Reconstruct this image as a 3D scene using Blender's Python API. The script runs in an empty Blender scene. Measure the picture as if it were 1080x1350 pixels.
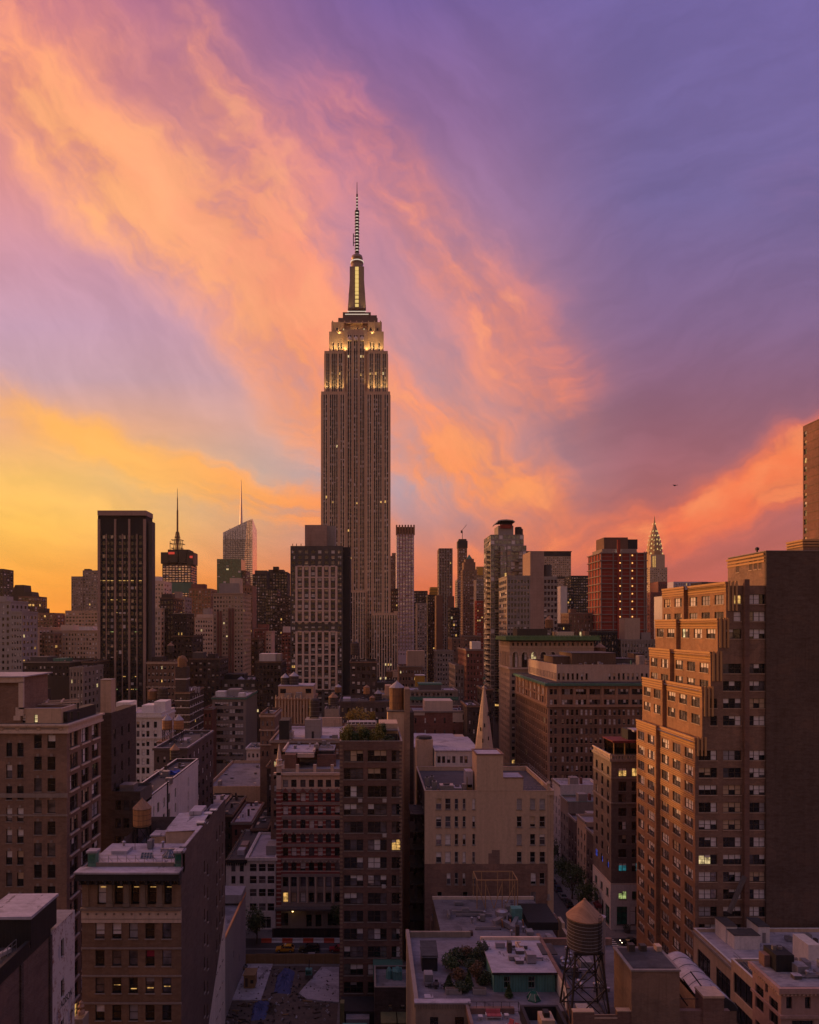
import bpy, bmesh, math, random
from mathutils import Vector, Matrix
R = math.radians
scene = bpy.context.scene
COL = scene.collection

def S(r, g, b):
    """display colour 0-255 -> linear rgba"""
    f = lambda c: (c/255/12.92) if c/255 <= .04045 else ((c/255+.055)/1.055)**2.4
    return (f(r), f(g), f(b), 1.0)

# ---------------------------------------------------------------- camera
# looks due north up the avenues from a high window, verticals kept upright by lens shift
F, VX, VY, HC = 945.0, 485.0, 826.0, 83.0
cam = bpy.data.cameras.new('camera')
camo = bpy.data.objects.new('camera', cam)
COL.objects.link(camo)
cam.sensor_fit = 'HORIZONTAL'; cam.sensor_width = 36.0; cam.lens = 36.0*F/1080
cam.shift_x = (540-VX)/1080; cam.shift_y = (VY-675)/1080
cam.clip_start = .5; cam.clip_end = 30000
camo.location = (0, 0, HC); camo.rotation_euler = (R(90), 0, 0)
scene.camera = camo
scene.view_settings.view_transform = 'Standard'
scene.view_settings.look = 'None'
scene.view_settings.exposure = 0.0
scene.view_settings.gamma = 1.0
scene.cycles.max_bounces = 5
scene.cycles.diffuse_bounces = 3
scene.cycles.glossy_bounces = 3
scene.cycles.volume_bounces = 0
scene.cycles.use_denoising = True
scene.cycles.sample_clamp_indirect = 4.0

# ---------------------------------------------------------------- node helper
class NT:
    def __init__(s, tree): s.t = tree; s.n = tree.nodes; s.l = tree.links
    def new(s, kind, **kw):
        nd = s.n.new(kind)
        for k, v in kw.items(): setattr(nd, k, v)
        return nd
    def put(s, sock, v):
        if hasattr(v, 'is_output'): s.l.new(v, sock)
        else: sock.default_value = v
    def m(s, op, a, b=0.0, c=0.0, clamp=False):
        nd = s.new('ShaderNodeMath', operation=op); nd.use_clamp = clamp
        s.put(nd.inputs[0], a); s.put(nd.inputs[1], b)
        if len(nd.inputs) > 2: s.put(nd.inputs[2], c)
        return nd.outputs[0]
    def add(s, a, b): return s.m('ADD', a, b)
    def sub(s, a, b): return s.m('SUBTRACT', a, b)
    def mul(s, a, b): return s.m('MULTIPLY', a, b)
    def mad(s, a, b, c): return s.m('MULTIPLY_ADD', a, b, c)
    def vec(s, x, y, z=0.0):
        nd = s.new('ShaderNodeCombineXYZ')
        for i, v in enumerate((x, y, z)): s.put(nd.inputs[i], v)
        return nd.outputs[0]
    def sep(s, v):
        nd = s.new('ShaderNodeSeparateXYZ'); s.l.new(v, nd.inputs[0]); return nd.outputs
    def noise(s, v, scale, detail=4.0, rough=.55, dist=0.0):
        nd = s.new('ShaderNodeTexNoise'); s.l.new(v, nd.inputs['Vector'])
        nd.inputs['Scale'].default_value = scale; nd.inputs['Detail'].default_value = detail
        nd.inputs['Roughness'].default_value = rough; nd.inputs['Distortion'].default_value = dist
        return nd.outputs[0]
    def step(s, x, a, b, o0=0.0, o1=1.0):
        nd = s.new('ShaderNodeMapRange', interpolation_type='SMOOTHSTEP'); s.put(nd.inputs[0], x)
        for i, v in enumerate((a, b, o0, o1)): s.put(nd.inputs[i+1], v)
        return nd.outputs[0]
    def lin(s, x, a, b, o0=0.0, o1=1.0):
        nd = s.new('ShaderNodeMapRange'); s.put(nd.inputs[0], x)
        for i, v in enumerate((a, b, o0, o1)): s.put(nd.inputs[i+1], v)
        return nd.outputs[0]
    def ramp(s, x, stops):
        nd = s.new('ShaderNodeValToRGB'); s.put(nd.inputs[0], x); e = nd.color_ramp.elements
        e[0].position, e[0].color = stops[0][0], stops[0][1]
        e[1].position, e[1].color = stops[-1][0], stops[-1][1]
        for p, c in stops[1:-1]:
            q = e.new(p); q.color = c
        return nd.outputs[0]
    def mix(s, f, a, b, mode='MIX'):
        nd = s.new('ShaderNodeMix', data_type='RGBA', blend_type=mode)
        s.put(nd.inputs[0], f); s.put(nd.inputs[6], a); s.put(nd.inputs[7], b)
        return nd.outputs[2]

# ---------------------------------------------------------------- sky
SUN_AZ, SUN_EL = -62.0, 5.5          # degrees from north (west negative), elevation
world = bpy.data.worlds.new('World'); scene.world = world
world.use_nodes = True
def build_sky():
    t = world.node_tree; t.nodes.clear(); n = NT(t)
    d = n.new('ShaderNodeTexCoord').outputs['Generated']
    x, y, z = n.sep(d)
    yy = n.m('MAXIMUM', y, .18)
    u0 = n.m('DIVIDE', x, yy); v0 = n.m('DIVIDE', z, yy)
    uv = n.vec(u0, v0)
    # wind-torn warp of the cloud field
    wx = n.mad(n.noise(uv, 3.2, 5, .55), .17, -.085)
    wy = n.mad(n.noise(n.vec(n.add(u0, 7.3), n.add(v0, 3.1)), 3.2, 5, .55), .17, -.085)
    fx = n.mad(n.noise(n.vec(n.add(u0, 2.1), n.add(v0, 9.4)), 11.0, 5, .55), .042, -.021)
    fy = n.mad(n.noise(n.vec(n.add(u0, 5.5), n.add(v0, 1.7)), 11.0, 5, .55), .042, -.021)
    u = n.add(n.add(u0, wx), fx); v = n.add(n.add(v0, wy), fy)
    P = lambda px: (VY-px)/F
    def ramp(stops):
        return n.ramp(v0, [(max(0.0, P(py)), S(*c)) for py, c in stops])
    left = ramp([(826, (248,146,50)), (760, (255,168,62)), (690, (255,194,86)), (630, (255,198,106)), (565, (240,176,128)),
                 (500, (204,164,174)), (430, (200,158,180)), (350, (206,150,168)), (230, (218,142,142)), (110, (208,130,134)), (0, (196,120,138))])
    mid = ramp([(826, (222,104,62)), (770, (224,114,76)), (700, (196,140,136)), (640, (172,164,182)), (560, (198,158,164)),
                (430, (198,144,156)), (300, (184,130,154)), (160, (150,108,152)), (0, (120,94,154))])
    right = ramp([(826, (204,94,74)), (740, (190,98,88)), (640, (168,100,104)), (540, (146,98,118)), (430, (130,100,138)), (260, (116,102,154)), (0, (114,100,160))])
    base = n.mix(n.step(u0, -.5, .06), left, mid)
    base = n.mix(n.step(u0, .0, .42), base, right)
    cl = ramp([(826, (255,158,60)), (690, (255,194,84)), (560, (255,180,92)), (430, (255,174,130)), (260, (255,170,120)), (0, (248,154,120))])
    cm = ramp([(826, (240,112,62)), (640, (255,150,92)), (470, (250,146,108)), (300, (242,146,124)), (120, (206,124,142)), (0, (160,104,150))])
    cr = ramp([(826, (224,96,70)), (680, (238,112,72)), (590, (240,118,72)), (430, (190,104,120)), (0, (140,100,150))])
    cc = n.mix(n.step(u0, -.40, .02), cl, cm)
    cc = n.mix(n.step(u0, .12, .46), cc, cr)
    # cloud banks: centre (u,v), half length, half width, tilt, weight
    banks = [(40,110,150,74,52,.85), (170,235,150,72,42,.95), (300,300,120,80,55,.95), (360,420,120,55,62,.9),
             (285,80,110,32,72,.75), (400,185,110,58,58,.62), (535,265,120,34,60,.8), (672,425,110,56,52,.85),
             (430,520,110,55,75,.75), (590,575,110,55,48,.95), (640,640,120,36,14,.9), (735,520,70,45,60,.42),
             (60,560,150,24,22,.9), (270,622,170,26,19,.95), (390,668,90,26,14,.8), (120,660,160,34,14,.45),
             (985,640,130,42,-30,.86), (1075,585,80,36,-32,.8), (890,700,130,20,-22,.40), (760,700,110,24,-12,.30),
             (1070,250,60,90,80,.25), (860,735,120,16,-8,.2), (470,110,90,40,60,.35), (640,735,110,26,4,.5), (150,20,90,35,30,.35)]
    tot = None
    for cx, cy, a, b, ang, w in banks:
        du = n.sub(u, (cx-VX)/F); dv = n.sub(v, (VY-cy)/F)
        c_, s_ = math.cos(R(-ang)), math.sin(R(-ang))
        p = n.mul(n.mad(du, c_, n.mul(dv, s_)), F/a)
        q = n.mul(n.mad(du, -s_, n.mul(dv, c_)), F/b)
        e = n.mul(n.m('EXPONENT', n.mul(n.mad(p, p, n.mul(q, q)), -.62)), w)
        tot = e if tot is None else n.add(tot, e)
    # streaks combed along the wind
    def combed(ang, k, sx, sy):
        c_, s_ = math.cos(R(-ang)), math.sin(R(-ang))
        return n.noise(n.vec(n.mul(n.mad(u, c_, n.mul(v, s_)), sx), n.mul(n.mad(u, -s_, n.mul(v, c_)), sy)), k, 6, .6)
    st = n.mix(n.step(u0, .12, .38), combed(52, 1.0, 3.2, 11), combed(-24, 1.0, 2.6, 13))
    st = n.mix(n.step(v0, .36, .22), st, n.mix(n.step(u0, -.05, .1), combed(16, 1.0, 2.6, 17), st))
    st = n.sep(st)[0]
    billow = n.noise(n.vec(u, v), 9.0, 6, .58)
    puff = n.noise(n.vec(u, v), 34.0, 4, .6)
    stc = n.step(st, .34, .68); bic = n.step(billow, .34, .68); puc = n.step(puff, .36, .66)
    dens = n.mul(tot, n.mad(stc, .60, n.mad(bic, .34, n.mad(puc, .09, .26))))
    dens = n.step(dens, .06, 1.06)
    hot = n.mul(n.step(dens, .55, 1.0), bic)
    cc = n.mix(n.mul(hot, .2), cc, S(255,196,128))
    col = n.mix(dens, base, cc)
    # thin darker veils and bright rims
    veil = n.mad(n.step(st, .3, .72), .20, .90)
    col = n.mix(1.0, col, n.vec(veil, veil, veil), 'MULTIPLY')
    # sky behind and overhead
    zz = n.m('MAXIMUM', z, 0.0)
    back = n.ramp(zz, [(0.0, S(186,128,88)), (.10, S(178,126,92)), (.24, S(132,102,88)), (.5, S(122,106,116)), (1.0, S(140,128,174))])
    bn = n.noise(n.vec(n.mul(x, 2.0), n.mul(y, 2.0), n.mul(z, 4.0)), 1.6, 5)
    back = n.mix(n.step(bn, .45, .8, 0, .35), back, S(190,136,120))
    col = n.mix(n.step(y, -.05, .3), back, col)
    col = n.mix(n.step(z, .72, .95), col, back)
    # glow round the set sun (beyond the left edge)
    sd = Vector((math.sin(R(SUN_AZ))*math.cos(R(4)), math.cos(R(SUN_AZ))*math.cos(R(4)), math.sin(R(4))))
    dp = n.new('ShaderNodeVectorMath', operation='DOT_PRODUCT'); n.l.new(d, dp.inputs[0]); dp.inputs[1].default_value = sd
    g = n.m('POWER', n.m('MAXIMUM', dp.outputs['Value'], 0.0), 7.0)
    g = n.mul(g, n.step(z, -.02, .06))
    glow = n.mix(1.0, (3.2, 1.30, .34, 1), n.vec(g, g, g), 'MULTIPLY')
    col = n.mix(1.0, col, n.mix(n.step(u0, -.75, -.5, 1.0, 0.0), (0, 0, 0, 1), glow), 'ADD')
    # below the horizon
    col = n.mix(n.step(z, -.03, .0), S(70,48,44), col)
    # a trace of the physical sky
    sk = n.new('ShaderNodeTexSky', sky_type='NISHITA'); sk.sun_disc = False
    sk.sun_elevation = R(SUN_EL); sk.sun_rotation = R(SUN_AZ)
    b1 = n.new('ShaderNodeBackground'); n.l.new(col, b1.inputs[0]); b1.inputs[1].default_value = 1.0
    b2 = n.new('ShaderNodeBackground'); n.l.new(sk.outputs[0], b2.inputs[0]); b2.inputs[1].default_value = .004
    ad = n.new('ShaderNodeAddShader'); n.l.new(b1.outputs[0], ad.inputs[0]); n.l.new(b2.outputs[0], ad.inputs[1])
    n.l.new(ad.outputs[0], n.new('ShaderNodeOutputWorld').inputs[0])
build_sky()

sun = bpy.data.lights.new('sun', 'SUN'); sun.energy = 1.7; sun.angle = R(3.0); sun.color = (1.0, .47, .16)
suno = bpy.data.objects.new('sun', sun); COL.objects.link(suno)
_d = Vector((math.sin(R(SUN_AZ))*math.cos(R(SUN_EL)), math.cos(R(SUN_AZ))*math.cos(R(SUN_EL)), math.sin(R(SUN_EL))))
suno.rotation_euler = _d.to_track_quat('Z', 'Y').to_euler()
suno.location = (-300, 200, 300)
# ---------------------------------------------------------------- materials
MATS = {}
def shader_mat(name):
    m = bpy.data.materials.new(name); m.use_nodes = True
    t = m.node_tree; t.nodes.clear(); n = NT(t)
    p = n.new('ShaderNodeBsdfPrincipled'); o = n.new('ShaderNodeOutputMaterial')
    n.l.new(p.outputs[0], o.inputs[0]); MATS[name] = m
    return m, n, p
def wallmat(name, col, kind='brick', col2=None, rough=.85, var=.35, scale=1.0, metallic=0.0):
    """masonry / render / roofing: mottling, rain streaks, coursing, all in metres"""
    m, n, p = shader_mat(name)
    g = n.new('ShaderNodeNewGeometry').outputs['Position']
    x, y, z = n.sep(g)
    u = n.add(x, y)
    big = n.noise(n.vec(n.mul(u, .06), n.mul(n.sub(x, y), .05), n.mul(z, .06)), 1.0, 5, .6)
    streak = n.noise(n.vec(n.mul(u, .9*scale), n.mul(z, .045), 0), 1.0, 5, .65)
    fine = n.noise(n.vec(n.mul(x, 1.0), n.mul(y, 1.0), n.mul(z, 1.0)), 1.6*scale, 6, .7)
    val = n.mad(big, .9, n.mad(streak, .6, n.mul(fine, .7)))       # about 1.1 mean
    k = n.lin(val, .7, 1.5, 1-var, 1+var)
    c1 = (*col, 1); c2 = (*(col2 or [c*.72 for c in col]), 1)
    base = c1
    hgt = fine
    if kind == 'brick':
        br = n.new('ShaderNodeTexBrick')
        n.l.new(n.vec(u, z, 0), br.inputs['Vector'])
        br.inputs['Color1'].default_value = c1
        br.inputs['Color2'].default_value = c2
        br.inputs['Mortar'].default_value = (*[.5*a+.10 for a in col], 1)
        br.inputs['Scale'].default_value = 1.0
        br.inputs['Brick Width'].default_value = .42; br.inputs['Row Height'].default_value = .15
        br.inputs['Mortar Size'].default_value = .018; br.inputs['Bias'].default_value = -.2
        patch = n.noise(n.vec(n.mul(u, .5), n.mul(z, 1.6), 3.0), 1.0, 4, .7)
        base = n.mix(n.step(patch, .42, .66, 0, .75), br.outputs[0], c2)
        rep = n.noise(n.vec(n.mul(u, .16), n.mul(z, .22), 17.0), 1.0, 3, .5)
        base = n.mix(n.step(rep, .57, .60, 0, .45), base, (*[min(.8, c*1.25+.01) for c in col], 1))
        base = n.mix(n.step(rep, .40, .37, 0, .25), base, (*[c*.55 for c in col], 1))
    elif kind == 'panel':
        br = n.new('ShaderNodeTexBrick'); n.l.new(n.vec(u, z, 0), br.inputs['Vector'])
        br.inputs['Color1'].default_value = c1; br.inputs['Color2'].default_value = (*[c*.9 for c in col], 1)
        br.inputs['Mortar'].default_value = (*[c*.6 for c in col], 1)
        br.inputs['Scale'].default_value = 1.0; br.offset = 0.0
        br.inputs['Brick Width'].default_value = 2.4; br.inputs['Row Height'].default_value = 1.85
        br.inputs['Mortar Size'].default_value = .03
        base = br.outputs[0]
    elif kind == 'roof':
        seam = n.noise(n.vec(n.mul(x, .35), n.mul(y, .9), 0), 1.0, 6, .75)
        puddle = n.noise(n.vec(n.mul(x, .16), n.mul(y, .16), 5.0), 1.0, 5, .6)
        base = n.mix(n.step(seam, .40, .68), c1, c2)
        base = n.mix(n.step(puddle, .54, .62, 0, .6), base, (*[c*.42 for c in col], 1))
        lap = n.m('FRACT', n.mul(n.add(y, n.mul(fine, .05)), .9)); base = n.mix(n.mul(n.m('LESS_THAN', lap, .06), .45), base, (*[c*.35 for c in col], 1))
        tar = n.noise(n.vec(n.mul(x, .5), n.mul(y, .12), 9.0), 1.0, 6, .75); base = n.mix(n.step(tar, .60, .64, 0, .7), base, (.045,.04,.045,1))
    elif kind == 'planks':
        pl = n.noise(n.vec(n.mul(u, 5.5), n.mul(z, .25), 0), 1.0, 3, .6)
        base = n.mix(n.step(pl, .38, .62), c1, c2)
    else:
        base = n.mix(n.step(big, .42, .62, 0, .7), c1, c2)
    if kind != 'roof':
        # wash-down stains: soot and rain tracks running down the face
        soot = n.noise(n.vec(n.mul(u, 2.6), n.mul(z, .07), 8.0), 1.0, 5, .7)
        base = n.mix(n.step(soot, .53, .72, 0, .42), base, (*[c*.5 for c in col], 1))
    n.l.new(n.mix(1.0, base, n.vec(k, k, k), 'MULTIPLY'), p.inputs['Base Color'])
    p.inputs['Roughness'].default_value = rough
    p.inputs['Metallic'].default_value = metallic
    b = n.new('ShaderNodeBump'); b.inputs['Strength'].default_value = .35; b.inputs['Distance'].default_value = .06
    n.l.new(hgt, b.inputs['Height']); n.l.new(b.outputs[0], p.inputs['Normal'])
    return m
def plainmat(name, col, rough=.6, metallic=0.0, var=.18, spec=.5):
    m, n, p = shader_mat(name)
    g = n.new('ShaderNodeNewGeometry').outputs['Position']
    k = n.lin(n.noise(g, 1.3, 5, .65), .25, .75, 1-var, 1+var)
    n.l.new(n.mix(1.0, (*col, 1), n.vec(k, k, k), 'MULTIPLY'), p.inputs['Base Color'])
    p.inputs['Roughness'].default_value = rough; p.inputs['Metallic'].default_value = metallic
    p.inputs['Specular IOR Level'].default_value = spec
    return m
def glassmat(name, col, rough=.06, ripple=.045, spec=.5, metallic=0.0):
    m, n, p = shader_mat(name)
    g = n.new('ShaderNodeNewGeometry').outputs['Position']
    x, y, z = n.sep(g)
    k = n.lin(n.noise(g, .45, 3, .6), .3, .7, .35, 1.7)
    n.l.new(n.mix(1.0, (*col, 1), n.vec(k, k, k), 'MULTIPLY'), p.inputs['Base Color'])
    p.inputs['Roughness'].default_value = rough; p.inputs['Specular IOR Level'].default_value = spec
    p.inputs['Metallic'].default_value = metallic; p.inputs['IOR'].default_value = 1.75
    b = n.new('ShaderNodeBump'); b.inputs['Strength'].default_value = 1.0; b.inputs['Distance'].default_value = ripple
    n.l.new(n.noise(g, .55, 2, .5), b.inputs['Height']); n.l.new(b.outputs[0], p.inputs['Normal'])
    return m
def litmat(name, col, strength):
    """a lit room seen through a window: bright lamps, darker furniture"""
    m, n, p = shader_mat(name)
    g = n.new('ShaderNodeNewGeometry').outputs['Position']
    k = n.noise(g, .9, 4, .7)
    p.inputs['Base Color'].default_value = (.05, .04, .03, 1); p.inputs['Roughness'].default_value = .2
    p.inputs['Emission Color'].default_value = (*col, 1)
    n.l.new(n.lin(k, .35, .72, strength*.12, strength*1.7), p.inputs['Emission Strength'])
    return m
def lampmat(name, col, strength):
    m, n, p = shader_mat(name)
    p.inputs['Base Color'].default_value = (.1, .1, .1, 1)
    p.inputs['Emission Color'].default_value = (*col, 1); p.inputs['Emission Strength'].default_value = strength
    return m

W = wallmat
W('brick_brown', (.27,.15,.095), 'brick', (.19,.105,.07))
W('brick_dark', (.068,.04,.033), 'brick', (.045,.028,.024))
W('brick_red', (.25,.085,.06), 'brick', (.17,.06,.045))
W('brick_orange', (.36,.18,.09), 'brick', (.28,.135,.07))
W('brick_purple', (.125,.08,.072), 'brick', (.09,.06,.058))
W('brick_tan', (.36,.23,.15), 'brick', (.28,.175,.115))
W('stucco_tan', (.58,.41,.29), 'plain', (.50,.345,.24))
W('stucco_white', (.72,.65,.62), 'plain', (.60,.54,.52))
W('paint_white', (.78,.72,.70), 'plain', (.67,.61,.59))
W('limestone', (.52,.37,.275), 'plain', (.43,.30,.225))
W('limestone_pale', (.66,.51,.41), 'plain', (.56,.42,.33))
W('limestone_grey', (.32,.26,.23), 'plain', (.25,.20,.18))
W('terracotta', (.44,.27,.185), 'plain', (.35,.21,.145))
W('concrete', (.36,.31,.29), 'panel', var=.25)
W('concrete_pink', (.42,.28,.23), 'panel', var=.25)
W('concrete_dark', (.13,.11,.105), 'plain')
W('brown_panel', (.20,.105,.07), 'panel', var=.3)
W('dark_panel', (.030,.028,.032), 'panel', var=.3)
W('black_metal', (.022,.020,.022), 'planks', (.014,.013,.015), rough=.6)
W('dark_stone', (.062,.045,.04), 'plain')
W('copper_green', (.10,.235,.17), 'planks', (.07,.17,.13), rough=.7)
W('copper_teal', (.13,.33,.30), 'planks', (.09,.24,.22), rough=.7)
W('roof_silver', (.44,.40,.46), 'roof', (.34,.31,.36), rough=.7)
W('roof_dim', (.21,.19,.22), 'roof', (.15,.135,.16), rough=.75)
W('roof_grey', (.27,.25,.27), 'roof', (.19,.18,.20), rough=.8)
W('roof_tar', (.055,.05,.055), 'roof', (.085,.08,.085), rough=.75)
W('tank_wood', (.30,.155,.075), 'planks', (.19,.10,.055))
W('tank_bright', (.47,.235,.105), 'planks', (.36,.175,.08))
W('tank_dark', (.085,.06,.05), 'planks', (.055,.042,.038))
W('tank_roof', (.38,.215,.13), 'planks', (.30,.165,.10))
W('tank_roof_grey', (.42,.38,.42), 'planks', (.33,.30,.34))
W('plywood', (.30,.185,.085), 'panel', var=.35)
W('red_netting', (.33,.055,.035), 'panel', (.25,.045,.03))
plainmat('steel', (.05,.046,.046), .55, .6)
plainmat('galvanised', (.38,.36,.38), .4, .7)
plainmat('frame_dark', (.028,.026,.026), .5)
plainmat('frame_bronze', (.07,.048,.036), .5)
plainmat('frame_white', (.52,.46,.43), .6)
plainmat('frame_green', (.05,.11,.095), .55)
plainmat('frame_grey', (.22,.20,.20), .5)
plainmat('blind', (.76,.70,.70), .8, spec=.3)
plainmat('blind_warm', (.55,.40,.27), .8, spec=.3)
plainmat('blind_grey', (.36,.33,.35), .8, spec=.3)
plainmat('blind_red', (.30,.02,.05), .8)
plainmat('aluminium', (.58,.46,.38), .35, .85)
plainmat('steel_fins', (.80,.62,.50), .45, .35)
glassmat('glass_dark', (.010,.011,.014))
glassmat('glass_sky', (.16,.15,.17), .08, .05, .5, .55)
glassmat('glass_sky2', (.30,.27,.28), .12, .06, .5, .6)
glassmat('glass_blue', (.018,.026,.045), .05)
glassmat('glass_green', (.02,.11,.075), .06)
glassmat('glass_bright', (.80,.68,.64), .10, .05, .6, .9)
glassmat('glass_mauve', (.46,.47,.58), .15, .03, .5, .6)
litmat('lit_warm', (1.0,.55,.16), .75)
litmat('lit_pale', (1.0,.74,.36), .75)
litmat('lit_green', (.70,.85,.30), .45)
litmat('lit_blue', (.12,.16,1.0), .5)
litmat('lit_teal', (.06,.45,.55), .25)
lampmat('lamp_warm', (1.0,.60,.20), 9.0)
lampmat('lamp_white', (1.0,.86,.68), 2.0)
lampmat('lamp_red', (1.0,.06,.03), .5)

# ---------------------------------------------------------------- mesh builder
class MB:
    def __init__(s): s.v = []; s.f = []; s.mi = []; s.names = []; s.pr = []
    def mid(s, name):
        if name not in s.names: s.names.append(name)
        return s.names.index(name)
    def poly(s, pts, m):
        k = len(s.v); s.pr.append((k, len(s.f))); s.v.extend(pts); s.f.append(tuple(range(k, k+len(pts)))); s.mi.append(s.mid(m))
    def box(s, x0, x1, y0, y1, z0, z1, m):
        a = (x0,y0,z0); b = (x1,y0,z0); c = (x1,y1,z0); d = (x0,y1,z0)
        e = (x0,y0,z1); f = (x1,y0,z1); g = (x1,y1,z1); h = (x0,y1,z1)
        k = len(s.v); s.pr.append((k, len(s.f))); s.v.extend((a,b,c,d,e,f,g,h)); i = s.mid(m)
        for q in ((0,3,2,1),(4,5,6,7),(0,1,5,4),(1,2,6,5),(2,3,7,6),(3,0,4,7)):
            s.f.append(tuple(k+j for j in q)); s.mi.append(i)
    def beam(s, p, q, w, m, w2=None):
        p = Vector(p); q = Vector(q); d = q-p
        if d.length < 1e-6: return
        d.normalize(); a = d.cross(Vector((0,0,1)))
        if a.length < 1e-4: a = Vector((1,0,0))
        a.normalize(); b = a.cross(d); w2 = w2 or w
        k = len(s.v); i = s.mid(m); s.pr.append((k, len(s.f)))
        for o, r in ((p, w), (q, w2)):
            for sa, sb in ((-1,-1),(1,-1),(1,1),(-1,1)): s.v.append(tuple(o+a*sa*r/2+b*sb*r/2))
        for f in ((0,3,2,1),(4,5,6,7),(0,1,5,4),(1,2,6,5),(2,3,7,6),(3,0,4,7)):
            s.f.append(tuple(k+j for j in f)); s.mi.append(i)
    def lathe(s, cx, cy, prof, n, m, rot=0.0, sq=None):
        """prof: list of (radius, z) from bottom to top"""
        i = s.mid(m); k = len(s.v); s.pr.append((k, len(s.f)))
        for r, z in prof:
            for j in range(n):
                a = rot+2*math.pi*j/n
                s.v.append((cx+r*math.cos(a), cy+r*math.sin(a), z))
        for t in range(len(prof)-1):
            for j in range(n):
                j2 = (j+1) % n
                s.f.append((k+t*n+j, k+t*n+j2, k+(t+1)*n+j2, k+(t+1)*n+j)); s.mi.append(i)
        s.f.append(tuple(k+j for j in reversed(range(n)))); s.mi.append(i)
        s.f.append(tuple(k+(len(prof)-1)*n+j for j in range(n))); s.mi.append(i)
    def build(s, name, parent=None, origin=(0,0,0), smooth=False):
        me = bpy.data.meshes.new(name)
        o = Vector(origin)
        me.from_pydata([tuple(Vector(v)-o) for v in s.v] if o.length else s.v, [], s.f)
        for nm in s.names: me.materials.append(MATS[nm])
        me.polygons.foreach_set('material_index', s.mi)
        if smooth: me.polygons.foreach_set('use_smooth', [True]*len(s.f))
        me.update()
        ob = bpy.data.objects.new(name, me); COL.objects.link(ob)
        if parent is not None: ob.parent = parent
        return ob
    def pieces(s):
        """each box, beam, lathe or face as a builder of its own"""
        ends = s.pr[1:]+[(len(s.v), len(s.f))]
        for (v0, f0), (v1, f1) in zip(s.pr, ends):
            m = MB(); m.v = s.v[v0:v1]; m.f = [tuple(i-v0 for i in f) for f in s.f[f0:f1]]
            m.mi = s.mi[f0:f1]; used = sorted(set(m.mi)); m.names = [s.names[i] for i in used]; m.mi = [used.index(i) for i in m.mi]
            yield m

def tag(o, label=None, cat=None, group=None, kind=None):
    if label: o['label'] = label
    if cat: o['category'] = cat
    if group: o['group'] = group
    if kind: o['kind'] = kind
    return o
def empty(name, loc, label, cat, group=None):
    o = bpy.data.objects.new(name, None); COL.objects.link(o); o.location = loc
    o.empty_display_size = 1.0
    return tag(o, label, cat, group)
def X(px, Y): return (px-VX)*Y/F
def Z(py, Y): return HC-(py-VY)*Y/F
rng = random.Random(7)

# ---------------------------------------------------------------- windows
def win_geom(mb, T, w, h, ncol, rail, frame, fills, sill, fw, simple, what='fp'):
    """one window: panes, frame, rails, sill.  T maps (x, y inward, z) to space."""
    def bx(x0, x1, y0, y1, z0, z1, m):
        i = mb.mid(m); k = len(mb.v)
        for p in ((x0,y0,z0),(x1,y0,z0),(x1,y1,z0),(x0,y1,z0),(x0,y0,z1),(x1,y0,z1),(x1,y1,z1),(x0,y1,z1)): mb.v.append(T(*p))
        for q in ((0,3,2,1),(4,5,6,7),(0,1,5,4),(1,2,6,5),(2,3,7,6),(3,0,4,7)):
            mb.f.append(tuple(k+j for j in q)); mb.mi.append(i)
    def qd(x0, x1, y, z0, z1, m): mb.poly([T(x0,y,z0),T(x1,y,z0),T(x1,y,z1),T(x0,y,z1)], m)
    cw = w/ncol
    for c in range(ncol if 'p' in what else 0):
        a = -w/2+c*cw; b = a+cw
        mat, drop, shade = fills[c % len(fills)]
        zs = h*(1-drop)
        if zs > .02: qd(a, b, 0, 0, zs, mat)
        if drop > .01: qd(a, b, -.004 if not simple else 0, zs, h, shade)
    if simple or 'f' not in what:
        return
    fd = .07
    bx(-w/2, -w/2+fw, -fd, 0, 0, h, frame); bx(w/2-fw, w/2, -fd, 0, 0, h, frame)
    bx(-w/2+fw, w/2-fw, -fd, 0, 0, fw, frame); bx(-w/2+fw, w/2-fw, -fd, 0, h-fw, h, frame)
    for c in range(1, ncol): bx(-w/2+c*cw-fw*.65, -w/2+c*cw+fw*.65, -fd-.01, 0, fw, h-fw, frame)
    if rail:
        for rz in (rail if isinstance(rail, (list, tuple)) else [rail]):
            for c in range(ncol):
                bx(-w/2+c*cw+fw*.65, -w/2+(c+1)*cw-fw*.65, -fd+.01, 0, h*rz-.035, h*rz+.035, frame)
    if sill: bx(-w/2-.08, w/2+.08, -.42, -.08, -.16, .0, sill)
def mkfills(r, ncol, o):
    """o: lit probability, blind probability, glass, lit materials"""
    lit, bl, glass, litm, shade = o
    out = []
    if r.random() < lit:
        lm = r.choice(litm)
        for c in range(ncol): out.append((lm if r.random() < .75 else glass, r.choice((0,0,.15,.3)), shade))
    else:
        allb = r.random(); sh = r.choice(('blind',)*5+('blind_warm','blind_grey'))
        for c in range(ncol):
            if r.random() < bl: d = r.choice((.3,.45,.5,.5,.55,.75,1.0,1.0)) if allb > .3 else (.5 if allb > .15 else 1.0)
            else: d = 0.0
            g_ = glass
            if glass == 'glass_dark': g_ = r.choice(('glass_dark',)*8+('glass_sky','glass_sky','glass_sky2'))
            out.append((g_, d, shade if shade != 'blind' else sh))
    return out
WCACHE = {}
NVAR = 16
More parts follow.
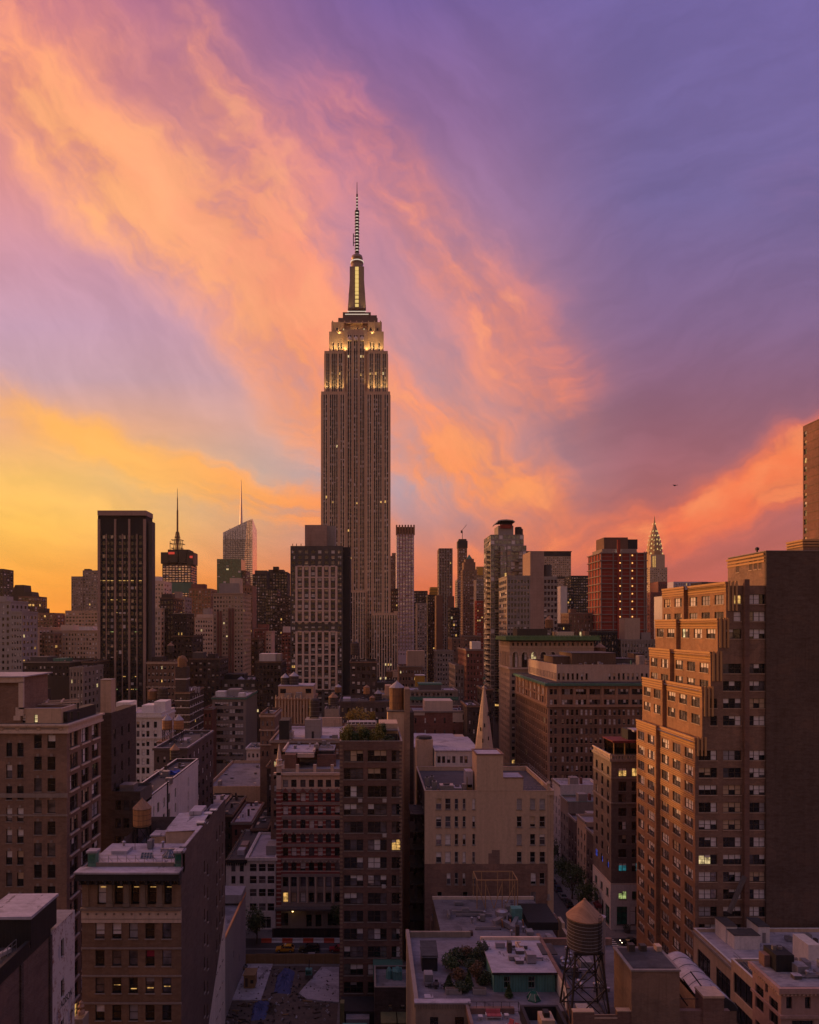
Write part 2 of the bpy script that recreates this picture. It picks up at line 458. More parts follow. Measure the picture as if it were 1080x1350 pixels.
def win_mesh(name, w, h, ncol, rail, frame, opt, sill, fw, litv, seed, what='fp'):
    key = (name, round(w,2), round(h,2), ncol, str(rail), frame, opt, sill, fw, litv, seed, what)
    if what == 'f': key = (name, round(w,2), round(h,2), ncol, str(rail), frame, sill, fw)
    if key not in WCACHE:
        mb = MB(); r = random.Random(str(key))
        o = ((1.0 if litv else 0.0),)+tuple(opt[1:])
        win_geom(mb, lambda x, y, z: (x, y, z), w, h, ncol, rail, frame, mkfills(r, ncol, o), sill, fw, False, what)
        me = bpy.data.meshes.new(name); me.from_pydata(mb.v, [], mb.f)
        for nm in mb.names: me.materials.append(MATS[nm])
        me.polygons.foreach_set('material_index', mb.mi); me.update()
        WCACHE[key] = me
    return WCACHE[key]
ROT = {'S': 0.0, 'W': -math.pi/2, 'E': math.pi/2}
def to3(face, c):
    if face == 'S': return lambda u, d, z: (u, c+d, z)
    if face == 'W': return lambda u, d, z: (c+d, -u, z)
    return lambda u, d, z: (c-d, u, z)

class Bld:
    """one building: a wall skin with real openings, its windows, roof, trims"""
    def __init__(s, name, label, cat='building', wall='brick_brown', loc=(0,0,0), group=None, frame='frame_dark',
                 lit=.05, blind=.35, glass='glass_dark', litm=('lit_warm','lit_pale'), shade='blind', sill=None, fw=.09, simple=False, maxw=100, depth=.28):
        s.root = empty(name, loc, label, cat, group); s.loc = loc
        s.w = MB(); s.wall = wall; s.wins = []; s.parts = []
        s.frame = frame; s.opt = (lit*.4, blind, glass, tuple(litm), shade); s.sill = sill; s.fw = fw
        s.simple = simple; s.maxw = maxw; s.depth = depth
    def facade(s, face, c, u0, u1, z0, z1, wins=(), mat=None, depth=None, reveal=None, **kw):
        """wins: list of (u centre, z bottom, w, h[, ncol, rail])"""
        m = mat or s.wall; d = s.depth if depth is None else depth; T = to3(face, c); mb = s.w
        wins = [wn for wn in wins if wn[0]-wn[2]/2 > u0+.02 and wn[0]+wn[2]/2 < u1-.02 and wn[1] > z0-1e-6 and wn[1]+wn[3] < z1+1e-6]
        zs = sorted({round(z0,3), round(z1,3), *[round(wn[1],3) for wn in wins], *[round(wn[1]+wn[3],3) for wn in wins]})
        for za, zb in zip(zs, zs[1:]):
            if zb-za < 1e-3: continue
            zm = (za+zb)/2; spans = sorted((wn[0]-wn[2]/2, wn[0]+wn[2]/2) for wn in wins if wn[1] < zm < wn[1]+wn[3])
            a = u0
            for p, q in spans:
                if p > a+1e-4: mb.poly([T(a,0,za),T(p,0,za),T(p,0,zb),T(a,0,zb)], m)
                a = max(a, q)
            if u1 > a+1e-4: mb.poly([T(a,0,za),T(u1,0,za),T(u1,0,zb),T(a,0,zb)], m)
        rm = reveal or m
        for wn in wins:
            a, b, p, q = wn[0]-wn[2]/2, wn[0]+wn[2]/2, wn[1], wn[1]+wn[3]
            if d > .01:
                mb.poly([T(a,0,p),T(b,0,p),T(b,d,p),T(a,d,p)], rm); mb.poly([T(a,0,q),T(a,d,q),T(b,d,q),T(b,0,q)], rm)
                mb.poly([T(a,0,p),T(a,d,p),T(a,d,q),T(a,0,q)], rm); mb.poly([T(b,0,p),T(b,0,q),T(b,d,q),T(b,d,p)], rm)
            o = dict(frame=s.frame, opt=s.opt, sill=s.sill, fw=s.fw, name='window'); o.update(kw)
            s.wins.append((face, T(wn[0], d, p), wn[2], wn[3], wn[4] if len(wn) > 4 else 1, wn[5] if len(wn) > 5 else .5, o))
    def box(s, x0, x1, y0, y1, z0, z1, sides='SEWN', m=None):
        """plain wall faces"""
        mm = m or s.wall
        if 'S' in sides: s.w.poly([(x0,y0,z0),(x1,y0,z0),(x1,y0,z1),(x0,y0,z1)], mm)
        if 'N' in sides: s.w.poly([(x1,y1,z0),(x0,y1,z0),(x0,y1,z1),(x1,y1,z1)], mm)
        if 'W' in sides: s.w.poly([(x0,y1,z0),(x0,y0,z0),(x0,y0,z1),(x0,y1,z1)], mm)
        if 'E' in sides: s.w.poly([(x1,y0,z0),(x1,y1,z0),(x1,y1,z1),(x1,y0,z1)], mm)
        if 'T' in sides: s.w.poly([(x0,y0,z1),(x1,y0,z1),(x1,y1,z1),(x0,y1,z1)], mm)
    def part(s, name, mb, parent=None, smooth=False):
        return mb.build(name, parent or s.root, s.loc, smooth)
    def each(s, name, mb, parent=None):
        for m in list(mb.pieces())[:100]: m.build(name, parent or s.root, s.loc)
    def roof(s, x0, x1, y0, y1, z, m='roof_grey', par=1.0, pm=None, th=.3, name='roof'):
        """roof sheet below a parapet; z is the parapet top"""
        mb = MB(); zr = z-par
        mb.poly([(x0+.02,y0+.02,zr),(x1-.02,y0+.02,zr),(x1-.02,y1-.02,zr),(x0+.02,y1-.02,zr)], m)
        o = s.part(name, mb)
        if name == 'roof': s.roof_ob = o
        if par > .05:
            p = MB(); pm = pm or s.wall; e = .006; t = z+.10
            for a, b, c, d in ((x0-.05,x1+.05,y0-.05,y0+th),(x0-.05,x1+.05,y1-th,y1+.05),(x0-.05,x0+th,y0+th,y1-th),(x1-th,x1+.05,y0+th,y1-th)):
                p.box(a, b, c, d, z-.02, t, pm)
            for a, b, c, d in ((x0+.03,x1-.03,y0+.03,y0+th-.03),(x0+.03,x1-.03,y1-th+.03,y1-.03),(x0+.03,x0+th-.03,y0+th-.03,y1-th+.03),(x1-th+.03,x1-.03,y0+th-.03,y1-th+.03)):
                p.box(a, b, c, d, zr+.004, z-.02, s.wall)
            s.part('parapet', p, o)
        return o
    def ring(s, name, x0, x1, y0, y1, z0, z1, proj, m, label=None):
        mb = MB(); e = .004; mb.box(x0-proj, x1+proj, y0-proj, y0-e, z0, z1, m); mb.box(x0-proj, x0-e, y0-e, y1, z0, z1, m); mb.box(x1+e, x1+proj, y0-e, y1, z0, z1, m); return s.part(name, mb)
    def clutter(s, x0, x1, y0, y1, z, n, seed):
        """vents, ducts, hatches, pipes and aerials standing on a roof"""
        r = random.Random(seed); par = getattr(s, 'roof_ob', None)
        for i in range(n):
            w_, d_ = r.uniform(.5,1.8), r.uniform(.5,1.8); x = r.uniform(x0+.8, max(x0+.9, x1-2.4)); y = r.uniform(y0+.8, max(y0+.9, y1-2.4)); k = r.random(); m = MB()
            if x+w_ > x1-.4 or y+d_ > y1-.4: continue
            if k < .3: h = r.uniform(.6,1.5); m.box(x, x+w_, y, y+d_, z+.12, z+h, r.choice(('galvanised','frame_grey','roof_grey'))); m.box(x+.1, x+w_-.1, y+.1, y+d_-.1, z, z+.12, 'steel'); nm = 'air_handler'
            elif k < .5: m.lathe(x, y, [(.16,z),(.16,z+.8),(.3,z+.85),(.3,z+1.05),(.05,z+1.2)], 8, 'galvanised'); nm = 'vent'
            elif k < .65: m.box(x, x+1.1, y, y+.9, z, z+.5, 'concrete_dark'); m.box(x-.05, x+1.15, y-.05, y+.95, z+.5, z+.58, 'roof_silver'); nm = 'hatch'
            elif k < .8: L = min(r.uniform(2,7), x1-x-.5); m.beam((x,y,z+.35),(x+L,y,z+.35),.32,'galvanised'); m.box(x, x+.15, y-.1, y+.1, z, z+.2, 'steel'); m.box(x+L-.2, x+L-.05, y-.1, y+.1, z, z+.2, 'steel'); nm = 'duct'
            elif k < .9: m.box(x, x+.6, y, y+.8, z, z+r.uniform(1.2,2.2), 'brick_dark'); nm = 'chimney'
            else: h = r.uniform(1.5,3.5); m.beam((x,y,z),(x,y,z+h),.06,'steel'); m.beam((x-.5,y,z+h*.9),(x+.5,y,z+h*.9),.04,'steel'); m.beam((x-.35,y,z+h*.75),(x+.35,y,z+h*.75),.04,'steel'); nm = 'aerial'
            s.part(nm, m, par)
    def finish(s):
        if s.w.f: s.part('wall', s.w)
        # the windows that show largest become parts, the rest one mass
        def score(wn):
            fc, p, w, h = wn[:4]
            Y = max(p[1], 1); px = VX+p[0]*F/Y; py = VY-(p[2]-HC)*F/Y
            vis = 1.0 if (-10 < px < 1090 and 0 < py < 1350) else 0.0
            if (fc == 'W' and p[0] < 0) or (fc == 'E' and p[0] > 0): vis = 0.0
            fore = 1.0 if fc == 'S' else abs(p[0])/Y
            return vis*w*h*fore/Y/Y*(1+p[2]*.004)
        ws = sorted(s.wins, key=score, reverse=True)
        r = random.Random(len(ws)*13+int(s.loc[0]*7))
        ind = [] if s.simple else ws[:s.maxw]
        rest = ws if s.simple else ws[s.maxw:]
        lo = Vector(s.loc)
        for fc, p, w, h, nc, rail, o in ind:
            lt = r.random() < o['opt'][0]
            sd = r.randrange(3 if lt else NVAR); near = s.loc[1] < 235
            me = win_mesh(o['name'], w, h, nc, rail, o['frame'], o['opt'], o['sill'], o['fw'], lt, sd, 'f' if near else 'fp')
            ob = bpy.data.objects.new(o['name'], me); COL.objects.link(ob); ob.parent = s.root
            if near:
                pn = bpy.data.objects.new('pane', win_mesh('pane', w, h, nc, rail, o['frame'], o['opt'], None, o['fw'], lt, sd, 'p')); COL.objects.link(pn); pn.parent = ob
            ob.location = Vector(p)-lo; ob.rotation_euler = (0, 0, ROT[fc])
        if rest:
            mb = MB()
            for fc, p, w, h, nc, rail, o in rest:
                px, py, pz = p
                if fc == 'S': T = lambda a, b, c, px=px, py=py, pz=pz: (px+a, py+b, pz+c)
                elif fc == 'W': T = lambda a, b, c, px=px, py=py, pz=pz: (px+b, py-a, pz+c)
                else: T = lambda a, b, c, px=px, py=py, pz=pz: (px-b, py+a, pz+c)
                win_geom(mb, T, w, h, nc, rail, o['frame'], mkfills(r, nc, o['opt']), o['sill'], o['fw'], s.simple or p[1] > 450)
            q = s.part('window', mb); q['kind'] = 'stuff'
        return s.root

def grid(u0, u1, n, w, z0, pitch, nz, h, ncol=1, rail=.5, skip=None):
    """n columns of windows spread over u0..u1, nz floors from z0"""
    st = (u1-u0)/n
    return [(u0+st*(i+.5), z0+pitch*j, w, h, ncol, rail) for i in range(n) for j in range(nz) if not (skip and skip(i, j))]
# ---------------------------------------------------------------- setting
AX0, AX1 = 45.0, 61.0              # avenue kerb lines (runs north)
SY0, SY1 = 178.5, 190.5            # cross street kerb lines
def build_setting():
    m, n, p = shader_mat('asphalt')
    g = n.new('ShaderNodeNewGeometry').outputs['Position']
    a = n.noise(g, .35, 6, .65); b = n.noise(g, 6.0, 4, .7)
    k = n.mad(a, .55, n.mul(b, .45))
    n.l.new(n.ramp(k, [(.3, (.030,.028,.030,1)), (.55, (.055,.051,.053,1)), (.75, (.085,.078,.078,1))]), p.inputs['Base Color'])
    p.inputs['Roughness'].default_value = .75
    W('pavement', (.20,.18,.175), 'roof', (.155,.14,.14))
    W('bare_earth', (.115,.085,.065), 'roof', (.06,.047,.04))
    W('slab_concrete', (.42,.39,.42), 'roof', (.30,.28,.31))
    plainmat('road_paint', (.62,.58,.56), .6)
    mb = MB(); s = 2500
    mb.poly([(-s,-600,0),(s,-600,0),(s,2600,0),(-s,2600,0)], 'asphalt')
    tag(mb.build('ground'), kind='structure')
    # city blocks raised by a kerb: pavements and lots
    mb = MB()
    xs = [(-95, AX0), (AX1, 170)]
    ys = [(-20, SY0), (SY1, 262), (276, 345), (360, 430)]
    for x0, x1 in xs:
        for y0, y1 in ys: mb.box(x0, x1, y0, y1, -.2, .14, 'pavement')
    tag(mb.build('pavement'), kind='structure')
    mb = MB()
    for x0 in (AX0+.5, AX1-.65):                                   # edge lines of the avenue
        mb.poly([(x0,192,.006),(x0+.15,192,.006),(x0+.15,420,.006),(x0,420,.006)], 'road_paint')
    for xl in (AX0+4.4, AX0+8.9):
        y = 193.0
        while y < 330:
            mb.poly([(xl,y,.006),(xl+.14,y,.006),(xl+.14,y+3,.006),(xl,y+3,.006)], 'road_paint'); y += 6
    mb.poly([(AX0+.6,191.6,.006),(AX1-.6,191.6,.006),(AX1-.6,192.1,.006),(AX0+.6,192.1,.006)], 'road_paint')
    # zebra crossings round the junction
    x = AX0+.9
    while x < AX1-.8:
        mb.poly([(x,174.0,.006),(x+.5,174.0,.006),(x+.5,177.4,.006),(x,177.4,.006)], 'road_paint'); x += 1.15
    for xx in (AX0-4.2, AX1+1.0):
        y = SY0+.8
        while y < SY1-.6:
            mb.poly([(xx,y,.006),(xx+3.2,y,.006),(xx+3.2,y+.45,.006),(xx,y+.45,.006)], 'road_paint'); y += 1.15
    for ya in (184.4,):
        mb.poly([(-60,ya,.006),(AX0-6,ya,.006),(AX0-6,ya+.14,.006),(-60,ya+.14,.006)], 'road_paint')
        mb.poly([(AX1+5,ya,.006),(150,ya,.006),(150,ya+.14,.006),(AX1+5,ya+.14,.006)], 'road_paint')
    mb.poly([(AX0+.6,172.6,.006),(AX1-.6,172.6,.006),(AX1-.6,173.1,.006),(AX0+.6,173.1,.006)], 'road_paint')
    for xl in (AX0+.5, AX0+4.4, AX0+8.9, AX1-.65):
        mb.poly([(xl,120,.006),(xl+.15,120,.006),(xl+.15,172,.006),(xl,172,.006)], 'road_paint')
    tag(mb.build('road_markings'), kind='structure')
    # bare building lot dug open beside the cross street
    mb = MB(); mb.poly([(-36,120,.15),(-6.5,120,.15),(-6.5,175,.15),(-36,175,.15)], 'bare_earth')
    tag(mb.build('bare_ground'), kind='structure')
build_setting()
# ---------------------------------------------------------------- generic towers
def tower(name, label, p0, p1, pt, Y, dep, wall, cols, wf=.55, hf=.55, pitch=3.7, side=0, low=955, roofm='roof_grey', par=1.0,
          top=1.2, ncol=1, rail=.5, steps=(), bands=(), bulk=(), cat='building', group=None, pmat=None, finish=True, nowin=False, **kw):
    """front face spans pixel columns p0..p1 at distance Y, its top at row pt; dep metres deep"""
    x0, x1, z1 = X(p0, Y), X(p1, Y), Z(pt, Y)
    kw.setdefault('simple', Y > 620)
    if Y > 420: kw.setdefault('depth', .35)
    b = Bld(name, label, cat, wall, ((x0+x1)/2, Y+dep/2, 0), group, **kw)
    zl = max(3.5, Z(low, Y)); nz = max(1, int((z1-top-par*.5-zl)/pitch)); zb = z1-top-par*.5-nz*pitch+pitch*(1-hf)*.5
    b.dim = (x0, x1, Y, Y+dep, z1); b.rows = (zb, pitch, nz)
    st = (x1-x0)/max(cols, 1)
    ws = [] if nowin else grid(x0+st*.12, x1-st*.12, cols, st*wf*.95, zb, pitch, nz, pitch*hf, ncol, rail)
    b.facade('S', Y, x0, x1, 0, z1, ws)
    sw = []
    if side:
        ss = dep/side
        if p1 < VX: sw = grid(Y+ss*.1, Y+dep-ss*.1, side, ss*wf*.95, zb, pitch, nz, pitch*hf, ncol, rail)
        else: sw = grid(-Y-dep+ss*.1, -Y-ss*.1, side, ss*wf*.95, zb, pitch, nz, pitch*hf, ncol, rail)
    b.facade('E', x1, Y, Y+dep, 0, z1, sw if p1 < VX else [])
    b.facade('W', x0, -Y-dep, -Y, 0, z1, sw if p0 > VX else [])
    b.box(x0, x1, Y, Y+dep, 0, z1, 'N')
    b.roof(x0, x1, Y, Y+dep, z1, roofm, par, pmat)
    for (py, h, pr, m) in bands:
        zz = Z(py, Y); b.ring('cornice', x0, x1, Y, Y+dep, zz-h, zz, pr, m)
    hs = int(abs(p0*7.3+Y)) % 5
    if Y < 640 and cols >= 4 and not nowin and hs in (0,2,3):     # piers between the window bays
        mb = MB(); pw = st*.16
        for i in range(cols+1): xa = min(max(x0+st*i, x0+pw), x1-pw); mb.box(xa-pw, xa+pw, Y-.32, Y-.004, max(0, zl-4), z1-.6, wall)
        b.part('pier', mb)
    if Y < 640 and not bands and not nowin:
        tm = {'brick_dark':'brick_brown','brick_brown':'limestone_grey','brick_red':'limestone_grey','dark_stone':'limestone_grey','dark_panel':'concrete_dark'}.get(wall, wall)
        b.ring('cornice', x0, x1, Y, Y+dep, z1-.75, z1-.1, .28+.12*(hs % 3), tm)
    if Y < 470: b.clutter(x0, x1, Y+1, Y+dep, z1-par, 7 if par > .3 else 0, int(p0*31+Y))
    for bk in bulk:                       # (px0, px1, row of top, setback, depth, material)
        q0, q1, qt, sb, dd, m = bk[:6]
        YY = Y+sb; mb = MB(); mb.box(X(q0,YY), X(q1,YY), YY, YY+dd, z1-par-.02, Z(qt,YY), m)
        b.part(bk[6] if len(bk) > 6 else 'bulkhead', mb, b.roof_ob)
    if finish: b.finish()
    return b

W('pale_render', (.42,.37,.36), 'plain', (.35,.31,.30))
# ---------------------------------------------------------------- far west skyline
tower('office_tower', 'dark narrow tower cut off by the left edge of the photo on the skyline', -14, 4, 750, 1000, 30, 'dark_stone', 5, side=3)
def slanted():
    b = tower('office_tower', 'low glass tower with a slanted crown glowing orange at the far left', 24, 46, 786, 900, 34, 'brown_panel', 5, .8, .75, side=6, finish=False, lit=.35, litm=('lit_warm',))
    Y = 904; mb = MB()
    x0, xm, x1 = X(8,Y), X(16,Y), X(40,Y); z0, zt = Z(800,Y), Z(771,Y)
    for y0, y1 in ((Y+2, Y+22),):
        pts = [(x0,z0),(X(45,Y),z0),(X(40,Y),Z(780,Y)),(X(31,Y),Z(781,Y)),(X(30,Y),Z(771,Y)),(X(19,Y),Z(771,Y)),(xm,Z(777,Y))]
        mb.poly([(x,y0,z) for x, z in pts], 'dark_stone'); mb.poly([(x,y1,z) for x, z in reversed(pts)], 'dark_stone')
        for (xa,za),(xb,zb) in zip(pts, pts[1:]+pts[:1]): mb.poly([(xa,y0,za),(xa,y1,za),(xb,y1,zb),(xb,y0,zb)], 'dark_stone')
    b.part('crown', mb); b.finish()
slanted()
tower('brick_house', 'dark brown block with a flat roof below the slanted glass crown', 2, 30, 800, 820, 30, 'brick_dark', 6, side=3)
tower('apartment_building', 'pale grey stepped block with small square windows at the far left edge', -30, 14, 792, 430, 22, 'pale_render', 7, .5, .5, side=4, bulk=((-10, 9, 786, 4, 8, 'pale_render'),))
tower('apartment_building', 'pale grey lower wing with a neat grid of dark square windows', 14, 29, 806, 424, 20, 'pale_render', 4, .55, .5, side=4)
tower('office_tower', 'tan slab tower with a raised right half standing left of the black tower', 94, 109, 760, 850, 40, 'limestone_grey', 5, .5, .55, side=0)
tower('office_tower', 'taller tan half of the slab tower behind the black tower', 109, 131, 752, 852, 36, 'limestone_grey', 6, .55, .5, side=0, bulk=((111,118,750,4,8,'dark_stone'),))
tower('loft_building', 'beige loft block with tall windows in the low sun haze at far left', 29, 51, 827, 560, 40, 'limestone', 5, .6, .6, side=6, lit=.02)
tower('loft_building', 'brown loft block beside the beige one at far left', 51, 71, 834, 566, 40, 'brick_brown', 5, .6, .6, side=5)
tower('loft_building', 'wide tan loft building with rows of windows directly left of the black tower', 70, 129, 831, 580, 40, 'limestone', 15, .6, .55, side=0, lit=.04, bulk=((80,96,824,6,12,'limestone_pale'),(104,122,826,6,12,'stucco_white')))
tower('office_building', 'long tan office building with bands of windows seen above the wide loft', 86, 129, 805, 760, 40, 'limestone', 10, .7, .5, side=0, lit=.1)
tower('house', 'small house with a pointed dark roof on the left skyline', 70, 84, 812, 800, 16, 'brick_brown', 3, side=0)
tower('office_building', 'brown block with a stepped roof behind the hazy lofts on the left', 44, 70, 808, 760, 30, 'brick_brown', 6, side=3, bulk=((50,60,802,4,10,'brick_dark'),))
tower('loft_building', 'dark low building with a black roof and small dormers at far left', 30, 92, 872, 392, 40, 'dark_stone', 12, .5, .5, side=4, low=900, roofm='roof_tar', bulk=((40,62,866,6,14,'concrete_dark'),(70,86,868,6,10,'copper_green')))
tower('loft_building', 'grey corner building with a dark slanted roof left of the black tower base', 92, 110, 880, 372, 28, 'limestone_grey', 4, .5, .55, side=5, roofm='roof_tar')
tower('loft_building', 'dark building with shop lights on its side in the gap before the black tower', 108, 124, 872, 395, 24, 'brick_dark', 4, .55, .55, side=4, lit=.15)

# black slab tower
def black_tower():
    Y = 420; x0, x1 = X(129,Y), X(193,Y); dep = 12; zt = Z(680,Y); zc = Z(704,Y)
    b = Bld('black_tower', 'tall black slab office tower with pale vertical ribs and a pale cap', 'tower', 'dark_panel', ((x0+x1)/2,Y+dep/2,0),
            lit=.012, blind=.12, glass='glass_dark', litm=('lit_warm','lit_green'), frame='frame_dark')
    st = (x1-x0)/12; pitch = 3.75; nz = int((zc-6)/pitch)
    ws = [(x0+st*(i+.5), zc-pitch*(j+1)+.9, st*.74, 2.2, 1, 0) for i in range(12) for j in range(nz) if zc-pitch*(j+1) > 22]
    b.facade('S', Y, x0, x1, 0, zt, ws, depth=.2)
    b.box(x0, x1, Y, Y+dep, 0, zt, 'EWNT')
    mb = MB()
    for k, wd in ((0,1.5),(.365,1.1),(.655,1.1),(1,1.5)):
        xc = x0+(x1-x0)*k; xc += .9 if k == 0 else (-.9 if k == 1 else 0)
        mb.box(xc-wd/2, xc+wd/2, Y-.9, Y, 0, zt-2, 'concrete_pink')
    b.each('rib', mb)
    mb = MB()
    for k in (.18,.51,.81):
        xc = x0+(x1-x0)*k; mb.box(xc-.28, xc+.28, Y-.5, Y, 0, zc, 'concrete_pink')
    b.each('mullion', mb)
    mb = MB(); mb.box(x0+.3, x1+.3, Y-1.4, Y+dep, zt+.01, zt+2.9, 'concrete_pink'); b.part('roof_cap', mb)
    mb = MB(); xa = x1+.6; mb.box(xa, X(200,Y)-.3, Y+2, Y+8, 0, Z(687,Y), 'concrete_dark'); b.part('stair_tower', mb)
    mb = MB(); mb.box(x1, xa, Y+3, Y+7, 0, Z(690,Y), 'dark_panel'); b.part('link', mb)
    # strips of ceiling lamps burning on a few floors
    mb = MB(); r = random.Random(3)
    for row, dens in ((773,.5),(797,.3),(810,.15),(841,.25),(917-5,.7),(907-8,.3)):
        z = Z(row,Y); j = round((zc-z)/pitch); z = zc-pitch*j+2.5
        for i in range(12):
            if r.random() < dens: mb.box(x0+st*(i+.16), x0+st*(i+.84), Y+.12, Y+.17, z, z+.4, r.choice(('lit_warm','lit_green','lit_warm')))
    b.part('ceiling_lamps', mb)
    b.finish()
black_tower()

# tower under a steel crown with a tall mast
def crown_tower():
    Y = 1300
    b = tower('glass_tower', 'glass tower with a boxy steel crown and a tall lattice mast', 214, 252, 744, Y, 45, 'dark_stone', 9, .75, .6, pitch=4.4, side=6, finish=False, glass='glass_bright', low=830)
    mb = MB()
    for p0, p1, a, c in ((212,221,728,743),(222,234,726,741),(236,245,727,742),(246,255,728,744)):
        mb.box(X(p0,Y-3), X(p1,Y-3), Y-3, Y+30, Z(c,Y-3), Z(a,Y-3), 'steel')
    mb.box(X(220,Y), X(248,Y), Y+6, Y+40, Z(745,Y), Z(724,Y), 'dark_panel')
    b.part('sign_frame', mb)
    mb = MB()
    for p0, p1, row in ((216,224,790),):
        pass
    for i in range(9): mb.box(X(221+i*3.1,Y-1), X(222.8+i*3.1,Y-1), Y-1.2, Y-.2, Z(778,Y-1), Z(772,Y-1), 'lit_pale')
    b.part('sign', mb)
    mb = MB(); mb.box(X(213,Y-1.5), X(254,Y-1.5), Y-1.5, Y-.02, Z(782,Y), Z(768,Y), 'copper_green'); b.part('lobby_band', mb)
    mb = MB()
    for p0, row in ((222,728),(250,733)): mb.box(X(p0,Y-4), X(p0+8,Y-4) if p0 < 240 else X(p0+4,Y-4), Y-4, Y-3.2, Z(row+3,Y), Z(row,Y), 'lamp_red')
    b.each('red_sign_lamp', mb)
    xc, yc = X(234,Y+15), Y+15
    mb = MB()
    for zz0, zz1, w in ((724,706,1.0),):
        for a in range(4):
            dx, dy = ((-1,-1),(1,-1),(1,1),(-1,1))[a]
            mb.beam((xc+dx*6, yc+dy*6, Z(724,Y)), (xc+dx*2, yc+dy*2, Z(700,Y)), 1.0, 'steel')
    for row, r_ in ((722,9),(716,11),(711,9),(707,4)):
        z = Z(row,Y)
        for (ax,ay),(bx,by) in (((-1,-1),(1,-1)),((1,-1),(1,1)),((1,1),(-1,1)),((-1,1),(-1,-1))): mb.beam((xc+ax*r_,yc+ay*r_,z),(xc+bx*r_,yc+by*r_,z),.9,'steel')
    for dx in (-11,11):
        mb.beam((xc+dx,yc-9,Z(724,Y)),(xc+dx,yc-9,Z(713,Y)),.9,'steel')
    prof = [(2.4,Z(724,Y)),(2.2,Z(700,Y)),(1.7,Z(698,Y)),(1.6,Z(672,Y)),(1.1,Z(670,Y)),(.9,Z(655,Y)),(.5,Z(653,Y)),(.35,Z(642,Y))]
    mb.lathe(xc, yc, prof, 8, 'tank_wood')
    b.part('mast', mb); b.finish()
crown_tower()

# faceted glass tower with a spire, green glass block before it
def faceted():
    Y = 1250
    b = Bld('glass_tower', 'pale faceted glass tower with a raked roofline and thin spire', 'skyscraper', 'glass_mauve', (X(314,Y),Y+25,0), glass='glass_mauve')
    P = lambda px, row, y=Y: (X(px,y), y, Z(row,y))
    mb = b.w
    A, B_, C, D = (294,702), (333,684), (333,900), (294,900)
    Yb = Y+50
    bk = lambda px, row: (X(px,Y), Yb, Z(row,Y))
    # front is split by a crease into two facets
    cr_t, cr_b = (X(326,Y), Y-2.5, Z(687,Y)), (X(311,Y), Y-4.0, Z(900,Y))
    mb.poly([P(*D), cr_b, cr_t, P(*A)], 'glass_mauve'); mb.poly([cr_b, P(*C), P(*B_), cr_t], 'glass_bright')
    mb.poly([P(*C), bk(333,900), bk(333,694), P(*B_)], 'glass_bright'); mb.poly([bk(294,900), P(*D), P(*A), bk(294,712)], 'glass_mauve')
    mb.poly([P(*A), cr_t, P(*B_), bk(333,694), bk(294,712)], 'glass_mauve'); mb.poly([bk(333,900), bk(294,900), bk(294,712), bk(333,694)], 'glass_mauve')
    g = MB()
    for i in range(46):                            # floor lines
        row = 712+i*2.6
        if row > 880: break
        f = (row-684)/(900-684); xc = X(326-15*f, Y)
        yc = Y-2.5-1.5*f
        z = Z(row,Y)
        g.beam((X(294,Y),Y-.3,z),(xc,yc-.3,z),.9,'dark_panel'); g.beam((xc,yc-.3,z),(X(333,Y),Y-.3,z),.9,'frame_grey')
    for i in range(1,12):
        px = 294+39*i/12; g.beam((X(px,Y),Y-1.4-1.6*min(i,12-i)/6,Z(705-17*i/12,Y)),(X(px,Y),Y-2.2-1.6*min(i,12-i)/6,Z(880,Y)),.45,'frame_grey')
    b.part('floor_lines', g)
    s = MB(); xs, ys = X(318,Y+25), Y+25
    s.lathe(xs, ys, [(3.2,Z(706,Y)),(2.4,Z(680,Y)),(1.5,Z(660,Y)),(.8,Z(640,Y)),(.3,Z(628,Y))], 6, 'steel_fins'); b.part('spire', s)
    s = MB(); s.beam((X(304,Y),Y+10,Z(698,Y)),(X(301,Y),Y+10,Z(696,Y)),1.2,'steel'); b.part('crane_arm', s)
    b.finish()
faceted()
tower('glass_building', 'green glass office block standing before the faceted glass tower', 286, 318, 737, 1150, 40, 'glass_green', 8, .86, .72, pitch=4.2, side=0, glass='glass_green', blind=.06, lit=.03, roofm='copper_green', par=.3)
tower('office_tower', 'brown slim block behind the green glass block', 300, 324, 752, 1160, 40, 'brown_panel', 6, side=4)
def twins():
    Y = 930
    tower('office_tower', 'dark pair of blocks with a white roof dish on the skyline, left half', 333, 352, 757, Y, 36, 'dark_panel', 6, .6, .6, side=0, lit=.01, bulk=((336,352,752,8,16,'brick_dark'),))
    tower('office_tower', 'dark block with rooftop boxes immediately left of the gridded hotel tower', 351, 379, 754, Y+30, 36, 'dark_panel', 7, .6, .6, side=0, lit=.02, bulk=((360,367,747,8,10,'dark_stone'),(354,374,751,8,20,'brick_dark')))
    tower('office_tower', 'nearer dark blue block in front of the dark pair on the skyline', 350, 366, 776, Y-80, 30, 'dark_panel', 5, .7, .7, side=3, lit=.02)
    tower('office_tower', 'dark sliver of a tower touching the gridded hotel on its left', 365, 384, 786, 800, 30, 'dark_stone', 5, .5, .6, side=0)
twins()
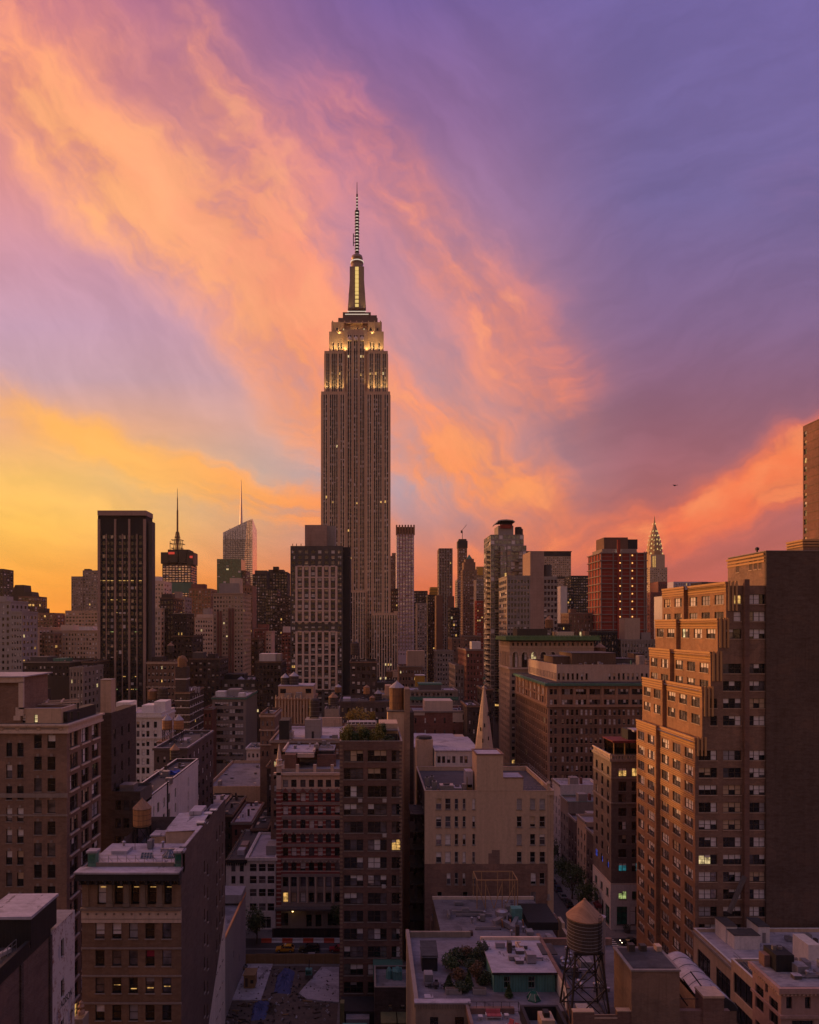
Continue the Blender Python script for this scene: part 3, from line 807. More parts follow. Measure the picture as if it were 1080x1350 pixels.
# band of mid-rise houses, left of the hotel
tower('loft_building', 'cream stepped building right beside the black tower shoulder', 200, 216, 766, 640, 26, 'limestone_pale', 4, .5, .5, side=3, bulk=((203,211,760,4,8,'stucco_white'),), lit=.02)
tower('office_building', 'cream classical block with an arched middle behind the dark lofts', 200, 212, 802, 520, 26, 'limestone_pale', 3, .5, .55, side=3)
tower('office_building', 'dark brown block with recessed bays between two cream buildings', 211, 229, 788, 530, 26, 'brick_dark', 4, .6, .6, side=4, bulk=((213,226,783,5,10,'brick_dark'),))
tower('office_building', 'grey stepped block under the lit sign of the crown tower', 226, 244, 787, 700, 26, 'limestone_grey', 6, .55, .5, side=3, bulk=((230,238,780,4,8,'limestone_grey'),))
tower('office_building', 'black windowless building in the middle distance left of the brick apartment tower', 229, 246, 808, 500, 22, 'dark_stone', 4, .4, .5, side=3)
tower('apartment_building', 'rust orange apartment slab with brown vertical strips', 249, 278, 776, 800, 34, 'brick_orange', 7, .5, .6, side=5, bulk=((252,270,770,6,12,'brick_red'),), lit=.02)
tower('apartment_building', 'cream grid apartment block with a penthouse box left of the brick apartment tower', 257, 284, 814, 600, 30, 'limestone_pale', 8, .6, .5, side=4, bulk=((268,277,802,8,10,'concrete'),(259,283,810,3,16,'limestone_pale')))
def brick_apartments():
    Y = 520
    b = tower('apartment_building', 'tall tan apartment tower with red brick bays and a pale penthouse', 281, 321, 782, Y, 34, 'limestone', 10, .55, .5, pitch=3.1, side=6, finish=False, bulk=((289,315,769,8,14,'concrete'),(303,317,762,10,10,'limestone_pale')), lit=.05, low=930)
    mb = MB()
    for p0, p1, t in ((286.5,292.5,806),(301.5,308.5,802)):
        for k in range(2):
            a = X(p0+(p1-p0)*k*.62, Y); e = X(p0+(p1-p0)*(k*.62+.38), Y)
            mb.box(a, e, Y-1.1, Y-.02, 20, Z(t,Y), 'brick_red')
    b.each('brick_bay', mb); b.finish()
brick_apartments()
tower('office_building', 'brown block rising behind the tall brick apartment tower', 318, 333, 772, 640, 24, 'brick_brown', 4, .5, .55, side=0)
tower('apartment_building', 'red brick house with a domed roof tank and a pale side wall', 335, 350, 828, 620, 22, 'brick_red', 4, .5, .5, side=0, bulk=((340,353,823,5,10,'brick_red'),))
tower('apartment_building', 'cream narrow house attached to the red brick one', 350, 358, 832, 622, 22, 'limestone_pale', 2, .5, .5, side=0)
tower('apartment_building', 'red brick block with dark windows close to the left side of the gridded hotel', 371, 384, 834, 700, 24, 'brick_red', 3, .6, .5, side=0, bulk=((373,382,826,5,10,'stucco_white'),))
tower('office_building', 'dark brown block with stacked bays in the middle left distance', 321, 341, 842, 560, 26, 'brick_dark', 4, .55, .55, side=3, lit=.03)
tower('loft_building', 'dark loft with a long white penthouse left of the gridded hotel', 337, 371, 872, 430, 26, 'brick_dark', 7, .6, .55, side=4, lit=.02, bulk=((342,363,862,5,12,'stucco_white'),(363,370,862,8,9,'galvanised')))
tower('loft_building', 'brown loft with rows of small pale windows next to the black tower base', 194, 231, 872, 404, 26, 'brick_brown', 7, .75, .5, side=0, ncol=2, blind=.6, bands=((873,1.0,.5,'limestone'),(905,.7,.4,'limestone')), bulk=((200,214,866,6,8,'brick_dark'),))
tower('loft_building', 'dark loft with tanks on top between domed brick tower and tan apartments', 250, 290, 868, 440, 26, 'brick_dark', 7, .6, .55, side=4, lit=.02, bulk=((254,268,860,5,9,'concrete_dark'),(274,284,862,5,8,'brick_dark')))
tower('loft_building', 'low dark building with a flat grey roof below the tan apartment tower', 272, 338, 896, 446, 34, 'concrete_dark', 9, .6, .5, side=0, lit=.03, low=930, bulk=((285,322,889,8,14,'dark_panel'),))
tower('office_building', 'dark building filling the gap behind the domed brick tower', 228, 254, 838, 480, 30, 'brick_dark', 5, .5, .5, side=3, lit=.03)

# gridded hotel
def grid_hotel():
    Y = 400; x0, x1 = X(383,Y), X(452,Y); dep = 26; zt = Z(720,Y)
    b = Bld('hotel_tower', 'tall hotel tower with a pale square grid over grey glass beside the skyscraper', 'tower', 'concrete_dark', ((x0+x1)/2,Y+dep/2,0), lit=.03, blind=.45, litm=('lit_warm',), frame='frame_dark')
    W('hotel_grey', (.115,.10,.095), 'panel', var=.25)
    b.wall = 'hotel_grey'
    pitch = 14.35*Y/F/2*1.0       # two floors to one cell of the frame
    gx0, gx1 = X(391,Y), X(443.5,Y); cw = (gx1-gx0)/6
    zr = [zt-1.6-pitch*(i+1) for i in range(int((zt-8)/pitch))]
    ws = []
    for z in zr:
        if z < 24: continue
        for i in range(6): ws.append((gx0+cw*(i+.5), z+pitch*.16, cw*.56, pitch*.62, 1, [.5]))
        for xa, xb in ((x0+.5, gx0-.6), (gx1+.6, x1-.5)): ws.append(((xa+xb)/2, z+pitch*.14, (xb-xa)*.86, pitch*.62, 2, 0))
    b.facade('S', Y, x0, x1, 0, zt, ws, depth=.3)
    ew = [(Y+2+4*k, z+pitch*.16, 2.2, pitch*.6, 1, .5) for z in zr if z > 24 for k in range(6)]
    b.facade('E', x1, Y, Y+dep, 0, zt, ew); b.box(x0, x1, Y, Y+dep, 0, zt, 'WN')
    b.roof(x0, x1, Y, Y+dep, zt, 'roof_tar', 1.2)
    m = MB(); m.box(x1, X(461.5,Y), Y+2.5, Y+dep-1, 0, zt-.3, 'dark_panel'); b.part('side_wing', m)
    f = MB()
    for t, bt in ((746.5,820),(832.5,909)):
        z1_, z0_ = Z(t,Y), Z(bt,Y)
        n = 5
        for i in range(7):
            xc = gx0+cw*i; f.box(xc-.62, xc+.62, Y-.55, Y-.02, z0_, z1_, 'frame_pink')
        for j in range(n+1):
            z = z0_+(z1_-z0_)*j/n
            for i in range(6):
                f.box(gx0+cw*i+.62, gx0+cw*(i+1)-.62, Y-.50, Y-.02, z-.34, z+.34, 'frame_pink')
    b.part('facade_grid', f)
    mb = MB(); mb.box(X(402,Y+8), X(431,Y+8), Y+8, Y+20, zt-1.3, Z(692,Y+8), 'concrete_pink'); b.part('penthouse', mb)
    mb = MB(); mb.box(X(420,Y+10), X(442,Y+10), Y+10, Y+22, zt-1.3, Z(693,Y+10), 'concrete'); b.part('penthouse', mb)
    mb = MB(); mb.box(X(410,Y+6.5), X(431,Y+6.5), Y+6.5, Y+7.9, zt-1.3, Z(699,Y+6.5), 'concrete_pink'); b.part('plant_screen', mb)
    mb = MB()
    for px in (386,391,397,460): mb.beam((X(min(px,450),Y+2),Y+2,zt-1), (X(min(px,450),Y+2),Y+2,zt+1.6), .35, 'steel')
    b.part('roof_post', mb)
    b.finish()
W('frame_pink', (.72,.53,.45), 'plain', (.64,.47,.40), var=.15)
grid_hotel()

# ---------------------------------------------------------------- the great skyscraper
def spot(name, loc, target, energy, size=75, col=(1.0,.66,.24), parent=None, blend=.8, rad=.6):
    l = bpy.data.lights.new(name, 'SPOT'); l.energy = energy; l.spot_size = R(size); l.spot_blend = blend; l.color = col; l.shadow_soft_size = rad
    o = bpy.data.objects.new(name, l); COL.objects.link(o); o.location = loc
    o.rotation_euler = (Vector(target)-Vector(loc)).to_track_quat('-Z', 'Y').to_euler()
    if parent is not None:
        o.parent = parent; o.location = Vector(loc)-parent.location
    return o
def skyscraper():
    Y = 581; k = Y/F
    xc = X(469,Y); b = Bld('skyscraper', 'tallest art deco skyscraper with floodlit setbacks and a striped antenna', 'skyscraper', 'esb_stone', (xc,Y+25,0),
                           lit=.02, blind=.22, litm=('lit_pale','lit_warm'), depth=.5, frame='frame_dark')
    pitch = 6.1*k; rr_ = random.Random(12); rowlit = [rr_.choice((.0,.0,.0,.004,.004,.01,.01,.25)) for _ in range(97)]
    def strips(face, c, u0, u1, z0, z1, cols, ww, top=2.5, bot=0):
        """piers with recessed strips: windows and dark spandrels one above the other"""
        slots = [(u, z0+bot, ww+.5, z1-top-z0-bot) for u in cols]
        n0 = len(b.wins)
        b.facade(face, c, u0, u1, z0, z1, slots, depth=.7)
        del b.wins[n0:]
        T = to3(face, c)
        base = 337.0
        for u in cols:
            b.w.poly([T(u-ww/2-.25,.7,z0+bot),T(u+ww/2+.25,.7,z0+bot),T(u+ww/2+.25,.7,z1-top),T(u-ww/2-.25,.7,z1-top)], 'esb_spandrel')
            z = base-math.floor((base-z1+top)/pitch)*pitch-pitch
            while z > max(z0+bot, 40):
                if z+2.2 < z1-top: b.wins.append((face, T(u,.62,z), ww, 2.1, 1, 0, dict(frame='frame_dark', opt=(rowlit[int((base-z)/pitch) % 97],)+b.opt[1:], sill=None, fw=.08, name='window')))
                z -= pitch
        fm = MB()
        for u in cols:
            for sgn in (-1, 1):
                q = u+sgn*(ww/2+.16)
                pts = [T(q-.2,-.4,0), T(q+.2,.45,0)]
                xa, xb = sorted((pts[0][0], pts[1][0])); ya, yb = sorted((pts[0][1], pts[1][1]))
                fm.box(xa, xb, ya, yb, z0+bot, z1-top+.5, 'steel_fins')
        b.part('steel_fin', fm)
    z72, z81, z86 = Z(516,Y), Z(461,Y), Z(425,Y)
    def block(p0, p1, zt, z0, yf, cols, ww, deep=40, top=2.5, wcols=True, name=None):
        """a wing of the shaft, px given at its own face"""
        x0, x1 = X(p0,Y)+0, X(p1,Y)
        strips('S', yf, x0, x1, z0, zt, [x0+(x1-x0)*c for c in cols], ww, top)
        y1 = yf+deep
        b.box(x0, x1, yf, y1, z0, zt, 'NT')
        if wcols:
            for face, c in (('W', x0), ('E', x1)):
                uu = [yf+3.5+7*i+dx for i in range(int((deep-3)/7)) for dx in (0, 1.9)]
                if face == 'W': strips('W', c, -y1, -yf, z0, zt, [-u for u in uu], ww, top)
                else: strips('E', c, yf, y1, z0, zt, uu, ww, top)
        else: b.box(x0, x1, yf, y1, z0, zt, 'EW')
    wing = (.12,.21,.375,.46,.545,.63,.80,.89)
    block(423.5, 456.5, z72, 0, Y, wing, 1.15, 46)
    block(481.5, 514.5, z72, 0, Y, wing, 1.15, 46)
    block(427.5, 453.5, z81, z72, Y+2.5, (.13,.23,.40,.50,.60,.78,.88), 1.1, 40, 2.0)
    block(485.0, 511.5, z81, z72, Y+2.5, (.12,.22,.40,.50,.60,.77,.87), 1.1, 40, 2.0)
    # recessed centre of the south face
    cx0, cx1 = X(456.5,Y), X(481.5,Y); yr = Y+5.5
    cc = [cx0+(cx1-cx0)*f for f in (.11,.23,.44,.56,.77,.89)]
    strips('S', yr, cx0, cx1, 0, z81, cc, 1.2, 0)
    b.box(cx0, cx1, yr, Y+44, z72, z81, 'N'); b.box(cx0-4, cx1+4, yr+.9, Y+42, z72-1, z81, 'SEWNT')
    # upper body to the deck, with the three arched strips
    ux0, ux1 = X(434,Y+7), X(506,Y+7); zs = Z(437,Y+7); z86 = Z(424.5,Y+8)
    strips('S', yr, cx0-2, cx1+2, z81, Z(434,Y+5), cc, 1.2, 4.5)
    b.box(cx0-2, cx1+2, yr, Y+40, z81, z86-2, 'EWNT')
    strips('S', Y+7, ux0, cx0-2, z81, zs, [ux0+(cx0-2-ux0)*f for f in (.28,.62,.82)], 1.1, 9)
    strips('S', Y+7, cx1+2, ux1, z81, zs, [cx1+2+(ux1-cx1-2)*f for f in (.18,.38,.72)], 1.1, 9)
    b.box(ux0, ux1, Y+7, Y+40, z81, zs, 'EWNT')
    b.box(X(437,Y+8), X(503.5,Y+8), Y+8, Y+38, zs, z86, 'SEWNT')
    m = MB()
    for i in range(9): m.box(X(438+i*8,Y)-.5, X(438+i*8,Y)+.5, Y+7.2, Y+7.98, zs-6, z86+.8, 'esb_stone')
    b.each('pilaster', m)
    wn = [(X(444+i*9,Y), z86-7, 1.3, 2.2, 1, 0) for i in range(7)]
    for w_ in wn: b.wins.append(('S', (w_[0], Y+7.95, w_[1]), w_[2], w_[3], 1, 0, dict(frame='frame_dark', opt=(.7,)+b.opt[1:], sill=None, fw=.08, name='window')))
    # arched heads over the three centre strips
    m = MB()
    for f in (.17,.50,.83):
        x = cx0+(cx1-cx0)*f
        m.lathe(x, yr+.1, [(2.0,Z(446,Y)),(1.9,Z(443,Y)),(1.1,Z(440.5,Y)),(.1,Z(439.5,Y))], 12, 'steel_fins')
    b.each('arch_head', m)
    # crown steps
    m = MB()
    for p0, p1, t, bt, dy in ((446,498,419,425.2,12),(452,489,411.5,419,14)): m.box(X(p0,Y+dy), X(p1,Y+dy), Y+dy, Y+50-dy, Z(bt,Y+dy)-1, Z(t,Y+dy), 'esb_dark')
    m.box(X(488,Y+11), X(497,Y+11), Y+11, Y+30, z86-1, Z(415.5,Y+11), 'esb_dark')
    b.part('crown_step', m)
    m = MB(); m.box(X(455,Y+13), X(486,Y+13), Y+13.6, Y+13.98, Z(414.7,Y+14), Z(414,Y+14), 'lamp_dim'); m.box(X(457.5,Y+14), X(483,Y+14), Y+14.5, Y+14.9, Z(411,Y+15), Z(410.3,Y+15), 'lamp_dim'); b.part('deck_lamps', m)
    # mooring mast
    mx = X(470.8,Y+25); my = Y+25
    m = MB()
    m.box(mx-6.9, mx+6.9, my-7.6, my+7.6, Z(411.5,Y+25), Z(392,Y+25), 'esb_metal'); m.box(mx-6.0, mx+6.0, my-6.2, my+6.2, Z(392,Y+25), Z(356,Y+25), 'esb_metal')
    m.lathe(mx, my, [(5.6,Z(411,Y+25)),(5.2,Z(365,Y+25)),(5.0,Z(352,Y+25)),(5.0,Z(349,Y+25)),(5.4,Z(348.5,Y+25)),(5.4,Z(345,Y+25)),(4.3,Z(344.5,Y+25)),(4.9,Z(341,Y+25)),(4.4,Z(338,Y+25)),(2.4,Z(336,Y+25)),(1.7,Z(334,Y+25))], 20, 'esb_metal')
    for sx in (-1,1):
        m.beam((mx+sx*6.6,my-3,Z(411,Y+25)),(mx+sx*5.0,my-3,Z(362,Y+25)),2.2,'esb_metal',1.2)
    b.part('mast', m)
    m = MB()
    for i in range(10):
        z0 = Z(406-i*5.35,Y+25); m.box(mx-1.45, mx+1.45, my-8.05, my-7.7 if i < 3 else my-6.6, z0-2.5, z0, 'lamp_gold')
        m.box(mx-1.9, mx+1.9, my-7.69 if i < 3 else my-6.59, my-5.0, z0-3.1, z0+.55, 'esb_dark')
    b.each('mast_window', m)
    m = MB(); m.lathe(mx, my, [(5.65,Z(346,Y+25)-.35),(5.75,Z(346,Y+25)),(5.65,Z(346,Y+25)+.25)], 20, 'lamp_dim'); b.part('ring_lamps', m)
    m = MB()
    m.lathe(mx, my, [(1.55,Z(335,Y+25)),(1.5,Z(282,Y+25)),(1.9,Z(281.5,Y+25)),(1.9,Z(278,Y+25)),(.8,Z(277,Y+25)),(.7,Z(256,Y+25)),(.35,Z(255,Y+25)),(.2,Z(240,Y+25))], 8, 'steel')
    for i in range(13): m.lathe(mx, my, [(1.95,Z(333-i*4.1,Y+25)),(1.95,Z(332-i*4.1,Y+25))], 8, 'tank_dark')
    m.box(mx-3.4, mx-2.7, my-.4, my+.4, Z(324,Y+25), Z(308,Y+25), 'steel'); m.beam((mx-3,my,Z(320,Y+25)),(mx,my,Z(320,Y+25)),.5,'steel'); m.beam((mx-3,my,Z(311,Y+25)),(mx,my,Z(311,Y+25)),.5,'steel')
    b.part('antenna', m)
    m = MB()
    for i in range(18):
        row = 330.6-i*4.1
        if row < 258: break
        rr = 1.72 if row > 280 else 1.0; wd = rr*.62
        m.box(mx-wd, mx+wd, my-rr-.25, my-rr+.2, Z(row+.9,Y+25), Z(row,Y+25), 'lamp_dim')
    b.part('antenna_lamps', m)
    # lower setbacks
    block(423, 481.4, Z(777,Y), 0, Y-9, (), 1.2, 8.9, 2, False) if False else None
    def lowblk(p0, p1, row, yf, n):
        x0, x1 = X(p0,yf), X(p1,yf); zt = Z(row,yf); st = (x1-x0)/n
        cols = [x0+st*(i+.5)+d for i in range(n) for d in (-.95,.95)]
        strips('S', yf, x0, x1, 0, zt, cols, 1.15, 2.0); b.box(x0, x1, yf, Y+.0, 0, zt, 'EWT')
    lowblk(462, 482, 778, Y-10, 3)
    lowblk(490, 524, 808, Y-12, 5)
    b.box(X(524,Y)-3, X(524,Y), Y-11, Y+50, 0, Z(806,Y), 'SEWNT')
    r0 = b.finish()
    # floodlights standing on the setbacks
    E = 3400
    for p in (430,437,444,451,487,494,501,508): spot('floodlight', (X(p,Y), Y-.8, z72+.6), (X(p,Y), Y+3.2, z72+18), E*.9, 80, parent=r0)
    for p in (438,444,450,455,484,489,495,502): spot('floodlight', (X(p,Y), Y+3.6, z81+.6), (X(p,Y), Y+8, z81+14), E*.7, 95, parent=r0)
    for p in (447,469,491): spot('floodlight', (X(p,Y), Y+6, zs-2), (X(p,Y), Y+14, z86+10), E*.22, 110, parent=r0)
    for sx in (-1,1):
        spot('floodlight', (mx+sx*9.5, my-12, Z(410,Y+13)), (mx+sx*3, my-4, Z(385,Y+25)), E*.9, 60, parent=r0)
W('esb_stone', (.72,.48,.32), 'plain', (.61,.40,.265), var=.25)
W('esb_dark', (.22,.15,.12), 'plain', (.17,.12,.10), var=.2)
W('esb_spandrel', (.085,.06,.06), 'plain', (.06,.045,.045), var=.2)
plainmat('esb_metal', (.34,.24,.18), .45, .4)
lampmat('lamp_gold', (1.0,.66,.20), .8)
lampmat('lamp_dim', (1.0,.80,.62), .75)
skyscraper()

# ---------------------------------------------------------------- skyline between skyscraper and the right
def crowned():
    Y = 720
    W('lavender_stone', (.60,.52,.62), 'plain', (.52,.45,.54), var=.15)
    b = tower('residential_tower', 'slim lavender grey tower with a notched brown crown right of the skyscraper', 523, 546, 704, Y, 22, 'lavender_stone', 6, .62, .5, pitch=3.9, side=0, finish=False, glass='glass_mauve', lit=.01, low=870, depth=.5)
    x0, x1, y0, y1, z1 = b.dim; mb = MB()
    for i in range(7):
        xa = x0+(x1-x0)*i/6; mb.box(xa-.75, xa+.75, Y-.8, Y+2, z1-1, Z(692,Y), 'brown_crown')
    mb.box(x0+.3, x1-.3, Y+1, Y+20, z1-1, Z(694.5,Y), 'brown_crown')
    for i in range(1,6):
        xa = x0+(x1-x0)*i/6; mb.box(xa-.3, xa+.3, Y-.45, Y, 60, z1-.5, 'brown_crown')
    b.part('crown', mb); b.finish()
W('brown_crown', (.30,.19,.12), 'plain', (.24,.15,.10))
crowned()
tower('office_tower', 'brown stepped tower top peeking between the skyscraper and the lavender tower', 512, 527, 733, 900, 26, 'brick_brown', 5, .5, .5, side=0, bulk=((517,522,729,4,8,'brick_brown'),))
tower('office_building', 'dark slab at the foot of the skyscraper right side', 513, 525, 776, 640, 20, 'brick_dark', 4, .6, .55, side=0, lit=.06)
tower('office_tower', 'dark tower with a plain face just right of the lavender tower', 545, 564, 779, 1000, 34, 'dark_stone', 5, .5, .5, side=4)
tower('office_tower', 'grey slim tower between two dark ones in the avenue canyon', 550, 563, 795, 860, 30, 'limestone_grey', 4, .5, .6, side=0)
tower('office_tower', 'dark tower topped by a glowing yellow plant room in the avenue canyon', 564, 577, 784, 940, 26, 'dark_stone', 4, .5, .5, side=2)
def yellow_top():
    Y = 1000; mb = MB(); mb.box(X(567.5,Y), X(578.5,Y), Y, Y+16, 0, Z(774,Y), 'yellow_panel')
    for i in range(9): mb.box(X(567.2,Y), X(578.8,Y), Y-.3, Y+16.3, Z(778+i*4,Y), Z(777.3+i*4,Y), 'dark_stone')
    tag(mb.build('office_tower'), 'narrow yellow tower top between dark towers in the avenue canyon', 'building')
W('yellow_panel', (.62,.36,.06), 'panel', var=.2)
yellow_top()
def slender():
    Y = 900
    b = tower('residential_tower', 'slender bronze tower with bright vertical fins and a stepped base', 579, 596, 723, Y, 22, 'brown_panel', 5, .5, .6, side=6, finish=False, lit=.05, low=860)
    x0, x1, y0, y1, z1 = b.dim; mb = MB()
    for i in range(6):
        xa = x0+(x1-x0)*i/5; mb.box(xa-.7, xa+.7, Y-1.3, Y-.02, 50, z1, 'limestone_grey')
    b.each('fin', mb)
    mb = MB(); mb.box(X(575.5,Y-2), X(584,Y-2), Y-2, Y+20, 0, Z(785,Y), 'brown_panel'); mb.box(X(591,Y-2), X(599,Y-2), Y-2, Y+20, 0, Z(786,Y), 'brown_panel'); b.each('lower_wing', mb)
    mb = MB()
    for j in range(26):
        row = 730+j*5
        mb.box(X(579,Y)-.25, X(579,Y)-.02, Y+1, Y+6, Z(row+3,Y), Z(row,Y), 'lit_warm')
    b.part('side_window', mb)
    b.finish()
slender()
def crane_tower():
    Y = 1350
    b = tower('unfinished_tower', 'unfinished concrete tower with a dark wrapped top and crane', 604.5, 616, 722, Y, 18, 'brown_panel', 4, .6, .6, pitch=4.2, side=3, finish=False, low=850)
    x0, x1, y0, y1, z1 = b.dim; mb = MB(); mb.box(x0-.8, x1+.8, Y-1, Y+19, z1-.5, Z(713,Y), 'dark_panel'); mb.box(x0+1, x1-1, Y+1, Y+16, Z(713,Y), Z(710.5,Y), 'steel'); b.part('safety_screen', mb)
    mb = MB(); cx = X(610.5,Y); mb.beam((cx,Y+8,Z(711,Y)),(cx,Y+8,Z(699,Y)),.9,'tank_dark'); mb.beam((cx-3,Y+8,Z(700.5,Y)),(cx+8,Y+8,Z(691,Y)),.7,'tank_dark'); mb.box(cx-3,cx-.6,Y+7,Y+9,Z(702,Y),Z(698.5,Y),'tank_dark'); b.part('crane', mb)
    b.finish()
    tower('office_tower', 'striped grey tower wrapped round the foot of the unfinished tower', 603, 610, 764, 1180, 30, 'limestone_grey', 3, .8, .5, side=4, low=850)
crane_tower()
def pyramid():
    Y = 1100
    b = tower('art_deco_tower', 'brown art deco tower with a small green pyramid roof', 610.5, 628.5, 751, Y, 26, 'brick_brown', 6, .5, .55, pitch=4.0, side=5, finish=False, lit=.05, low=845)
    x0, x1, y0, y1, z1 = b.dim; mb = MB()
    mb.box(X(612,Y+1), X(627,Y+1), Y+1, Y+25, z1-.5, Z(741,Y), 'brick_brown'); mb.box(X(614,Y+3), X(625,Y+3), Y+3, Y+22, Z(741,Y), Z(736.5,Y), 'brick_brown'); b.part('setback', mb)
    mb = MB(); cx = X(619.8,Y+3); mb.lathe(cx, Y+12, [(6.6,Z(736.8,Y)),(.3,Z(730,Y))], 4, 'copper_green', R(45)); b.part('pyramid_roof', mb)
    b.finish()
pyramid()
tower('office_tower', 'tan tower with a bright yellow roof band behind the green pyramid tower', 628, 641, 747, 1300, 30, 'limestone', 4, .6, .5, side=0, bulk=((630,637,758,-3,2,'yellow_panel'),), low=850)
tower('office_tower', 'grey banded office tower right of the green pyramid tower', 628, 640, 764, 1050, 26, 'limestone_grey', 4, .85, .45, side=0, low=850)
def netted():
    Y = 800; b = tower('unfinished_tower', 'thin tower wrapped in red netting left of the balcony tower', 628.5, 637.5, 792, Y, 14, 'red_netting', 3, .5, .5, side=3, low=860, lit=.1)
netted()
tower('office_building', 'dark glass building at the foot of the bronze tower in the canyon', 594, 606, 801, 760, 22, 'dark_panel', 4, .7, .6, side=3, lit=.05)
def balcony_tower():
    Y = 450; dep = 30
    x0, x1 = X(648,Y), X(692,Y); zt = Z(704,Y)
    b = Bld('residential_tower', 'pale green glass apartment tower with stacked balconies and a curved roof shelter', 'tower', 'concrete', ((x0+x1)/2,Y+dep/2,0), glass='glass_pale', lit=.02, blind=.3, frame='frame_grey', depth=.15)
    glassmat('glass_pale', (.20,.22,.215), .16, .05, .5, .45)
    pitch = 3.3; nz = int((zt-20)/pitch)
    def wall(xa, xb, yf, z1, cols, deep):
        st = (xb-xa)/cols
        ws = [(xa+st*(i+.5), z1-pitch*(j+1)+.5, st*.88, 2.5, 1, 0) for i in range(cols) for j in range(int((z1-24)/pitch))]
        b.facade('S', yf, xa, xb, 0, z1, ws)
        sw = [(-yf-deep+deep/4*(i+.5), z1-pitch*(j+1)+.5, deep/4*.8, 2.5, 1, 0) for i in range(4) for j in range(int((z1-24)/pitch))]
        b.facade('W', xa, -yf-deep, -yf, 0, z1, sw); b.box(xa, xb, yf, yf+deep, 0, z1, 'ENT')
    wall(x0, x1, Y+3, zt, 8, 26)
    wall(X(660,Y), X(668,Y), Y, Z(720,Y), 3, 4)
    wall(X(669,Y), X(694.5,Y), Y+.6, Z(719,Y), 5, 2.2)
    m = MB()
    for j in range(int((Z(727,Y)-20)/pitch)):
        z = Z(727,Y)-pitch*j
        for q in ((X(653.5,Y), X(660,Y)-.02, Y+.4, Y+2.98),(x0-2.0, x0-.02, Y+5, Y+11)):
            m = MB(); m.box(*q, z-.25, z, 'concrete'); bo = b.part('balcony', m)
            m = MB(); m.box(q[0]-.03, q[0]+.03, q[2], q[3], z, z+1.05, 'glass_dark'); m.box(q[0]+.03, q[1], q[2]-.03, q[2]+.03, z, z+1.05, 'glass_dark'); b.part('balustrade', m, bo)
    for row in (727,740,752):
        z = Z(row,Y); m.box(X(676,Y), X(688,Y), Y-1.6, Y+.58, z-.3, z, 'concrete'); bo = b.part('balcony', m); m = MB(); m.box(X(676,Y), X(688,Y), Y-1.62, Y-1.56, z, z+1.1, 'glass_pale'); b.part('balustrade', m, bo); m = MB()
    m = MB(); m.box(X(657,Y+6), X(677,Y+6), Y+6, Y+20, zt-.1, Z(693,Y+6), 'concrete'); b.part('penthouse', m)
    m = MB(); m.box(X(660,Y+5), X(675,Y+5), Y+5.2, Y+5.9, Z(695,Y), Z(690,Y), 'red_netting'); b.part('penthouse_window', m)
    m = MB(); pts = [(655.5,688.5),(657,686),(661,685),(668,684.6),(676,685.4),(679,687)]
    for (pa,ra),(pb,rb) in zip(pts, pts[1:]):
        m.poly([(X(pa,Y+4),Y+4,Z(ra,Y+4)),(X(pb,Y+4),Y+4,Z(rb,Y+4)),(X(pb,Y+4),Y+22,Z(rb,Y+4)),(X(pa,Y+4),Y+22,Z(ra,Y+4))], 'galvanised')
        m.poly([(X(pa,Y+4),Y+4,Z(ra,Y+4)-.7),(X(pb,Y+4),Y+4,Z(rb,Y+4)-.7),(X(pb,Y+4),Y+4,Z(rb,Y+4)),(X(pa,Y+4),Y+4,Z(ra,Y+4))], 'galvanised')
        m.poly([(X(pb,Y+4),Y+4,Z(rb,Y+4)-.7),(X(pa,Y+4),Y+4,Z(ra,Y+4)-.7),(X(pa,Y+4),Y+22,Z(ra,Y+4)-.7),(X(pb,Y+4),Y+22,Z(rb,Y+4)-.7)], 'dark_panel')
    for px in (660,675): m.beam((X(px,Y+6),Y+6,Z(693,Y+6)),(X(px,Y+6),Y+6,Z(685.4,Y+6)),.6,'steel')
    b.part('roof_shelter', m)
    m = MB(); m.lathe(X(683.5,Y+8), Y+8, [(2.2,zt-.1),(2.2,Z(696,Y+8)),(1.9,Z(695,Y+8))], 12, 'tank_dark'); m.lathe(X(686.3,Y+10), Y+10, [(1.6,zt-.1),(1.6,Z(697,Y+8))], 12, 'tank_dark'); b.each('cooling_drum', m)
    m = MB(); m.beam((X(646,Y+4),Y+4,Z(712,Y)),(X(643,Y+4),Y+4,Z(716,Y)),.5,'steel'); b.part('davit', m)
    b.finish()
balcony_tower()
def slab_house():
    Y = 420
    b = tower('residential_tower', 'glass apartment house split by a tall bare concrete wall above the green cornice', 668.5, 699, 759, Y, 26, 'concrete', 7, .84, .62, pitch=3.45, side=4, finish=False, glass='glass_blue', blind=.25, lit=.01, low=850, ncol=1, rail=0, frame='frame_white')
    x0, x1, y0, y1, z1 = b.dim; b.wall = 'concrete'
    xa, xb = X(735,Y), X(717,Y)
    st = (xa-xb)/4; zz = Z(760,Y)
    ws = [(xb+st*(i+.5), zz-1.2-3.45*(j+1)+.6, st*.8, 2.2, 1, 0) for i in range(4) for j in range(12)]
    b.facade('S', Y, xb, xa, 0, zz, ws); b.box(xb, xa, Y, Y+26, 0, zz, 'ENT')
    m = MB(); zt = Z(727,Y); m.box(x1-.0, xb+.0, Y-.5, Y+20, 0, zt, 'concrete_pink'); b.part('concrete_wall', m)
    m = MB(); m.lathe(X(722,Y+6), Y+6, [(2.4,zz),(2.4,Z(745,Y+6))], 14, 'concrete_dark'); b.part('roof_drum', m)
    b.finish()
slab_house()
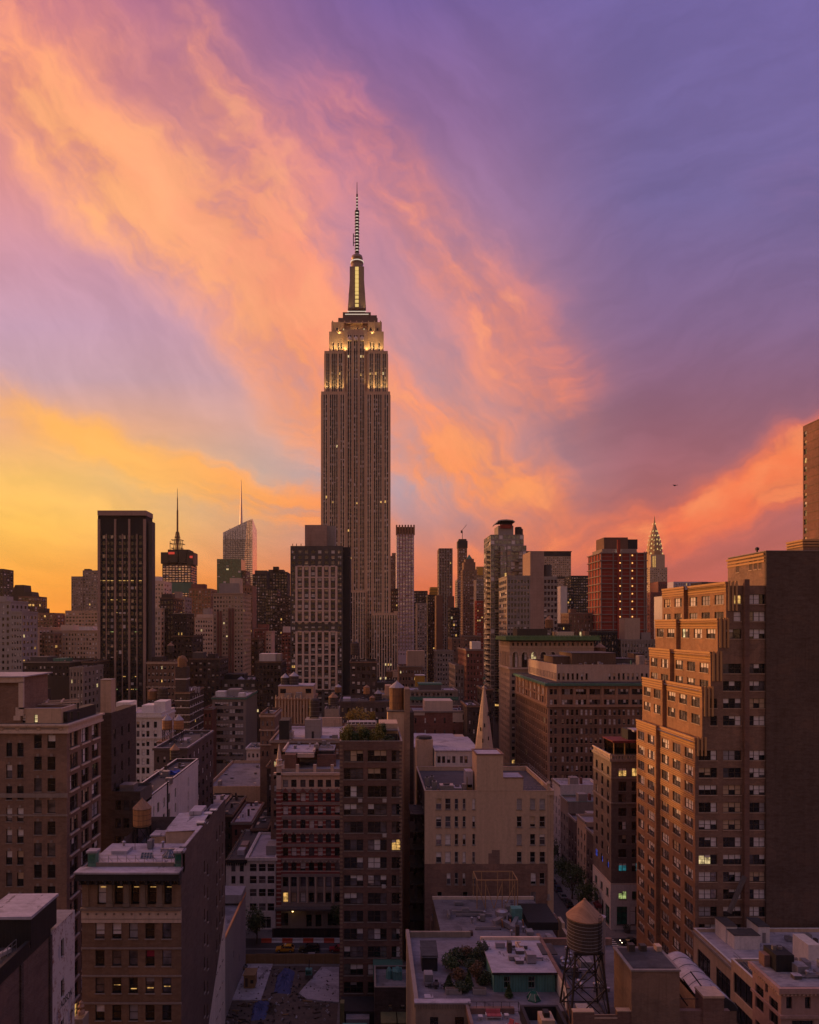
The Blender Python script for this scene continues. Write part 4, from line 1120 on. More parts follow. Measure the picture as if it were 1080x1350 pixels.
def wide_slab():
    Y = 1350
    b = tower('office_tower', 'wide brown office slab with a dark top band on the skyline', 694, 753, 733, Y, 40, 'limestone', 22, .62, .5, pitch=4.2, side=0, finish=False, lit=.01, low=840)
    x0, x1, y0, y1, z1 = b.dim
    m = MB(); m.box(x0, x1, Y-.3, Y+40, z1-.5, Z(728,Y), 'dark_panel'); m.box(x0-1.5, x1+1, Y-1.2, Y+40, Z(728,Y), Z(726.6,Y), 'tank_dark'); b.part('plant_floor', m)
    m = MB(); m.box(x0, x1, Y-.4, Y-.02, Z(763,Y), Z(760,Y), 'dark_panel'); b.part('dark_band', m)
    b.finish()
wide_slab()
tower('office_tower', 'pale blank tower strip with a dark glass side right of the concrete wall', 739, 748, 773, 900, 14, 'stucco_white', 1, .3, .3, side=0, nowin=True, low=840)
tower('office_tower', 'dark glass strip attached to the pale blank tower', 748, 756, 775, 904, 14, 'dark_panel', 3, .7, .6, side=0, low=840)
tower('office_tower', 'dark square office tower with faint lit floors right of the wide slab', 753, 782, 759, 1000, 34, 'dark_panel', 9, .7, .5, side=4, lit=.03, low=840)
tower('office_tower', 'lower dark tower in the gap left of the red netted tower', 781, 790, 777, 1020, 20, 'dark_stone', 3, .6, .5, side=0, low=850, lit=.05)
tower('office_building', 'plain orange brown brick block behind the green cornice roof', 750, 790, 808, 620, 26, 'brick_brown', 8, .3, .55, side=5, bulk=((752,760,803,4,7,'brick_brown'),), low=860)
tower('office_building', 'dark red brick block before the netted tower, half hidden', 735, 752, 822, 520, 20, 'brick_dark', 5, .5, .5, side=0, low=860)
def red_tower():
    Y = 600; dep = 34
    x0, x1 = X(792,Y), X(852,Y); zt = Z(729,Y)
    b = Bld('unfinished_tower', 'broad unfinished tower wrapped in red netting with pale floor edges', 'tower', 'red_netting', ((x0+x1)/2,Y+dep/2,0))
    b.box(x0, x1, Y, Y+dep, 0, zt, 'SEWNT')
    pitch = 10.1*Y/F; m = MB()
    n = 14
    for j in range(n):
        z = zt-j*pitch
        m.box(x0-1.2, x1+1.2, Y-1.0, Y+dep, z-.45, z+.25, 'slab_edge')
    b.each('floor_edge', m)
    m = MB()
    for px in (792.5,808.5,819.5,830.5,839.5,849.5,852):
        m.box(X(px,Y)-.42, X(px,Y)+.42, Y-.75, Y-.02, 0, zt+1, 'slab_edge')
    for q in range(4): m.box(x0-.7, x0-.02, Y+4+q*8, Y+4.8+q*8, 0, zt, 'slab_edge')
    b.each('column', m)
    m = MB()
    for j in range(n): m.box(x0-.3, x1+.3, Y-.35, Y-.02, zt-j*pitch-pitch*.52, zt-j*pitch-pitch*.48, 'concrete_pink')
    b.part('guard_rail', m)
    m = MB(); m.box(X(796,Y), X(842,Y), Y+4, Y+30, zt, Z(723,Y), 'slab_edge'); b.part('top_slab', m)
    m = MB(); m.box(X(796.5,Y+5), X(828,Y+5), Y+5, Y+26, Z(723,Y), Z(708.5,Y+5), 'brown_panel'); m.box(X(828,Y+5), X(841,Y+5), Y+5.5, Y+26, Z(723,Y), Z(711,Y+5), 'dark_panel'); b.part('plant_room', m)
    m = MB(); m.box(X(815,Y)-1.2, X(815,Y)+1.2, Y-2.2, Y-.9, 0, Z(712,Y), 'red_netting'); b.part('hoist_mast', m)
    m = MB(); r = random.Random(5)
    for j in range(n+6):
        z = zt-j*pitch-2.6
        m.box(X(816.4,Y)-.45, X(816.4,Y)+.45, Y-2.6, Y-2.2, z, z+.95, 'lamp_site')
        if j < n: m.box(X(833.5,Y)-.45, X(833.5,Y)+.45, Y-.8, Y-.5, z, z+1.0, 'lamp_site')
        if r.random() < .4 and j < n: m.box(X(819+r.random()*30,Y)-.3, X(822,Y), Y-.8, Y-.5, z+.5, z+.9, 'lit_warm') if False else None
    m.box(X(817,Y)-1.0, X(819,Y), Y+2, Y+3.2, Z(729,Y)+.4, Z(727,Y)+.6, 'lamp_white')
    b.part('site_lamp', m)
    b.finish()
W('slab_edge', (.33,.25,.22), 'plain')
lampmat('lamp_site', (1.0,.50,.14), 1.6)
red_tower()
def spire_tower():
    Y = 1350
    W('pale_steel_brick', (.58,.43,.30), 'plain', (.48,.35,.25), var=.2)
    b = tower('art_deco_tower', 'art deco tower with a curved steel crown of lit triangles and a needle', 857, 880, 748, Y, 32, 'pale_steel_brick', 9, .5, .5, pitch=4.0, side=4, finish=False, low=860)
    cx, cy = X(867.5,Y), Y+16
    m = MB(); m.box(X(858.5,Y), X(877,Y), Y+1, Y+31, Z(749,Y), Z(731,Y), 'pale_steel_brick'); b.part('upper_shaft', m)
    m = MB()
    prof = [(13.6,749),(13.6,727),(12.6,719),(10.6,711),(8.2,705),(5.6,699),(3.6,694.5),(2.0,690),(.9,684),(.35,679)]
    m.lathe(cx, cy, [(r*1.04,Z(row,Y)) for r, row in prof], 8, 'steel_crown', R(22.5)); b.part('crown', m)
    m = MB()
    for t, (row, rad, n) in enumerate(((729,13.9,5),(722,12.9,5),(716,11.4,5),(710,9.6,4),(704.5,7.4,3),(699,5.2,2),(694.5,3.4,1))):
        for i in range(n):
            fx = 0 if n == 1 else (i/(n-1)-.5)*2
            x = cx+fx*rad*.80; z = Z(row-(1-fx*fx)*5.5, Y); y = cy-rad*1.03-.4+abs(fx)*rad*.30
            m.poly([(x-1.2,y,z-1.5),(x+1.2,y,z-1.5),(x,y+.3,z+2.2)], 'lamp_gold2')
            xw = cx-rad*1.03-.4+abs(fx)*rad*.3; yw = cy+fx*rad*.8
            m.poly([(xw,yw+1.2,z-1.5),(xw,yw-1.2,z-1.5),(xw+.3,yw,z+2.2)], 'lamp_gold2')
    for px in (861.5,864,): m.box(X(px,Y)-.7, X(px,Y)+.7, Y-.2, Y+.98, Z(748,Y), Z(733,Y), 'lit_warm')
    b.part('crown_window', m)
    b.finish()
plainmat('steel_crown', (.42,.26,.14), .5, .3)
lampmat('lamp_gold2', (1.0,.66,.22), .9)
spire_tower()
tower('office_tower', 'dark red brown tower in front of the needle spire, lower half', 857.5, 870, 781, 720, 22, 'brick_red', 4, .2, .5, side=3, low=870)
tower('office_tower', 'dark red brown tower block right of the needle spire shaft', 868, 880, 767, 740, 22, 'brick_red', 4, .2, .5, side=0, low=870, wall2=None) if False else tower('office_tower', 'dark red brown tower block right of the needle spire shaft', 868, 880, 767, 740, 22, 'brick_red', 4, .2, .5, side=0, low=870)
tower('office_tower', 'pale slim tower with dark stripes left of the stepped orange building', 874, 884, 786, 660, 20, 'stucco_white', 3, .45, .9, pitch=3.6, side=0, low=870)
tower('office_tower', 'grey ribbed tower showing above the stepped orange building roof', 888, 934, 767, 1000, 40, 'lavender_stone', 20, .5, .9, side=0, low=800)
tower('office_tower', 'dark brown tower behind the roof of the stepped orange building', 925, 975, 767.5, 900, 30, 'brick_dark', 6, .3, .5, side=0, low=800)
tower('office_tower', 'dark glass building with small lights below the red netted tower', 787, 814, 832, 430, 22, 'dark_panel', 7, .7, .6, side=4, lit=.04, low=880)
tower('apartment_building', 'grey stepped apartment house below the red netted tower', 819, 866, 843, 430, 24, 'limestone_grey', 12, .5, .5, side=5, low=890, bulk=((824,844,815,6,10,'limestone'),(846,858,834,6,8,'limestone_grey')), blind=.5)
def strips_house():
    pass
tower('apartment_building', 'tan block behind the grey stepped apartment house', 852, 876, 870, 400, 20, 'limestone', 6, .5, .5, side=3, low=900)

# houses in the avenue canyon
tower('office_building', 'brown plain brick block in the canyon below the slender bronze tower', 596, 622, 841, 620, 30, 'brick_brown', 4, .25, .5, side=5, low=930)
tower('office_building', 'dark loft building at the left mouth of the canyon', 576, 598, 858, 560, 26, 'limestone_grey', 6, .55, .55, side=4, low=930, lit=.03)
tower('office_building', 'pale grey corner building with pilasters in the canyon', 600, 615, 877, 400, 30, 'limestone_grey', 4, .5, .6, side=6, low=930)
tower('apartment_building', 'tall dark red brick apartment block in front of the balcony tower', 615, 637, 856, 390, 36, 'brick_red', 5, .4, .5, pitch=3.3, side=6, low=955, bulk=((622,634,846,4,8,'stucco_white'),), bands=())
tower('office_building', 'red brick block rising behind the dark red apartments', 612, 634, 838, 560, 24, 'brick_brown', 5, .4, .5, side=3, low=870)
tower('loft_building', 'brown brick loft with a row of lit windows right of the skyscraper foot', 526, 557, 878, 450, 22, 'brick_brown', 8, .45, .45, pitch=4.2, side=0, lit=.35, low=920, bulk=((537,560,858,5,10,'limestone'),))
tower('loft_building', 'dark brick building with a black roof behind the rooftop garden', 462, 497, 872, 352, 24, 'brick_dark', 5, .6, .55, side=0, lit=.01, low=940, roofm='roof_tar')
tower('loft_building', 'low dark building with tanks right of the dark brick loft', 495, 522, 900, 372, 22, 'concrete_dark', 5, .5, .5, side=0, low=940, roofm='roof_tar')
W('attic_stone', (.60,.46,.38), 'plain', (.42,.30,.23), var=.35)
# ---------------------------------------------------------------- nearer houses
def px_wins(Y, cols, tops, hpx, ncol=1, rail=.5):
    """front windows measured as (px0, px1) columns and row tops, at distance Y"""
    k = Y/F
    return [(X((a+b)/2,Y), Z(t+hpx,Y), (b-a)*k, hpx*k, ncol, rail) for a, b in cols for t in tops]
def rows(t0, pitch, n): return [t0+pitch*i for i in range(n)]

def right_building():
    """stepped orange brick building with its blank side"""
    Y = 153; k = Y/F; pitch = 22.9*k
    b = Bld('stepped_building', 'tall stepped orange brick building with glowing striped parapets at the right edge', 'building', 'brick_orange', (80,Y+15,0), frame='frame_bronze',
            lit=.06, blind=.7, sill='limestone', fw=.08, maxw=100)
    zr = [Z(783.8+12.6+22.9*i, Y) for i in range(23)]          # sill heights
    h = 13.0*k
    tiers = [(69.9, 978, 0), (71.4, 911, 8), (73.2, 864.5, 10), (74.7, 820.5, 12), (76.5, 772, 14)]
    xe = X(1010,Y); prev = 0.0
    yb = 184.0
    for i, (x0, row, off) in enumerate(tiers):
        z0, z1 = prev, Z(row, Y)
        # south face of this tier
        ws = []
        for z in zr:
            if not (z0-.05 < z < z1-2.0): continue
            if i == 0: ws.append((X(933.6,Y), z, 24*k, h, 3, .5))
            elif i == 1: ws.append((X(941.2,Y), z, 9*k, h, 1, .5))
            ws.append((X(965.6,Y), z, 24*k, h, 3, .5) if i < 3 else ((X(967.7,Y), z, 20*k, h, 2, .5) if i == 3 else (X(972.6,Y), z, 10*k, h, 1, .5)))
            ws.append((X(998,Y), z, 22.4*k, h, 3, .5))
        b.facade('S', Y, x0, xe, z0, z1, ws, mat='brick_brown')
        # west face: five wide bays, the far two stepping forward
        ys = [153, 171.5, yb]
        for (ya, yc, xo, nb) in ((153, 171.5, x0, 3), (171.5, yb, x0-.9, 2)):
            st = (yc-ya)/nb
            ww = [(-(ya+st*(j+.5)), z, st*.66, h, 3, .5) for j in range(nb) for z in zr if z0-.05 < z < z1-2.0]
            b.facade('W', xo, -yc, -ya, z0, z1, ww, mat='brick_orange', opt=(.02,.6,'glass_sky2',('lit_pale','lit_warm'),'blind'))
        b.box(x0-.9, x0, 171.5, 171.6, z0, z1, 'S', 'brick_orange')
        b.box(x0, xe, 153, yb, z0, z1, 'N')
        # flat of the step
        nx = tiers[i+1][0] if i < 4 else xe
        b.w.poly([(x0-.9,153,z1),(nx+.2,153,z1),(nx+.2,yb,z1),(x0-.9,yb,z1)], 'roof_grey')
        # striped parapet bands
        m = MB()
        for j, (a, c) in enumerate(((.05,.5),(.75,1.1),(1.35,1.7),(1.95,2.2))):
            zz = z1+.9-a; zl = z1+.9-c
            pr = .22 if j == 0 else .12
            m.box(x0-pr, x0-.005, 153-.02, 171.5, zl, zz, 'band_light')
            m.box(x0-.9-pr, x0-.905, 171.5-pr, yb, zl, zz, 'band_light')
        m.box(x0, x0+.35, 153.0, 171.5, z1+.01, z1+.86, 'brick_orange'); m.box(x0-.9, x0-.55, 171.5, yb, z1+.01, z1+.86, 'brick_orange')
        if i < 4: m.box(x0+.35, nx-.01, 153.0, 153.3, z1+.01, z1+.5, 'brick_brown')
        b.part('striped_parapet', m)
        # vertical brick ribs at the front corner
        m = MB()
        for q in (.35, 1.15, 1.95): m.box(x0+q, x0+q+.4, 152.72, 152.99, z1-5.4 if i else z1-3, z1+.95, 'band_light')
        b.each('corner_rib', m)
        prev = z1
    # spandrel stripes between the upper floors of the lower west face
    m = MB()
    for j in range(9, 14):
        zt = zr[j]-.35
        for q in (.1,.55,1.0):
            m.box(69.9-.1, 69.9-.004, 153.2, 171.3, zt-q-.2, zt-q, 'band_light')
            m.box(69.0-.1, 69.0-.004, 171.7, yb-.2, zt-q-.2, zt-q, 'band_light')
    b.part('brick_stripe', m)
    # projecting pier on the south face, long sills
    m = MB(); m.box(X(979.5,Y), X(986,Y), Y-.75, Y-.003, 0, Z(764,Y), 'brick_pier'); b.part('pier', m)
    m = MB(); m.box(xe-.2, 125, Y-.5, 168.6, 0, Z(727,Y), 'brick_wall')
    m.box(xe-.3, 125.1, Y-.6, 168.65, Z(727,Y), Z(726,Y), 'limestone_grey'); m.box(xe-.2, 125, 168.65, 195, 0, Z(727,Y)-9, 'brick_wall'); b.part('blank_wall', m)
    # brown penthouse with striped cap
    zt = Z(729,Y); zb = Z(773,Y)
    pw = [(-164.2, Z(766+2,Y)+3.0, 1.5, 2.6, 2, .5), (-156.6, Z(757,Y)+1.3, 1.3, 2.6, 1, .5), (-158.6, Z(757,Y)+1.3, 1.3, 2.6, 1, .5), (-154.8, Z(757,Y)+1.3, 1.2, 2.6, 1, .5)]
    b.facade('W', xe-.25, -168.7, -153, zb, zt, pw, mat='brick_brown')
    b.box(xe-.25, xe+8, 153, 168.7, zb, zt, 'NT', 'brick_brown')
    m = MB()
    for a, c, pr in ((0,.45,.3),(.8,1.2,.15),(1.5,1.9,.15)): m.box(xe-.25-pr, xe-.255, 153.0, 168.7+pr, zt-c, zt-a, 'band_light')
    b.part('striped_parapet', m)
    m = MB(); Yq = 170; m.box(X(1059,Yq), 130, Yq, Yq+6.5, Z(740,Yq), Z(711,Yq), 'brick_brown')
    for a, c in ((0,2.4),(4,6),(8,9.5)): m.box(X(1059,Yq)-.3, 130, Yq-.3, Yq-.003, Z(711+c,Yq), Z(711+a,Yq), 'band_light'); m.box(X(1059,Yq)-.3, X(1059,Yq)-.003, Yq, Yq+6.5, Z(711+c,Yq), Z(711+a,Yq), 'band_light')
    b.part('upper_block', m)
    m = MB(); m.beam((xe+.3,157,zt),(xe+.3,157,zt+1.2),.25,'steel'); m.lathe(xe+.3,157,[(.4,zt+1.0),(.45,zt+1.5),(.1,zt+1.7)],8,'steel'); b.each('roof_vent', m)
    b.finish()
W('band_light', (.55,.31,.13), 'plain', (.46,.25,.10), var=.2)
W('brick_pier', (.20,.095,.065), 'brick', (.15,.075,.055))
W('brick_wall', (.115,.063,.044), 'brick', (.085,.048,.034), var=.35)
W('brick_russet', (.24,.10,.072), 'brick', (.185,.08,.058))
right_building()
def right_tower():
    Yf, x0, zt = 200, 151.8, Z(562,250)
    b = Bld('apartment_tower', 'tall brown brick tower rising at the very right edge above the stepped building', 'tower', 'brick_russet', (160,225,0), frame='frame_grey', blind=.6)
    ws = [(-248.6, zt-2.2-3.05*j-1.8, 1.6, 1.9, 1, .5) for j in range(15)]
    b.facade('W', x0, -250, -Yf, 0, zt, ws); b.box(x0, 175, Yf, 250, 0, zt, 'SENT')
    m = MB()
    for j in range(18): m.box(x0-.08, x0-.004, Yf, 247.4, zt-3.05*j-.35, zt-3.05*j, 'brick_pier')
    b.each('belt_course', m)
    m = MB()
    for y in (215,222,236): m.box(x0+1, x0+2, y, y+1.5, zt, zt+1.0, 'steel')
    b.each('roof_vent', m)
    b.finish()
right_tower()

def loggia_block():
    Y = 283; k = Y/F
    b = Bld('palazzo_block', 'big brown brick block with a lit loggia storey, teal cornice and pale attic', 'building', 'brick_brown', (90,Y+30,0), lit=.06, blind=.42, sill='limestone', frame='frame_bronze', fw=.07, glass='glass_dark')
    x0, x1 = X(722,Y), X(900,Y); yb = 344.0; zt = Z(902,Y); z2 = Z(930.5,Y)
    cols = [(725.2,728.4),(731,734.2)]+[(740.7+6.2*i,743.9+6.2*i) for i in range(24)]
    wl = px_wins(Y, cols, rows(935.4,12.35,22), 7.6)
    b.facade('S', Y, x0, x1, 0, z2, wl)
    up = px_wins(Y, [(725,729),(730.5,734.5)], (908.5,922.3), 7.2)
    up += px_wins(Y, [(741,755.3),(759.2,773.2),(777.4,791.6),(796.5,811),(815,829),(833.5,847.5),(852,866)], (908.3,922.3), 7.4, 4, .6)
    b.facade('S', Y, x0, x1, z2, zt, up, mat='terracotta')
    n = 17; st = (yb-Y)/n
    wz = sorted({round(w_[1],3) for w_ in wl})
    wwl = [(-(Y+st*(i+.5)), z, st*.38, 7.6*k, 1, .5) for i in range(n) for z in wz]
    b.facade('W', x0, -yb, -Y, 0, z2, wwl)
    b.facade('W', x0, -yb, -Y, z2, zt, [(-(Y+4+7.4*(i+.5)), Z(929,Y), 3.6, 6.0, 2, .6) for i in range(7)], mat='terracotta', opt=(0.0,1.0,'glass_bright',('lit_pale',),'blind'))
    b.box(x0, x1, Y, yb, 0, zt, 'EN')
    m = MB()
    for q in (722.5,738,757.2,775.2,794,813,831,850): m.box(X(q,Y)-.45, X(q,Y)+.45, Y-.4, Y-.003, z2+.6, zt-.5, 'terracotta')
    for i in range(8): m.box(x0-.4, x0-.003, Y+3.4+7.4*i, Y+4.6+7.4*i, z2+.6, zt-.5, 'terracotta')
    b.each('pilaster', m)
    m = MB(); m.box(X(723.5,Y), X(736,Y), Y-.25, Y-.003, 0, z2-.5, 'brick_tan') if False else m.box(x0-.02, x0+.9, Y-.25, Y-.003, 0, z2-.6, 'terracotta')
    b.part('corner_pier', m)
    b.ring('belt_course', x0, x1, Y, yb, z2-.45, z2+.5, .55, 'terracotta')
    b.ring('belt_course', x0, x1, Y, yb, Z(919.8,Y)-.0, Z(917.5,Y), .16, 'terracotta')
    b.ring('cornice', x0, x1, Y, yb, zt-.6, zt+.35, 1.3, 'copper_green')
    m = MB(); m.box(x0, x1, Y, yb, zt+.36, zt+.6, 'roof_tar'); b.part('roof', m)
    # white attic storey
    ya = Y+6; xa = X(734,ya); za = Z(876.5,ya)
    n2 = 22; xr = X(868,ya); st = (xr-xa)/n2
    b.facade('S', ya, xa, xr, zt+.6, za, [(xa+st*(i+.5), zt+1.3, st*.48, 2.6, 1, .5) for i in range(n2) if i not in (7,8,9,10)], mat='attic_stone')
    b.facade('W', xa, -yb+4, -ya, zt+.6, za, [(-(ya+2.6*(i+.5)), zt+1.3, 1.1, 2.6, 1, .5) for i in range(20)], mat='attic_stone')
    b.box(xa, xr, ya, yb-4, zt+.6, za, 'EN', 'attic_stone')
    b.roof(xa, xr, ya, yb-4, za, 'roof_tar', .9, 'attic_stone', name='attic_roof')
    for (p0, p1, t, dy, dd, mt) in ((729,756,866,22,16,'plant_wood'),(754,812,861.5,19,20,'plant_wood'),(812,838,869,24,12,'concrete_dark'),(836,850,862,26,8,'plant_wood')):
        m = MB(); yy = ya+dy; m.box(X(p0,yy), X(p1,yy), yy, yy+dd, za-.9, Z(t,yy), mt); m.box(X(p0,yy)-.2, X(p1,yy)+.2, yy-.2, yy+dd+.2, Z(t,yy), Z(t,yy)+.25, 'concrete_dark'); b.part('plant_room', m)
    m = MB(); m.box(X(843,ya+8), X(850,ya+8), ya+8, ya+12, za-.9, za+3.4, 'concrete'); m.box(X(832,ya+4), X(833,ya+4), ya+4, ya+5, za-.9, za+1.6, 'copper_green'); b.part('stair_bulkhead', m)
    b.clutter(xa+1, xr-1, ya+2, ya+20, za-.9, 14, 5)
    b.finish()
W('plant_wood', (.17,.105,.07), 'planks', (.12,.075,.05))
loggia_block()

def arch_block():
    Y = 350; k = Y/F
    b = Bld('arcaded_block', 'tan stone block with a top storey of tall arches under a bright green cornice', 'building', 'limestone', (90,Y+15,0), lit=.02, blind=.3, glass='glass_dark', fw=.1)
    x0, x1 = X(672,Y), X(783,Y); yb = 375.0; zt = Z(845,Y); za = Z(881,Y)
    small = px_wins(Y, [(675.5+6.05*i,678.3+6.05*i) for i in range(18)], (847.2,), 4.2)
    arch = px_wins(Y, [(676+12.3*i,683+12.3*i) for i in range(9)], (859.5,), 20.5, 2, [.35,.7])
    b.facade('S', Y, x0, x1, za, zt, small+arch, depth=.9)
    low = px_wins(Y, [(675,679)]+[(683+6.1*i,686.2+6.1*i) for i in range(16)], rows(888,8.75,22), 5.0)
    b.facade('S', Y, x0, x1, 0, za, low)
    n = 6; st = (yb-Y)/n
    b.facade('W', x0, -yb, -Y, 0, za, [(-(Y+st*(i+.5)), Z(893+8.75*j,Y), 1.3, 1.85, 1, .5) for i in range(n) for j in range(22)])
    b.facade('W', x0, -yb, -Y, za, zt, [(-(Y+st*(i+.5)), Z(880,Y), 2.2, 7.4, 1, [.35,.7]) for i in range(n)]+[(-(Y+st*(i+.5)), Z(851.4,Y), 1.0, 1.5, 1, .5) for i in range(n)], depth=.9)
    b.box(x0, x1, Y, yb, 0, zt, 'EN')
    # rounded arch heads filling the window corners
    m = MB()
    for i in range(9):
        xc = X(679.5+12.3*i,Y); r = 3.5*k; zc = Z(859.5,Y)-r
        for sgn in (-1,1):
            pts = [(xc+sgn*r*math.cos(a), zc+r*math.sin(a)) for a in [math.pi/2*t/6 for t in range(7)]]
            out = [(xc+sgn*r*1.0, zc+r+.02)]
            for (xa,z_a),(xb_,z_b) in zip(pts, pts[1:]): m.poly([(xa,Y+.05,z_a),(xb_,Y+.05,z_b),(out[0][0],Y+.05,out[0][1])][::sgn], 'limestone')
        for t in range(10):
            a0, a1 = math.pi*t/10, math.pi*(t+1)/10
            m.beam((xc+r*1.16*math.cos(a0),Y-.12,zc+r*1.16*math.sin(a0)),(xc+r*1.16*math.cos(a1),Y-.12,zc+r*1.16*math.sin(a1)),.42,'limestone_pale')
    b.part('arch_surround', m)
    m = MB()
    for i in range(10):
        xc = X(673.3+12.3*i,Y); m.box(xc-.5, xc+.5, Y-.45, Y-.01, Z(879,Y), Z(866,Y), 'limestone_pale'); m.box(xc-.8, xc+.8, Y-.6, Y-.01, Z(866,Y), Z(864.6,Y), 'limestone_pale')
    b.each('column', m)
    b.ring('belt_course', x0, x1, Y, yb, za-.5, za+.35, .7, 'limestone_pale')
    b.ring('belt_course', x0, x1, Y, yb, Z(853.6,Y), Z(852.6,Y), .35, 'limestone_pale')
    zg = Z(846,Y)
    b.ring('frieze', x0, x1, Y, yb, zg, zg+.7, .5, 'dark_stone')
    m = MB(); m.box(x0-2.6, x1+2.6, Y-2.6, yb, zg+.71, zg+1.5, 'cornice_green'); m.box(x0-2.2, x1+2.2, Y-2.2, yb, zg+1.5, zg+2.6, 'cornice_green')
    r = random.Random(9)
    i = x0-2.4
    while i < x1+2.4:
        m.box(i, i+.28, Y-2.45, Y-2.1, zg+2.6, zg+3.2, 'cornice_green'); i += .75
    b.part('cornice', m)
    m = MB(); m.box(X(682,Y+9), X(722,Y+9), Y+9, Y+20, zg+2.6, Z(829,Y+9), 'tank_dark'); m.box(X(735,Y+10), X(757,Y+10), Y+10, Y+20, zg+2.6, Z(833,Y+10), 'limestone_pale'); b.part('roof_shed', m)
    m = MB(); m.box(X(764.5,Y+5), X(766.5,Y+5), Y+5, Y+5.3, zg+2.6, zg+4.8, 'lit_pale'); b.part('roof_lamp', m)
    m = MB(); m.box(X(771,Y+5), X(777,Y+5), Y+5, Y+9, zg+2.6, Z(832,Y+5), 'brick_brown'); b.each('chimney', m)
    b.finish()
W('cornice_green', (.15,.26,.11), 'planks', (.09,.17,.07))
arch_block()

def blue_window_house():
    Y = 196; k = Y/F
    b = Bld('corner_building', 'slim grey corner building with a white base and a row of teal lit windows', 'building', 'brick_grey', (74,Y+8,0), lit=.0, blind=.12, glass='glass_dark', fw=.08, sill='limestone_grey')
    x0, x1 = X(806,Y), X(872,Y); yb = 211.5; zt = Z(1002,Y); zbs = Z(1166,Y)
    tops = [950+z/4.5 for z in (282,362,437,519,600,681,763,845,925)]
    cols = [(815.5,826),(833,843.5),(850.5,861)]
    b.facade('S', Y, x0, x1, zbs, zt, [w_ for i, t in enumerate(tops) if i not in (0,7) for w_ in px_wins(Y, cols, (t,), 12.5 if i == 1 else 10.8, 2, .5)])
    b.facade('S', Y-.001, x0, x1, zbs, zbs, [])
    # the two special rows share the same wall: cut from separate strips
    for i, lm, pr in ((0,('lit_warm',),.85),(7,('lit_teal',),1.0)):
        for w_ in px_wins(Y, cols, (tops[i],), 10.8, 2, .5):
            b.wins.append(('S', (w_[0], Y-.012, w_[1]), w_[2], w_[3], 2, .5, dict(frame='frame_dark', opt=(pr,.1,'glass_dark',lm,'blind'), sill=None, fw=.09, name='window')))
    wz = [Z(t+10.8,Y) for t in tops]
    b.facade('W', x0, -yb, -Y, zbs, zt, [(-(Y+2.6+4.9*j), z, 1.7, 2.2, 2, .5) for j in range(3) for i, z in enumerate(wz) if i != 7])
    for j in range(3): b.wins.append(('W', (x0-.012, Y+2.6+4.9*j, wz[7]+.2), 1.7, 2.2, 2, .5, dict(frame='frame_dark', opt=(1.0,.1,'glass_dark',('lit_blue',),'blind'), sill=None, fw=.09, name='window')))
    b.box(x0, x1, Y, yb, 0, zt, 'EN')
    b.facade('S', Y-.2, x0-.2, x1, .14, zbs, px_wins(Y, cols, (1175,), 10.5, 2, .5)+px_wins(Y, [(813,827),(831,845),(849,863)], (1195,), 24, 2, [.72]), mat='stucco_white', opt=(.25,.1,'glass_green',('lit_warm','lit_green'),'blind'))
    b.facade('W', x0-.2, -yb, -Y+.2, .14, zbs, [(-(Y+2.6+4.9*j), zz, w_, h_, 2, .5) for j in range(3) for zz, w_, h_ in ((Z(1185,Y),2.0,2.1),(.8,3.6,5.0))], mat='stucco_white', opt=(.1,.1,'glass_green',('lit_green',),'blind'))
    m = MB(); m.box(x0-.2, x1, Y-.2, yb, zbs, zbs+.25, 'limestone_pale'); m.box(x0-.5, x1+.2, Y-.5, yb, zt-.4, zt+.3, 'limestone_grey'); m.box(x0-.25, x1, Y-.25, yb, Z(1060,Y), Z(1058,Y), 'limestone_grey'); m.box(x0-.25, x1, Y-.25, yb, Z(1026.5,Y), Z(1025,Y), 'limestone_grey'); b.each('belt_course', m)
    m = MB(); zz = zt+.3
    for i in range(14): m.box(x0-.3, x0+.05, Y+.2+1.05*i, Y+.75+1.05*i, zz, zz+.95+.35*(i % 3 == 0), 'limestone_pale')
    m.box(x0-.35, x0+.1, Y, yb, zz+.95, zz+1.2, 'limestone_pale')
    for i in range(14): m.box(x0+.8*i, x0+.45+.8*i, Y-.3, Y+.05, zz, zz+.9, 'limestone_grey')
    m.box(x0, x1, Y-.35, Y+.1, zz+.9, zz+1.1, 'limestone_grey'); b.part('balustrade', m)
    m = MB(); m.poly([(x0+.1,Y+.1,zz+.05),(x1,Y+.1,zz+.05),(x1,yb,zz+.05),(x0+.1,yb,zz+.05)], 'roof_tar'); b.part('roof', m)
    m = MB()
    for xx in (x0+1.2, x0+4.2, x0+8.0):
        for yy in (Y+1.6, Y+9): m.box(xx, xx+.3, yy, yy+.3, zz+.05, zz+4.3, 'plywood')
    m.box(x0+.9, x1, Y+1.2, Y+10, zz+4.3, zz+4.6, 'awning_red'); m.box(x0+.7, x1, Y+1.0, Y+1.2, zz+4.2, zz+4.75, 'awning_red'); m.box(x0+1.2, x1, Y+9, Y+9.3, zz+.05, zz+4.3, 'glass_dark'); b.part('roof_pavilion', m)
    m = MB(); m.box(x0+6, x1, Y+4, Y+9, zz+4.6, zz+7.4, 'dark_panel'); m.box(x0+7, x1, Y+2, Y+7, zz+7.0, zz+7.5, 'roof_silver'); b.part('plant_room', m)
    m = MB(); m.box(x0-1.8, x0-.2, Y+7, Y+10.5, 3.2, 4.0, 'awning_red'); b.part('awning', m)
    b.finish()
W('brick_grey', (.20,.145,.125), 'brick', (.15,.11,.10))
W('awning_red', (.20,.035,.04), 'plain')
blue_window_house()

